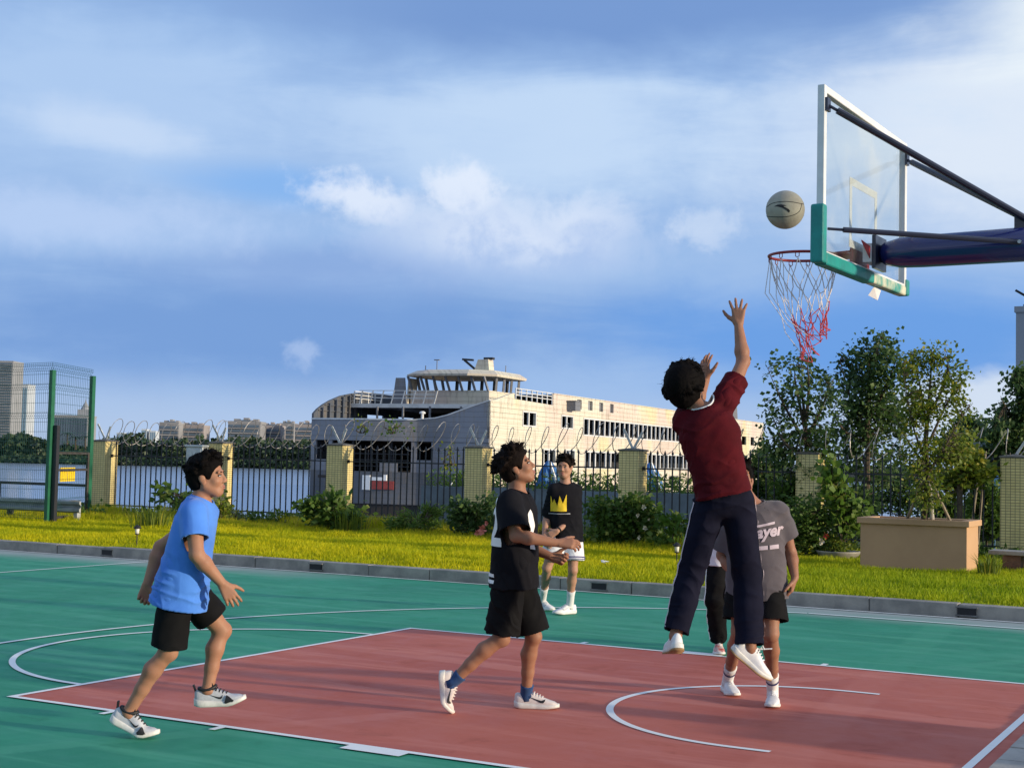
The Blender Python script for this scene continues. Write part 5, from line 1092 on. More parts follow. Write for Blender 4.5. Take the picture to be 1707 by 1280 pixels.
class Field:
    def __init__(s, lo, hi, h): s.lo = np.asarray(lo, float)-2*h; s.h = h; s.n = np.ceil((np.asarray(hi, float)+2*h-s.lo)/h).astype(int)+1; s.d = np.full(s.n, 9.0, f32)
    def _reg(s, lo, hi, m):
        i0 = np.clip(np.floor((lo-m-s.lo)/s.h).astype(int), 0, s.n-1); i1 = np.clip(np.ceil((hi+m-s.lo)/s.h).astype(int)+1, 1, s.n); sl = tuple(slice(a, b) for a, b in zip(i0, i1))
        g = [s.lo[k]+s.h*np.arange(i0[k], i1[k]) for k in range(3)]; P = np.stack(np.meshgrid(*g, indexing='ij'), -1).astype(f32); return sl, P
    def add(s, pr, k=0.02):
        lo, hi, fn = pr; sl, P = s._reg(lo, hi, k+2*s.h)
        if P.size == 0: return s
        b = fn(P).astype(f32); a = s.d[sl]; h = np.clip(.5+.5*(b-a)/k, 0, 1); s.d[sl] = np.where(a > 5, b, b*(1-h)+a*h-k*h*(1-h)); return s
    def cut(s, pr, k=0.004):
        lo, hi, fn = pr; sl, P = s._reg(lo, hi, k+2*s.h)
        if P.size == 0: return s
        b = -fn(P).astype(f32); a = s.d[sl]; h = np.clip(.5-.5*(b-a)/k, 0, 1); s.d[sl] = b*(1-h)+a*h+k*h*(1-h); return s
    def mesh(s):
        d = s.d; sg = d < 0; c = np.zeros(np.array(sg.shape)-1, np.uint8); n = sg.shape
        cor = [(x, y, z) for x in (0, 1) for y in (0, 1) for z in (0, 1)]
        for x, y, z in cor: c += sg[x:n[0]-1+x, y:n[1]-1+y, z:n[2]-1+z]
        act = (c > 0) & (c < 8); I = np.argwhere(act); v = np.stack([d[I[:, 0]+x, I[:, 1]+y, I[:, 2]+z] for x, y, z in cor], 1)
        acc = np.zeros((len(I), 3), f32); cnt = np.zeros(len(I), f32)
        for i in range(8):
            for j in range(i+1, 8):
                if sum(abs(p-q) for p, q in zip(cor[i], cor[j])) != 1: continue
                m = (v[:, i] < 0) != (v[:, j] < 0); t = np.where(m, v[:, i]/np.where(m, v[:, i]-v[:, j], 1), 0)[:, None]
                acc += m[:, None]*(np.array(cor[i], f32)+t*(np.array(cor[j], f32)-np.array(cor[i], f32))); cnt += m
        V = s.lo+s.h*(I+acc/cnt[:, None]); idx = np.full(act.shape, -1, np.int32); idx[tuple(I.T)] = np.arange(len(I)); F = []
        for ax in range(3):
            o1, o2 = [(1, 2), (2, 0), (0, 1)][ax]; a = np.swapaxes(sg, 0, 0); sl0 = [slice(None)]*3; sl1 = [slice(None)]*3; sl0[ax] = slice(0, -1); sl1[ax] = slice(1, None)
            ch = sg[tuple(sl0)] != sg[tuple(sl1)]; E = np.argwhere(ch); E = E[(E[:, o1] > 0) & (E[:, o2] > 0) & (E[:, o1] < act.shape[o1]) & (E[:, o2] < act.shape[o2])]
            e1 = np.zeros(3, int); e1[o1] = 1; e2 = np.zeros(3, int); e2[o2] = 1
            q = np.stack([idx[tuple((E-e1-e2).T)], idx[tuple((E-e2).T)], idx[tuple(E.T)], idx[tuple((E-e1).T)]], 1); ins = sg[tuple(E.T)]
            q = np.where(ins[:, None], q, q[:, ::-1]); F.append(q[(q >= 0).all(1)])
        return V, np.concatenate(F)
def vnormals(V, F):
    a, b, c, d = (V[F[:, i]] for i in range(4)); fn = np.cross(c-a, d-b); N = np.zeros_like(V)
    for i in range(4): np.add.at(N, F[:, i], fn)
    return N/(np.linalg.norm(N, axis=1, keepdims=True)+1e-9)
def relax(V, F, it=2, lam=.5):
    for _ in range(it):
        S = np.zeros_like(V); C = np.zeros(len(V))
        for i in range(4):
            np.add.at(S, F[:, i], V[F[:, (i+1) % 4]]); np.add.at(C, F[:, i], 1); np.add.at(S, F[:, i], V[F[:, i-1]]); np.add.at(C, F[:, i], 1)
        V = V*(1-lam)+lam*S/C[:, None]
    return V
def wrinkle(V, F, amp, freq, seed, axis=None, fold=0.0, ff=26.0, warp=2.2, weight=None):
    N = vnormals(V, F); d = fbm(V*freq+seed*7.7, 3)*1.6
    if fold:
        ax = nz(axis); bx = nz(np.cross(ax, (.3, .5, .8)))
        for j, (a_, k_, m_) in enumerate(((ax, ff*1.9, 1.0), (nz(ax+.8*bx), ff*2.6, .8), (nz(ax-.9*bx), ff*2.3, .7))):
            w = fbm(V*5+seed*3.1+j*9, 2)*warp*9; g = 1-2*np.abs(np.sin(.5*((V@a_)*k_+w)))**.75; d = d+fold*m_*g*np.clip(fbm(V*6+seed+40+j*13, 2)*6+.25, 0, 1)*1.5
    if weight is not None: d = d*weight
    return V+N*(amp*d)[:, None]

M_skin = {}
def skin(tone):
    if tone in M_skin: return M_skin[tone]
    m, t, b, _ = new_mat('skin_%d' % len(M_skin)); P = geoco(t); c = {0: (.345, .175, .110), 1: (.295, .146, .092), 2: (.40, .22, .148)}[tone]
    f = t.mr(t.noise(P, 9, 4), .35, .7); t.put(b.inputs['Base Color'], t.mix(t.m('MULTIPLY', f, .5), c, (c[0]*.86, c[1]*.72, c[2]*.68))); b.inputs['Roughness'].default_value = .55; b.inputs['Specular IOR Level'].default_value = .25
    b.inputs['Subsurface Weight'].default_value = .12; b.inputs['Subsurface Radius'].default_value = (.012, .005, .003); b.inputs['Subsurface Scale'].default_value = 1.0
    bump(t, b, t.noise(P, 220, 3), .12, .002); M_skin[tone] = m; return m
def cloth(name, c, c2=None, rough=.85, spec=.2, sheen=.15):
    if name in MATS: return MATS[name]
    m, t, b, _ = new_mat(name); P = geoco(t); c2 = c2 or tuple(x*.8 for x in c); f = t.mr(t.noise(P, 5, 5, .6), .35, .7); t.put(b.inputs['Base Color'], t.mix(f, c, c2)); b.inputs['Roughness'].default_value = rough; b.inputs['Specular IOR Level'].default_value = spec; b.inputs['Sheen Weight'].default_value = sheen
    bump(t, b, t.m('ADD', t.noise(P, 350, 2), t.m('MULTIPLY', t.noise(P, 30, 4), 1.2)), .3, .003); MATS[name] = m; return m
M_hair = pmat('black_hair', (.005, .004, .004), .75, var=.3, scale=30, spec=.06)
M_hairb = pmat('brown_black_hair', (.010, .006, .005), .72, var=.4, scale=30, spec=.08)
M_eyew = pmat('eye_white', (.42, .38, .36), .4); M_eyed = pmat('eye_dark', (.02, .012, .01), .2); M_lip = pmat('lip', (.36, .13, .11), .45)

def head_prims(H, A, mouth=0.0):
    """H(x,y,z): head-local (left, front, up) to world; A: axes rows"""
    E = lambda x, y, z, a, b, c: ell(H(x, y, z), A, (a, b, c)); P = []
    P += [(E(0, -.016, .042, .074, .094, .076), .02), (E(0, .026, -.026, .061, .064, .084), .03), (E(0, .058, -.094, .027, .025, .021), .03)]
    for s in (-1, 1):
        P += [(rcone(H(s*.052, .0, -.05), H(s*.022, .052, -.094), .022, .018), .03), (E(s*.036, .060, -.028, .024, .022, .020), .025), (E(s*.031, .080, .022, .024, .010, .008), .014), (E(s*.012, .094, -.034, .009, .011, .008), .008), (E(s*.076, -.006, -.012, .008, .018, .031), .006), (E(s*.082, -.014, -.004, .007, .014, .022), .008)]
    P += [(rcone(H(0, .086, .008), H(0, .104, -.028), .008, .0115), .012), (E(0, .086, -.060, .022, .010, .0065), .010), (E(0, .084, -.073-mouth, .019, .010, .007), .010)]
    C = [(E(s*.032, .101, .003, .016, .017, .011), .014) for s in (-1, 1)]+[(E(0, .102, -.066-mouth*.4, .019, .014, .0022+mouth*.4), .004)]
    return P, C
def hand_prims(W, d, n, thumb, curl=(.3, .35, .3), spread=.12, size=1.0, tcurl=.3, tout=.75):
    """W wrist, d towards the fingers, n palm normal; thumb=+1 on the d x n side"""
    d = nz(d); n = nz(np.asarray(n, float)-d*(np.asarray(n, float)@d)); s = np.cross(d, n)*thumb; P = []; z = size
    for i, (x, L, kl) in enumerate(((.030, .070, .088), (.010, .078, .093), (-.010, .073, .090), (-.029, .056, .082))):
        k = W+d*kl*z+s*x*z; P.append((rcone(W+d*.015*z+s*x*.55*z, k, .0150*z, .0125*z), .012)); dr = nz(d+s*spread*(x/.03)); a = 0; p = k; seg_ = (L*.45, L*.30, L*.25); rr = (.0098, .0088, .0080, .0066)
        for j in range(3):
            a += curl[j]*(1+.12*i); q = p+(dr*math.cos(a)+n*math.sin(a))*seg_[j]*z; P.append((rcone(p, q, rr[j]*z, rr[j+1]*z), .004)); p = q
    b0 = W+d*.028*z+s*.026*z+n*.006*z; dr = nz(d*.75+s*tout+n*.25); m = b0+dr*.040*z; P.append((rcone(W+d*.02*z+s*.012*z, m, .017*z, .0125*z), .014)); m2 = m+nz(dr+n*tcurl*.5+d*.25)*.030*z; P.append((rcone(m, m2, .0118*z, .0100*z), .005)); P.append((rcone(m2, m2+nz(dr*.7+n*tcurl+d*.5)*.026*z, .0100*z, .0078*z), .004))
    return P
def decal(name, polys, O, R_, U_, dirn, bvh, mat, parent, off=.003, maxe=.018):
    """flat outlines (2-d) projected on a surface; each a list of points or a mesh (verts, tris)"""
    bm = bmesh.new(); tris = []
    for poly in polys:
        vv = poly[0] if isinstance(poly, tuple) else poly
        if isinstance(poly, tuple): ix = [(t_[0], t_[k], t_[k+1]) for t_ in poly[1] for k in range(1, len(t_)-1)]
        else: ix = tessellate_polygon([[Vector((x, y, 0)) for x, y in vv]])
        tris += [[np.array(vv[i][:2], float) for i in t_] for t_ in ix]
    for _ in range(9):   # midpoint splits until the pieces are small enough to drape
        nt = []
        for a, c, e in tris:
            l_ = [np.linalg.norm(a-c), np.linalg.norm(c-e), np.linalg.norm(e-a)]; k = int(np.argmax(l_))
            if l_[k] <= maxe: nt.append([a, c, e]); continue
            a, c, e = ((a, c, e), (c, e, a), (e, a, c))[k]; m = (a+c)/2; nt += [[a, m, e], [m, c, e]]
        if len(nt) == len(tris): break
        tris = nt
    vd_ = {}
    def gv(p):
        k = (round(p[0]*1e5), round(p[1]*1e5))
        if k not in vd_: vd_[k] = bm.verts.new((p[0], p[1], 0))
        return vd_[k]
    for t_ in tris:
        q = [gv(p) for p in t_]
        if len(set(q)) == 3:
            try: bm.faces.new(q)
            except ValueError: pass
    O, R_, U_, dn = map(np.asarray, (O, R_, U_, nz(dirn))); dead = []
    for v in bm.verts:
        p = O+R_*v.co.x+U_*v.co.y; h_ = bvh.ray_cast(Vector(p-dn*.6), Vector(dn), 1.6)
        if h_[0] is None: dead.append(v); continue
        nn = h_[1] if h_[1].dot(Vector(dn)) < 0 else -h_[1]; v.co = h_[0]+(nn.normalized()*.5-Vector(dn)*.5)*off*1.4
    bmesh.ops.delete(bm, geom=dead, context='VERTS')
    bad = [f for f in bm.faces if max(e.calc_length() for e in f.edges) > maxe*4]; bmesh.ops.delete(bm, geom=bad, context='FACES')
    me = bpy.data.meshes.new(name); bm.to_mesh(me); bm.free(); me.polygons.foreach_set('use_smooth', [True]*len(me.polygons)); return link(name, me, mat, parent)
def text_poly(txt, size, shear=0.0, bold=0.0):
    cu = bpy.data.curves.new('txt', 'FONT'); cu.body = txt; cu.size = size; cu.shear = shear; cu.offset = bold; cu.resolution_u = 4; cu.align_x = 'CENTER'; o = bpy.data.objects.new('txt', cu); COL.objects.link(o)
    dg = bpy.context.evaluated_depsgraph_get(); me = o.evaluated_get(dg).to_mesh(); v = [(p.co.x, p.co.y) for p in me.vertices]; f = [tuple(p.vertices) for p in me.polygons]; o.evaluated_get(dg).to_mesh_clear(); bpy.data.objects.remove(o); return (v, f)
SWOOSH = [(-.5, .16), (-.46, -.02), (-.36, -.12), (-.20, -.10), (.05, .02), (.5, .22), (.1, .10), (-.15, .03), (-.30, .01), (-.40, .05)]

def shoe(person, A, d, up, spec, side):
    """A ankle joint, d toe direction, up sole-to-ankle; side=+1 left foot"""
    d = nz(d); up = nz(np.asarray(up, float)-d*(np.asarray(up, float)@d)); l = np.cross(up, d); L = spec.get('L', .285); O = np.asarray(A, float)-d*.075-up*spec.get('ah', .088)
    bend = spec.get('bend', 0.0)
    def T(x, y, z):
        if bend and x > .68*L:   # toes bent up about the ball of the foot
            q = x-.68*L; z0 = z-.01; x = .68*L+q*math.cos(bend)-z0*math.sin(bend); z = .01+q*math.sin(bend)+z0*math.cos(bend)
        return O+d*x+l*y*side+up*z
    X = np.array([0, .02, .06, .12, .18, .25, .34, .44, .54, .64, .74, .83, .90, .95, .985, 1.0])*L
    hw = np.interp(X/L, [0, .02, .06, .15, .3, .5, .66, .8, .9, .96, 1], [.012, .024, .032, .036, .034, .039, .049, .047, .038, .026, .010]); cx = np.interp(X/L, [0, .3, .66, 1], [0, -.002, .006, -.004])
    top = np.interp(X/L, [0, .03, .1, .2, .3, .4, .5, .65, .8, .92, 1], [.085, .102, .098, .094, .108, .106, .092, .070, .056, .046, .026]); n = 18; b = MB(); v = []; sp = np.interp(X/L, [0, .1, .7, 1], [.008, 0, 0, .014])
    for i, x in enumerate(X):
        for k in range(n):
            a = math.pi*(k/(n-1)); c = math.cos(a); s_ = math.sin(a); y = math.copysign(abs(c)**.75, c)*hw[i]*(1-.22*s_**2*(top[i] > .085)); z = .018+sp[i]+(top[i]-.018-sp[i])*s_**.62; v.append(T(x, cx[i]+y, z))
    b.add(v, [(i*n+k, i*n+k+1, i*n+n+k+1, i*n+n+k) for i in range(len(X)-1) for k in range(n-1)]+[tuple(range(n))[::-1], tuple((len(X)-1)*n+k for k in range(n))])
    o = b.build('shoe', spec['upper'], person, True); bv = BVHTree.FromPolygons([Vector(p) for p in b.v], b.f)
    b = MB(); v = []; m = 20; ring = []
    for k in range(len(X)): ring.append((X[k]*1.012-.004*(k == 0), cx[k]+hw[k]+.006))
    for k in range(len(X)-1, -1, -1): ring.append((X[k]*1.012-.004*(k == 0), cx[k]-hw[k]-.006))
    K = len(ring); th = lambda x: np.interp(x/L, [0, .3, .7, 1], [.036, .030, .024, .022])*spec.get('sole', 1.0)
    for lv, inset in ((0, .004), (.25, 0), (.8, .001), (1, .006)):
        for x, y in ring: s0 = np.interp(x/L, [0, .1, .7, 1], [.008, 0, 0, .014]); v.append(T(x, y*(1-inset/.05), s0*(1-lv*.4)+th(x)*lv))
    b.add(v, [(i*K+k, i*K+(k+1) % K, i*K+K+(k+1) % K, i*K+K+k) for i in range(3) for k in range(K)]+[tuple(range(K))[::-1], tuple(range(3*K, 4*K))]); b.build('sole', spec['sole_mat'], o, True)
    if spec.get('outsole'):
        b = MB(); v = []
        for lv in (-.004, .006):
            for x, y in ring: s0 = np.interp(x/L, [0, .1, .7, 1], [.008, 0, 0, .014]); v.append(T(x, y*1.02, s0+lv))
        b.add(v, [(k, (k+1) % K, K+(k+1) % K, K+k) for k in range(K)]+[tuple(range(K))[::-1], tuple(range(K, 2*K))]); b.build('outsole', spec['outsole'], o, True)
    for k in range(5):   # laces
        x = (.36+.062*k)*L; t_ = np.interp(x/L, [.3, .4, .5, .65], [.108, .106, .092, .070]); b = MB(); yy = .024-.001*k; pts = [T(x, -yy, t_-.012), T(x+.004, -yy*.5, t_-.001), T(x+.008, 0, t_+.004), T(x+.004, yy*.5, t_-.001), T(x, yy, t_-.012)]; b.tube(pts, .0042, 6); b.build('lace', spec['lace'], o)
    if spec.get('collar'):
        b = MB(); pts = [T(.075+.050*math.cos(a), .031*math.sin(a), .100+.012*math.cos(a)**2+.006*math.cos(a)) for a in np.linspace(0, 2*math.pi, 20, endpoint=False)]; b.tube(pts, .010, 7, closed=True); b.build('collar', spec['collar'], o, True)
        b = MB(); b.bar(T(.008, 0, .085), T(-.006, 0, .128), .022, .009, up=d); b.build('heel_tab', spec['collar'], o); b = MB(); b.bar(T(.115, 0, .098), T(.098, 0, .150), .046, .010, up=d); b.build('tongue', spec['collar'], o)
    if spec.get('swoosh'):
        k = spec.get('sw', .095)
        for sg in (1, -1): decal('swoosh', [[(-x*k, y*k) if False else (x*k, y*k) for x, y in [( -px_, py_) for px_, py_ in SWOOSH]]], T(spec.get('swx', .50)*L, 0, .055), d, up, -l*side*sg, bv, spec['swoosh'], o, .002, .012)
    if spec.get('wedge'):   # dark plastic wedge at the forefoot
        for sg in (1, -1): decal('wedge', [[(-.034, -.030), (.050, -.024), (.030, -.006), (.004, .012), (-.016, .022), (-.022, -.004)]], T(.68*L, 0, .042), d, up, -l*side*sg, bv, spec['wedge'], o, .006, .012)
    return o

def person(S):
    D = S['D']; h = S['h']; rng = np.random.default_rng(S['seed'])
    J = {k: at_depth(v[0], v[1], D+v[2]) for k, v in S['j'].items()}
    W3 = lambda v: nz(v[0]*CR+v[1]*CU+v[2]*CF)
    for q in 'LR':   # a flat foot stands on the court
        if S['foot'+q].get('flat'): J['an'+q] = at_z(S['j']['an'+q][0], S['j']['an'+q][1], S['shoe'].get('ah', .088)+.006)
    hl, hr, sl, sr, N = J['hipL'], J['hipR'], J['shL'], J['shR'], J['neck']; pel = (hl+hr)/2; u = nz(N-pel); s0 = nz(hl-hr); s1 = nz(sl-sr); Ls = np.linalg.norm(N-pel); sc = S.get('bulk', 1.0)
    f = W3(S['face']); up = np.asarray(W3(S['up'])); hs = nz(np.cross(up, f)); up = np.cross(f, hs); Hc = J['head']; Ax = np.array([hs, f, up]); kh = S.get('hs', 1.0)
    H = lambda x, y, z: Hc+kh*(hs*x+f*y+up*z)
    if S.get('dbg'):
        for a, c in (('shL', 'elL'), ('elL', 'wrL'), ('shR', 'elR'), ('elR', 'wrR'), ('hipL', 'knL'), ('knL', 'anL'), ('hipR', 'knR'), ('knR', 'anR'), ('shL', 'shR'), ('hipL', 'hipR'), ('neck', 'head')): print(S['label'][:18], a, c, round(float(np.linalg.norm(J[a]-J[c])), 3))
        print('torso', round(float(Ls), 3))
    # ---- body
    pr = [(loft(pel-u*.04, N+u*.0, s0, s1, [0, .12, .28, .52, .78, .92, 1], np.array([.09, .140, .155, .128, .152, .12, .06])*sc, np.array([.065, .098, .10, .088, .105, .085, .055])*sc, [0, 0, 0, .005, .008, 0, 0]), .03)]
    pr += [(rcone(sl, N-u*.03, .05*sc, .058*sc), .03), (rcone(sr, N-u*.03, .05*sc, .058*sc), .03)]
    pr += [(rcone(N-u*.02, H(0, -.02, -.055), .060*sc, .052), .03)]
    for q in 'LR':
        a, c, e = J['hip'+q], J['kn'+q], J['an'+q]; th = nz(c-a); sh = nz(e-c); bk = nz(th-sh) if np.linalg.norm(th-sh) > .15 else nz(np.cross(s0, sh)); bk = nz(bk-sh*(bk@sh)); Lt = np.linalg.norm(c-a); Lc = np.linalg.norm(e-c)
        # knee points forward (th - sh direction), calf bulges backward
        pr += [(rcone(a, a+(c-a)*.45, .084*sc, .074*sc), .03), (rcone(a+(c-a)*.45, c, .074*sc, .050*sc), .02), (rcone(c, c+bk*.012, .050*sc, .046*sc), .02), (rcone(c, c+(e-c)*.32-bk*.016, .046*sc, .052*sc), .02), (rcone(c+(e-c)*.32-bk*.016, c+(e-c)*.62-bk*.008, .052*sc, .040*sc), .02), (rcone(c+(e-c)*.62-bk*.008, e, .040*sc, .034*sc), .02)]
        td = W3(S['foot'+q]['d']); pr += [(rcone(e, e+td*.08-W3(S['foot'+q]['u'])*.06, .033, .022), .02)]
        a, c, e = J['sh'+q], J['el'+q], J['wr'+q]; ar = S.get('arm', 1.0)*sc
        pr += [(rcone(a, a+(c-a)*.35, .050*ar, .046*ar), .025), (rcone(a+(c-a)*.35, c, .046*ar, .038*ar), .02), (rcone(c, c+(e-c)*.28, .038*ar, .041*ar), .02), (rcone(c+(e-c)*.28, e, .041*ar, .026*ar), .02)]
        hd = S['hand'+q]; pr += hand_prims(e, W3(hd['d']), W3(hd['n']), hd['t'], hd.get('curl', (.35, .4, .35)), hd.get('spread', .12), hd.get('size', 1.0), hd.get('tc', .3), hd.get('to', .75))
    hp_, hc_ = head_prims(H, Ax, S.get('mouth', 0.0)); 
    if kh != 1.0: pass
    pts = np.array([q for p, _ in pr+hp_ for q in (p[0], p[1])]); F_ = Field(pts.min(0), pts.max(0), h)
    for p, k in pr+hp_: F_.add(p, k)
    for p, k in hc_: F_.cut(p, k)
    V, F = F_.mesh(); V = relax(V, F, 1, .3); body = link('person', np_mesh('body', V, F), skin(S.get('tone', 0)))
    tag(body, S['label'], 'person', S.get('group'))
    for s_ in (-1, 1):
        b = MB(); n = 10; c = H(s_*.031, .0805, .001); v = [c+kh*(hs*.0135*math.cos(a)*math.sin(e_)+up*.0068*math.sin(a)*math.sin(e_)+f*.010*math.cos(e_)) for e_ in np.linspace(0, math.pi/2, 5) for a in np.linspace(0, 2*math.pi, n, endpoint=False)]
        b.add(v, [(i*n+k, i*n+n+k, i*n+n+(k+1) % n, i*n+(k+1) % n) for i in range(4) for k in range(n)]); e = b.build('eye', M_eyew, body, True)
        b = MB(); c = H(s_*.031, .0885, .001); v = [c+kh*(hs*.0066*math.cos(a)*r_+up*.0064*math.sin(a)*r_+f*.003*(1-r_)) for r_ in (1, .5, .01) for a in np.linspace(0, 2*math.pi, n, endpoint=False)]; b.add(v, [(i*n+k, i*n+n+k, i*n+n+(k+1) % n, i*n+(k+1) % n) for i in range(2) for k in range(n)]); b.build('iris', M_eyed, e, True)
        b = MB(); b.tube([H(s_*.012, .0915, .0205), H(s_*.026, .0925, .0235), H(s_*.040, .083, .0235), H(s_*.050, .072, .019)], [.0020, .0032, .0030, .0012], 6); b.build('eyebrow', M_hair, body)
        b = MB(); b.tube([H(s_*.018, .0855, .004), H(s_*.027, .0925, .0088), H(s_*.038, .0875, .0085), H(s_*.047, .0765, .002)], [.0012, .0020, .0020, .001], 5); b.build('eyelash', M_hair, body)
    for dz, w_ in ((.0, .021), (-.0115-S.get('mouth', 0), .018)):
        b = MB(); b.tube([H(-w_, .083, -.062+dz), H(-w_*.5, .0945, -.0595+dz), H(0, .097, -.0605+dz), H(w_*.5, .0945, -.0595+dz), H(w_, .083, -.062+dz)], [.0015, .0042, .0046, .0042, .0015], 6); b.build('lip', M_lip, body, True)
    # ---- hair
    hk_ = S.get('hair', {}); th = hk_.get('thick', .012); Fh = Field(Hc-.26, Hc+.26, max(h, .0045)); c0 = H(0, -.016, .045)
    Fh.add(ell(c0, Ax, (.078+th, .098+th, .082+th)), .01); Fh.add(ell(H(0, -.045, -.01), Ax, (.068+th*.7, .062+th, .075+th*.5)), .02)
    Fh.cut(ell(H(0, .150, -.020), Ax, (.16, .120, .100)), .008); Fh.cut(ell(H(0, .03, -.115), Ax, (.13, .065, .085)), .01); Fh.cut(ell(H(0, -.04, -.150), Ax, (.13, .13, .075)), .012)
    for s_ in (-1, 1): Fh.cut(ell(H(s_*.085, -.002, -.030), Ax, (.03, .030, .040)), .01)
    fl = np.asarray(hk_.get('flow', (0, .5, .3))); tuf = hk_.get('n', 90); ln = hk_.get('len', .05); strands = MB()
    for k in range(tuf*4):
        v = unit(1, rng)[0]; v[2] = abs(v[2])*1.0-.25*(v[1] < 0)
        if v[1] > .35 and v[2] < .55: continue
        if v[2] < .15 and v[1] > -.25: continue
        r0 = c0+kh*(hs*v[0]*(.076+th)+f*v[1]*(.096+th)+up*v[2]*(.080+th)); o_ = hs*v[0]+f*v[1]+up*v[2]
        dr = nz(o_*hk_.get('out', .6)+(hs*fl[0]+f*fl[1]+up*fl[2])+rng.normal(size=3)*hk_.get('rand', .35)); L_h = ln*rng.uniform(.6, 1.3); gr = up*-.25 if S.get('world_grav') is None else np.array([0, 0, -.25])
        m1 = r0+dr*L_h*.5; e1_ = m1+nz(dr+gr*1.2+(hs*fl[0]+f*fl[1]*.6))*L_h*.6
        if k < tuf: Fh.add(rcone(r0-o_*.012, m1, .014, .011), .012); Fh.add(rcone(m1, m1+(e1_-m1)*.75, .011, .0055), .008)
        else:
            e2_ = m1+(e1_-m1)*hk_.get('tip', .35)
            for _ in range(4): j_ = rng.normal(size=3)*.006; strands.tube([r0+j_, m1+j_*1.4+rng.normal(size=3)*.004, e2_+j_*2+rng.normal(size=3)*.006], [.0016, .0013, .0005], 3, cap=False)
    V, F = Fh.mesh(); V = wrinkle(V, F, .004, 55, S['seed']); nv = len(V)
    hm = MB(); hm.add(V, F.tolist()); hm.add(strands.v, strands.f); hm.build('hair', hk_.get('mat', M_hair), body, True)
    # ---- clothes
    out = {'body': body, 'J': J, 'u': u, 's': s0, 'f': np.cross(s1, u), 'H': H, 'W3': W3, 'pel': pel}
    def garment(name, outer, inner, mat, cuts=(), amp=.004, freq=14, fold=0, axis=(0, 0, 1), ff=26, rel=1, weight=None, hh=None):
        hh = hh or max(h, .0055); pts = np.array([q for p, _ in outer for q in (p[0], p[1])]); G = Field(pts.min(0), pts.max(0), hh)
        for p, k in outer: G.add(p, k)
        I_ = Field(G.lo+2*hh, G.lo+(G.n-1)*hh-2*hh, hh)
        I_.n = G.n; I_.lo = G.lo; I_.d = np.full(G.n, 9.0, f32)
        for p, k in inner: I_.add(p, k)
        G.d = np.maximum(G.d, -I_.d)
        for p, k in cuts: G.cut(p, k)
        V, F = G.mesh(); V = relax(V, F, rel, .4)
        if amp: V = wrinkle(V, F, amp, freq, S['seed'], axis, fold, ff, weight=None if weight is None else weight(V))
        o = link(name, np_mesh(name, V, F), mat, body); out[name] = o; out[name+'_bvh'] = BVHTree.FromPolygons([Vector(p) for p in V], F.tolist()); return o
    T = S.get('tee')
    if T:
        hem = at_depth(T['hem'][0], T['hem'][1], D+T['hem'][2]); ts = T.get('ts', [0, .3, .55, .80, .93, 1]); a = np.array(T['a']); b_ = np.array(T['b']); off = T.get('off', [0]*len(ts)); top = N+u*.012; th_ = T.get('th', .011)
        sides = (nz(s0*.8+s1*.2), s1)
        o_ = [(loft(hem, top, *sides, ts, a, b_, off, n=2.4), .02)]; i_ = [(loft(hem, top, *sides, ts, a-th_, b_-th_, off, n=2.4, e0=.05), .02)]
        for q in 'LR':
            A_, E_ = J['sh'+q], J['el'+q]; W_ = J['wr'+q]; fr = T['sl'+q]; r0, r1 = T.get('sr', (.072, .082)); e_ = A_+(E_-A_)*min(fr, 1.0); A2 = A_+(N-A_)*.12
            o_.append((tubecut(A2, e_, r0, r1), .03)); i_.append((tubecut(A2, e_, r0-th_, r1-th_, e1=.04), .03))
            o_.append((rcone(A2, N-u*.03, r0*.8, .075), .03)); i_.append((rcone(A2, N-u*.03, r0*.8-th_, .075-th_), .03))
        cuts = [(rcone(N-u*T.get('nd', .005)+np.cross(s1, u)*.012, N+u*.14+np.cross(s1, u)*.03, T.get('nr', .068), .075), .006)]
        wt = None
        if T.get('smooth_top'): wt = lambda V: np.clip(1.25-((V-hem)@u)/np.linalg.norm(top-hem), .5, 1)
        garment('shirt', o_, i_, T['mat'], cuts, T.get('amp', .005), T.get('freq', 9), T.get('fold', .5), W3(T.get('fax', (.3, 1, 0))), T.get('ff', 30), weight=wt)
        sv = np.array([v.co for v in out['shirt'].data.vertices]); q = sv-N; hgt = q@u; fr_ = np.cross(s1, u); fr_ = nz(fr_-u*(fr_@u)); sd_ = np.cross(u, fr_); X_, Y_ = q@sd_, q@fr_-.012; R_ = np.hypot(X_, Y_); A_ = np.arctan2(Y_, X_); rim = []
        for k in range(28):
            a_ = -math.pi+2*math.pi*(k+.5)/28; m_ = (np.abs(A_-a_) < .16) & (R_ < .10) & (R_ > .05) & (hgt > -.09)
            if m_.sum() > 2: i_ = np.argwhere(m_)[:, 0]; i_ = i_[np.argsort(-(hgt[i_]-2.0*R_[i_]))[:4]]; rim.append(sv[i_].mean(0))
        if len(rim) > 20:
            rim = np.array(rim)
            for _ in range(3): rim = (np.roll(rim, 1, 0)+rim*2+np.roll(rim, -1, 0))/4
            b = MB(); b.tube(list(rim), T.get('rib', .0075), 7, closed=True); b.build('collar', T.get('ribmat', T['mat']), out['shirt'], True)
    B = S.get('shorts')
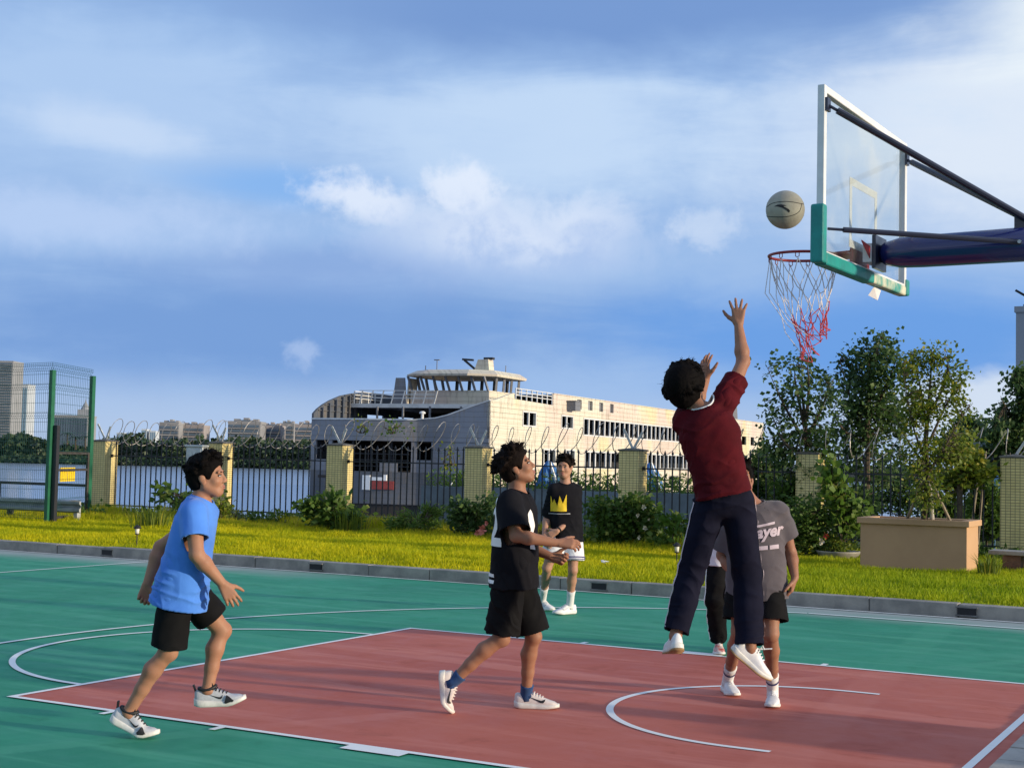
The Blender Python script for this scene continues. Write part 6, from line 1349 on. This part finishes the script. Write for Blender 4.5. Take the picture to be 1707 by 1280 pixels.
    if B:
        th_ = .010; wz = pel+u*B.get('rise', .10); a = np.array(B.get('a', [.165, .165, .155])); b_ = np.array(B.get('b', [.125, .125, .115])); cr = pel+u*.01; fr_ = np.cross(s0, u); A3 = np.array([s0-u*(s0@u), fr_, u])
        o_ = [(loft(cr, wz, s0, s0, [0, .5, 1], a, b_, n=2.2), .03), (ell(cr, A3, (a[0], b_[0], .105)), .03)]; i_ = []
        for q in 'LR':
            A_, K_, E_ = J['hip'+q], J['kn'+q], J['an'+q]; r = B['r'+q] if 'r'+q in B else B['r']; fr = B['len'+q] if 'len'+q in B else B['len']
            if fr <= 1.0:
                e_ = A_+(K_-A_)*fr; o_.append((tubecut(A_, e_, r[0], r[1]), .03)); i_.append((tubecut(A_+(K_-A_)*fr*.6, e_, r[0]*.35+r[1]*.65-th_-.004, r[1]-th_, e1=.04), .01))
            else:
                e_ = K_+(E_-K_)*(fr-1); mid = K_+(e_-K_)*.5
                o_ += [(rcone(A_, K_, r[0], r[1]), .03), (rcone(K_, mid, r[1], (r[1]+r[2])/2), .02), (tubecut(mid, e_, (r[1]+r[2])/2, r[2]), .02)]; i_ += [(tubecut(mid, e_, (r[1]+r[2])/2-th_-.004, r[2]-th_, e1=.04), .01)]
        garment(B.get('name', 'shorts'), o_, i_, B['mat'], (), B.get('amp', .005), B.get('freq', 9), B.get('fold', .4), W3(B.get('fax', (.2, 1, 0))), B.get('ff', 28))
    for q, sd_ in (('L', 1), ('R', -1)):
        fs = dict(S['shoe']); fs.update(S['foot'+q]); A_ = J['an'+q]; wd_ = W3(fs['d']); wd_ = nz(wd_*np.array([1, 1, 0])) if fs.get('flat') else wd_; shoe(body, A_, wd_, W3(fs['u']) if not fs.get('flat') else np.array([0, 0, 1.0]), fs, sd_)
        if S.get('sock'):
            k_ = S['sock']; c = J['kn'+q]; e = A_; b = MB(); top = e+(c-e)*k_['h']; uu = W3(fs['u']); dd_ = W3(fs['d'])
            b.tube([e-uu*.04+dd_*.005, e, e+(top-e)*.4, e+(top-e)*.8, top, top-nz(top-e)*.004], [.042, .040, .041, .043, .044+.01*k_['h'], .036], 16); b.tube([e, e+dd_*.035-uu*.03, e+dd_*.07-uu*.06], [.040, .033, .022], 12); o = b.build('sock', k_['mat'], body, True)
            if k_.get('band'): b = MB(); b.tube([e+(top-e)*.66, e+(top-e)*.76], [.0445+.004*k_['h'], .0455+.005*k_['h']], 16, cap=False); b.build('band', k_['band'], o, True)
    return out
# ------------------------------------------------------------------ the six players
M_white = pmat('shoe_white', (.74, .74, .75), .5, var=.12, scale=30, bmp=.15, bscale=200); M_offw = pmat('shoe_offwhite', (.66, .60, .58), .6, var=.15, scale=25, bmp=.2, bscale=250); M_shgr = pmat('shoe_grey', (.50, .52, .56), .6, var=.2, scale=30, bmp=.2, bscale=250)
M_sole = pmat('sole_white', (.70, .69, .66), .5, var=.2, scale=20); M_gum = pmat('sole_gum', (.30, .19, .09), .6); M_blk = pmat('shoe_black', (.014, .014, .016), .55); M_sockb = cloth('sock_blue', (.020, .060, .17)); M_sockw = cloth('sock_white', (.72, .72, .72)); M_pur = pmat('band_navy', (.03, .03, .15), .8)
C_blue = cloth('tee_blue', (.075, .23, .70), (.055, .18, .60)); C_blk = cloth('tee_black', (.005, .005, .008), (.009, .009, .012), sheen=0.0, spec=.12); C_short = cloth('shorts_black', (.004, .004, .005), (.007, .007, .008), sheen=0.0, spec=.12)
C_mar = cloth('tee_maroon', (.080, .0045, .009), (.052, .0035, .007), sheen=0.0, spec=.12); C_navy = cloth('pants_navy', (.004, .0045, .014), (.007, .0075, .020), sheen=0.0, spec=.12); C_grey = cloth('tee_grey', (.098, .086, .098), (.078, .069, .079)); C_wht = cloth('cloth_white', (.70, .70, .74), (.60, .60, .66))
C_print = pmat('print_white', (.75, .75, .75), .7); C_yel = pmat('print_yellow', (.75, .50, .02), .7); C_pink = pmat('print_pale', (.50, .42, .48), .7)

# player in the blue shirt, striding right
P1 = person(dict(label='player in blue t-shirt and black shorts striding right at the free throw corner', D=8.25, h=.0046, seed=1, tone=0,
    j=dict(head=(346, 794, .0), neck=(333, 836, .0), shL=(345, 858, .16), shR=(322, 856, -.17), elL=(268, 912, .27), wrL=(246, 972, .22), elR=(328, 925, -.24), wrR=(370, 972, -.16), hipL=(304, 970, .09), hipR=(297, 973, -.09),
           knL=(370, 1050, .20), anL=(346, 1150, .14), knR=(280, 1086, -.06), anR=(214, 1187, -.05)),
    face=(1, .06, -.10), up=(-.04, 1, 0), handL=dict(d=(-.2, -.95, -.1), n=(.2, 0, -1), t=-1, curl=(.7, .8, .6)), handR=dict(d=(.55, -.83, -.05), n=(-.25, -.2, .9), t=1, curl=(.25, .4, .3), spread=.2),
    footL=dict(d=(1, .03, .06), u=(-.03, 1, 0), bend=.22), footR=dict(d=(.90, -.42, -.05), u=(.42, .90, 0), bend=.50), arm=1.06,
    tee=dict(hem=(297, 1008, 0), a=[.205, .20, .188, .185, .15, .09], b=[.172, .148, .128, .118, .10, .075], slL=.55, slR=.60, sr=(.074, .080), mat=C_blue, amp=.007, freq=8, fold=.55, fax=(.5, .85, .1), ff=34, smooth_top=1),
    shorts=dict(mat=C_short, r=(.098, .106), lenR=.92, lenL=.74, rise=.04, fold=.3),
    hair=dict(thick=.016, n=110, len=.036, flow=(0, .6, .0), out=.45, rand=.25),
    shoe=dict(upper=M_shgr, sole_mat=M_sole, lace=M_blk, collar=M_blk, swoosh=M_blk, sw=.085, swx=.42, wedge=M_blk, sole=1.25, L=.300, ah=.092)))
decal('sleeve_badge', [[(.013*math.cos(a), .013*math.sin(a)) for a in np.linspace(0, 2*math.pi, 12, endpoint=False)]], P1['J']['shR']+(P1['J']['elR']-P1['J']['shR'])*.54+CR*.0, CR, CU, CF, P1['shirt_bvh'], M_blk, P1['shirt'])
decal('sleeve_badge_ring', [[(.007*math.cos(a), .007*math.sin(a)) for a in np.linspace(0, 2*math.pi, 12, endpoint=False)]], P1['J']['shR']+(P1['J']['elR']-P1['J']['shR'])*.54+CR*.0, CR, CU, CF, P1['shirt_bvh'], C_print, P1['shirt'], .0045)

# player in the black shirt, looking up
P2 = person(dict(label='player in black printed t-shirt and black shorts stepping forward looking up', D=9.25, h=.0048, seed=2, tone=1,
    j=dict(head=(862, 778, .0), neck=(862, 824, .0), shL=(868, 842, .17), shR=(848, 840, -.17), elL=(872, 908, .20), wrL=(918, 927, .12), elR=(860, 893, -.26), wrR=(930, 905, -.22), hipL=(859, 950, .09), hipR=(851, 950, -.09),
           knL=(889, 1060, .10), anL=(877, 1157, .10), knR=(836, 1063, -.08), anR=(755, 1136, -.06)),
    face=(1, .36, -.10), up=(-.36, 1, 0), handL=dict(d=(.95, -.25, -.1), n=(0, .4, -.9), t=-1, curl=(.9, .9, .7), tc=.6), handR=dict(d=(1, -.03, -.05), n=(.05, -.7, .7), t=1, curl=(.35, .45, .4), spread=.06),
    footL=dict(d=(1, 0, -.08), u=(0, 1, 0), flat=1), footR=dict(d=(.10, -.98, .02), u=(.98, .10, 0), bend=.55),
    tee=dict(hem=(857, 977, 0), a=[.215, .21, .205, .20, .16, .10], b=[.158, .150, .142, .132, .105, .078], slL=.80, slR=.86, sr=(.085, .105), mat=C_blk, amp=.008, freq=7, fold=.6, fax=(.95, .25, .1), ff=30, smooth_top=1, nd=.02, nr=.072),
    shorts=dict(mat=C_short, r=(.105, .118), len=.93, rise=.03, amp=.008, fold=.6, fax=(.9, .3, 0)),
    hair=dict(thick=.018, n=150, len=.044, flow=(0, -.5, -.1), out=.38, rand=.34, mat=M_hairb),
    shoe=dict(upper=M_offw, sole_mat=M_sole, lace=M_offw, swoosh=M_blk, sw=.12, sole=1.15, L=.295), sock=dict(h=.16, mat=M_sockb)))
bk = -P2['f']; O_ = P2['J']['neck']
def back_print(y, polys, nm, dx=0.0): decal(nm, polys, at_depth(822, y, 9.25)-np.asarray(CF)*dx, -CF*1.0, CU, np.asarray(CR)*.94+np.asarray(CF)*.34, P2['shirt_bvh'], C_print, P2['shirt'], .004)
back_print(903, [text_poly('2', .34, 0, .012)], 'back_number', .12)
back_print(957, [[(.02, 0), (.16, 0), (.16, .022), (.02, .022)], [(.02, -.04), (.16, -.04), (.16, -.018), (.02, -.018)]], 'back_bars')
decal('shoulder_stripe', [[(-.02, -.05), (-.008, -.05), (.022, .05), (.010, .05)], [(.006, -.055), (.018, -.055), (.048, .045), (.036, .045)]], at_depth(833, 838, 9.25), np.asarray(CR), CU, np.asarray(CF)*.95+np.asarray(CR)*.3, P2['shirt_bvh'], C_print, P2['shirt'], .004)
decal('chest_print', [[(-.05, -.05), (.03, -.09), (.06, -.02), (.02, .09), (-.04, .06)], [(-.01, -.16), (.05, -.17), (.05, -.11), (.0, -.10)]], at_depth(886, 873, 9.10), np.asarray(CF), CU, -np.asarray(CR)*.9+np.asarray(CF)*.43, P2['shirt_bvh'], C_print, P2['shirt'], .004)

# player with the crown shirt, farther back
P3 = person(dict(label='player in black elbow sleeved crown t-shirt and white shorts standing near the far line', D=15.2, h=.0062, seed=3, tone=2, mouth=.006,
    j=dict(head=(941, 778, 0), neck=(942, 808, .02), shL=(962, 818, .06), shR=(921, 818, -.04), elL=(957, 862, .0), wrL=(929, 885, -.18), elR=(912, 862, .02), wrR=(907, 892, -.16), hipL=(955, 890, .05), hipR=(931, 890, -.02),
           knL=(955, 950, -.02), anL=(950, 1009, .1), knR=(912, 946, -.05), anR=(904, 1002, .1)),
    face=(-.30, .0, -1), up=(.02, 1, 0), handL=dict(d=(-.85, -.45, -.1), n=(0, -.3, .95), t=-1, curl=(.5, .6, .5)), handR=dict(d=(.2, -.9, -.2), n=(.6, 0, .8), t=1),
    footL=dict(d=(-.85, 0, -.5), u=(0, 1, 0), flat=1), footR=dict(d=(.55, 0, -.8), u=(0, 1, 0), flat=1), bulk=.96,
    tee=dict(hem=(945, 903, 0), a=[.185, .175, .17, .175, .15, .09], b=[.145, .135, .13, .12, .10, .075], slL=.98, slR=.98, sr=(.072, .068), mat=C_blk, amp=.007, fold=.5, fax=(.3, .9, .1), ff=24),
    shorts=dict(mat=C_wht, r=(.102, .126), len=.74, rise=.05, fold=.4),
    hair=dict(thick=.012, n=90, len=.04, flow=(.0, .6, -.1), out=.4, rand=.3, mat=M_hairb),
    shoe=dict(upper=M_white, sole_mat=M_sole, lace=M_white, swoosh=M_shgr, sw=.11), sock=dict(h=.42, mat=M_sockw)))
crown = [(-.075, -.075), (.095, -.075), (.098, .09), (.075, .03), (.055, .10), (.030, .02), (.005, -.01), (-.02, .05), (-.045, .01), (-.062, .085)]
crown = [(-.085, -.08), (.085, -.08), (.085, .10), (.045, .0), (.012, .085), (-.012, -.025), (-.045, .05), (-.062, .01), (-.080, .09)]
decal('crown_print', [crown], at_depth(930.5, 838, 15.2), CR, CU, CF, P3['shirt_bvh'], C_yel, P3['shirt'], .005)
decal('chest_line', [[(-.11, -.004), (.12, -.004), (.12, .006), (-.11, .006)]], at_depth(931, 854.5, 15.2), CR, CU, CF, P3['shirt_bvh'], pmat('print_grey', (.3, .3, .32), .7), P3['shirt'], .005)
w_ = P3['J']['wrL']+(P3['J']['elL']-P3['J']['wrL'])*.08; ax = nz(P3['J']['elL']-P3['J']['wrL']); e1 = nz(np.cross(ax, CU)); e2 = np.cross(ax, e1)
b = MB(); b.tube([w_+(e1*math.cos(a)+e2*math.sin(a))*.033 for a in np.linspace(0, 2*math.pi, 18, endpoint=False)], .006, 6, closed=True); b.build('bracelet', M_blk, P3['body'])
def hem_band(P, q, mat, name, fr, r, w=.012):
    A_, K_ = P['J']['hip'+q], P['J']['kn'+q]; u_ = nz(K_-A_); L_k = np.linalg.norm(K_-A_); c0 = A_+u_*(L_k*fr); b = MB(); b.tube([c0-u_*w, c0], [r, r], 28, cap=False); return b.build(name, mat, P['shorts'], True)
for q in 'LR': hem_band(P3, q, M_pur, 'hem_stripe', .665, .131); hem_band(P3, q, M_pur, 'hem_stripe', .715, .132, .008)

# the shooter in maroon, seen from behind in mid-air
P4 = person(dict(label='jumping shooter in maroon t-shirt and dark striped track pants seen from behind', D=8.3, h=.0046, seed=4, tone=1,
    j=dict(head=(1146, 646, .05), neck=(1174, 686, -.02), shL=(1138, 706, .05), shR=(1212, 668, .02), elL=(1160, 672, .30), wrL=(1176, 634, .44), elR=(1239, 603, .18), wrR=(1231, 542, .26), hipL=(1184, 842, .03), hipR=(1230, 838, .02),
           knL=(1152, 955, .09), anL=(1126, 1060, -.02), knR=(1246, 957, .10), anR=(1250, 1078, -.02)),
    face=(.52, .45, .72), up=(-.35, .82, -.40), handL=dict(d=(-.05, 1, .05), n=(.8, 0, .5), t=-1, curl=(.2, .2, .2), spread=.3), handR=dict(d=(.02, 1, .12), n=(.25, -.25, .9), t=1, curl=(.10, .16, .16), spread=.42, to=1.1, tc=.0),
    footL=dict(d=(-.05, -.28, .95), u=(0, .95, .28)), footR=dict(d=(.77, -.62, .05), u=(.62, .77, -.1)), world_grav=1,
    tee=dict(hem=(1206, 824, 0), ts=[0, .2, .45, .72, .90, 1], a=[.168, .160, .165, .185, .15, .085], b=[.135, .128, .125, .125, .105, .075], slL=.55, slR=.55, sr=(.080, .078), mat=C_mar, ribmat=C_print, rib=.006, amp=.007, freq=8, fold=.6, fax=(-.35, 1, .1), ff=30),
    shorts=dict(name='track_pants', mat=C_navy, r=(.100, .088, .080), rL=(.100, .084, .074), rR=(.100, .086, .086), lenL=1.93, lenR=1.98, rise=.08, amp=.008, fold=.5, fax=(.3, .9, 0), ff=22, a=[.155, .158, .150], b=[.125, .125, .115]),
    hair=dict(thick=.040, n=120, len=.034, flow=(0, .25, -.35), out=.15, rand=.15, tip=.1),
    shoe=dict(upper=M_white, sole_mat=M_sole, lace=M_white, outsole=M_gum, sole=1.1, L=.295)))
J4 = P4['J']
def ribbon(P, q, side, mat, w=.009, name='side_stripe', n=46):
    A_, K_, E_ = P['J']['hip'+q], P['J']['kn'+q], P['J']['an'+q]; L1, L2 = np.linalg.norm(K_-A_), np.linalg.norm(E_-K_); bv = P['track_pants_bvh']; pts = []; bk_ = nz(np.cross(side, (0, 0, 1)))
    for k in range(n):
        x = (-.05+1.97*k/(n-1)); c = A_+(K_-A_)*x if x < 1 else K_+(E_-K_)*(x-1); hh_ = bv.ray_cast(Vector(c+side*.5), Vector(-side))
        if hh_[0] is not None: pts.append((np.array(hh_[0]), np.array(hh_[1])))
    b = MB(); v = []
    for i, (p, nn) in enumerate(pts):
        t_ = nz(pts[min(i+1, len(pts)-1)][0]-pts[max(i-1, 0)][0]); s_ = nz(np.cross(t_, nn)); v += [p+nn*.005-s_*w, p+nn*.006+s_*w]
    b.add(v, [(2*i, 2*i+2, 2*i+3, 2*i+1) for i in range(len(pts)-1)]); b.build(name, mat, P['track_pants'], True)
for q, s_ in (('R', 1), ('L', -1)):
    sd = nz(np.asarray(CR)*s_*.97-np.asarray(CF)*.20); ribbon(P4, q, sd, C_pink, .007)
b = MB(); c = J4['anR']+CR*.03-CU*.012; b.tube([c, c+CR*.05-CU*.0, c+CR*.10+CU*.002], .004, 5); b.tube([c+CR*.03, c+CR*.045+CU*.02, c+CR*.055-CU*.004], .004, 5); b.build('loose_lace', M_white, P4['body'])

# defender in the grey shirt behind the shooter
P5 = person(dict(label='player in grey printed t-shirt and black shorts guarding behind the shooter', D=9.55, h=.0058, seed=5, tone=1,
    j=dict(head=(1234, 800, .0), neck=(1257, 842, .02), shL=(1301, 855, .02), shR=(1217, 858, .02), elL=(1318, 922, .06), wrL=(1325, 962, -.06), elR=(1204, 925, .10), wrR=(1236, 975, -.12), hipL=(1283, 955, 0), hipR=(1238, 957, .03),
           knL=(1285, 1056, -.12), anL=(1288, 1151, 0), knR=(1232, 1052, -.06), anR=(1213, 1133, .1)),
    face=(-.05, .50, -.95), up=(0, .9, .45), handL=dict(d=(-.25, -1, 0), n=(-.9, 0, .3), t=-1, curl=(.4, .45, .4)), handR=dict(d=(.6, -.7, -.2), n=(.3, 0, .9), t=1),
    footL=dict(d=(-.22, 0, -1), u=(0, 1, 0), flat=1), footR=dict(d=(.12, 0, -1), u=(0, 1, 0), flat=1),
    tee=dict(hem=(1262, 998, 0), a=[.21, .205, .195, .185, .155, .095], b=[.155, .14, .135, .125, .10, .075], slL=.62, slR=.85, sr=(.078, .088), mat=C_grey, amp=.006, fold=.4, fax=(.3, .9, 0), ff=26),
    shorts=dict(mat=C_short, r=(.098, .118), len=.80, rise=.03),
    hair=dict(thick=.012, n=80, len=.04, flow=(0, .4, .2)),
    shoe=dict(upper=M_white, sole_mat=M_sole, lace=M_white, L=.29), sock=dict(h=.28, mat=M_sockw, band=M_pur)))
decal('chest_lettering', [text_poly('ayer', .105, .35, .004)], at_depth(1284, 895, 9.4), nz(np.asarray(CR)+CU*.14), nz(np.asarray(CU)-CR*.14), CF, P5['shirt_bvh'], C_pink, P5['shirt'], .005)
decal('chest_bar', [[(-.10, .0), (.075, .035), (.075, .050), (-.10, .015)]], at_depth(1275, 883, 9.4), CR, CU, CF, P5['shirt_bvh'], C_pink, P5['shirt'], .005)
decal('chest_caption', [[(-.10, -.013), (.0, -.006), (.0, .020), (-.10, .013)], [(.012, -.005), (.075, .0), (.075, .026), (.012, .021)]], at_depth(1281, 915, 9.4), CR, CU, CF, P5['shirt_bvh'], C_pink, P5['shirt'], .005)

# a sixth player almost hidden behind the shooter
P6 = person(dict(label='player in white shirt and black track pants mostly hidden behind the shooter', D=12.35, h=.0075, seed=6, tone=1,
    j=dict(head=(1204, 785, 0), neck=(1207, 820, .02), shL=(1234, 830, .05), shR=(1186, 832, .0), elL=(1238, 872, .0), wrL=(1226, 900, -.15), elR=(1184, 872, .1), wrR=(1196, 900, -.12), hipL=(1222, 918, .05), hipR=(1199, 918, 0),
           knL=(1232, 990, -.12), anL=(1240, 1066, .05), knR=(1192, 1000, -.10), anR=(1198, 1070, .05)),
    face=(-.2, .15, -1), up=(0, 1, .1), handL=dict(d=(-.4, -.8, -.3), n=(-.4, 0, .9), t=-1), handR=dict(d=(.5, -.8, -.2), n=(.4, 0, .9), t=1),
    footL=dict(d=(.1, 0, -1), u=(0, 1, 0), flat=1), footR=dict(d=(-.08, 0, -1), u=(0, 1, 0), flat=1), bulk=.95,
    tee=dict(hem=(1207, 942, 0), a=[.165, .165, .16, .165, .14, .09], b=[.135, .13, .125, .12, .10, .075], slL=.7, slR=.7, mat=C_wht, amp=.006, fold=.4),
    shorts=dict(name='track_pants', mat=C_short, r=(.105, .088, .078), len=1.93, rise=.05, amp=.008, fold=.5, ff=20),
    hair=dict(thick=.012, n=60, len=.04, flow=(0, .4, .2)),
    shoe=dict(upper=pmat('shoe_red', (.50, .07, .06), .6, c2=(.66, .60, .55), scale=22), sole_mat=M_sole, lace=M_white)))
ribbon(P6, 'R', nz(-np.asarray(CR)*.96-np.asarray(CF)*.28), C_print, .008)
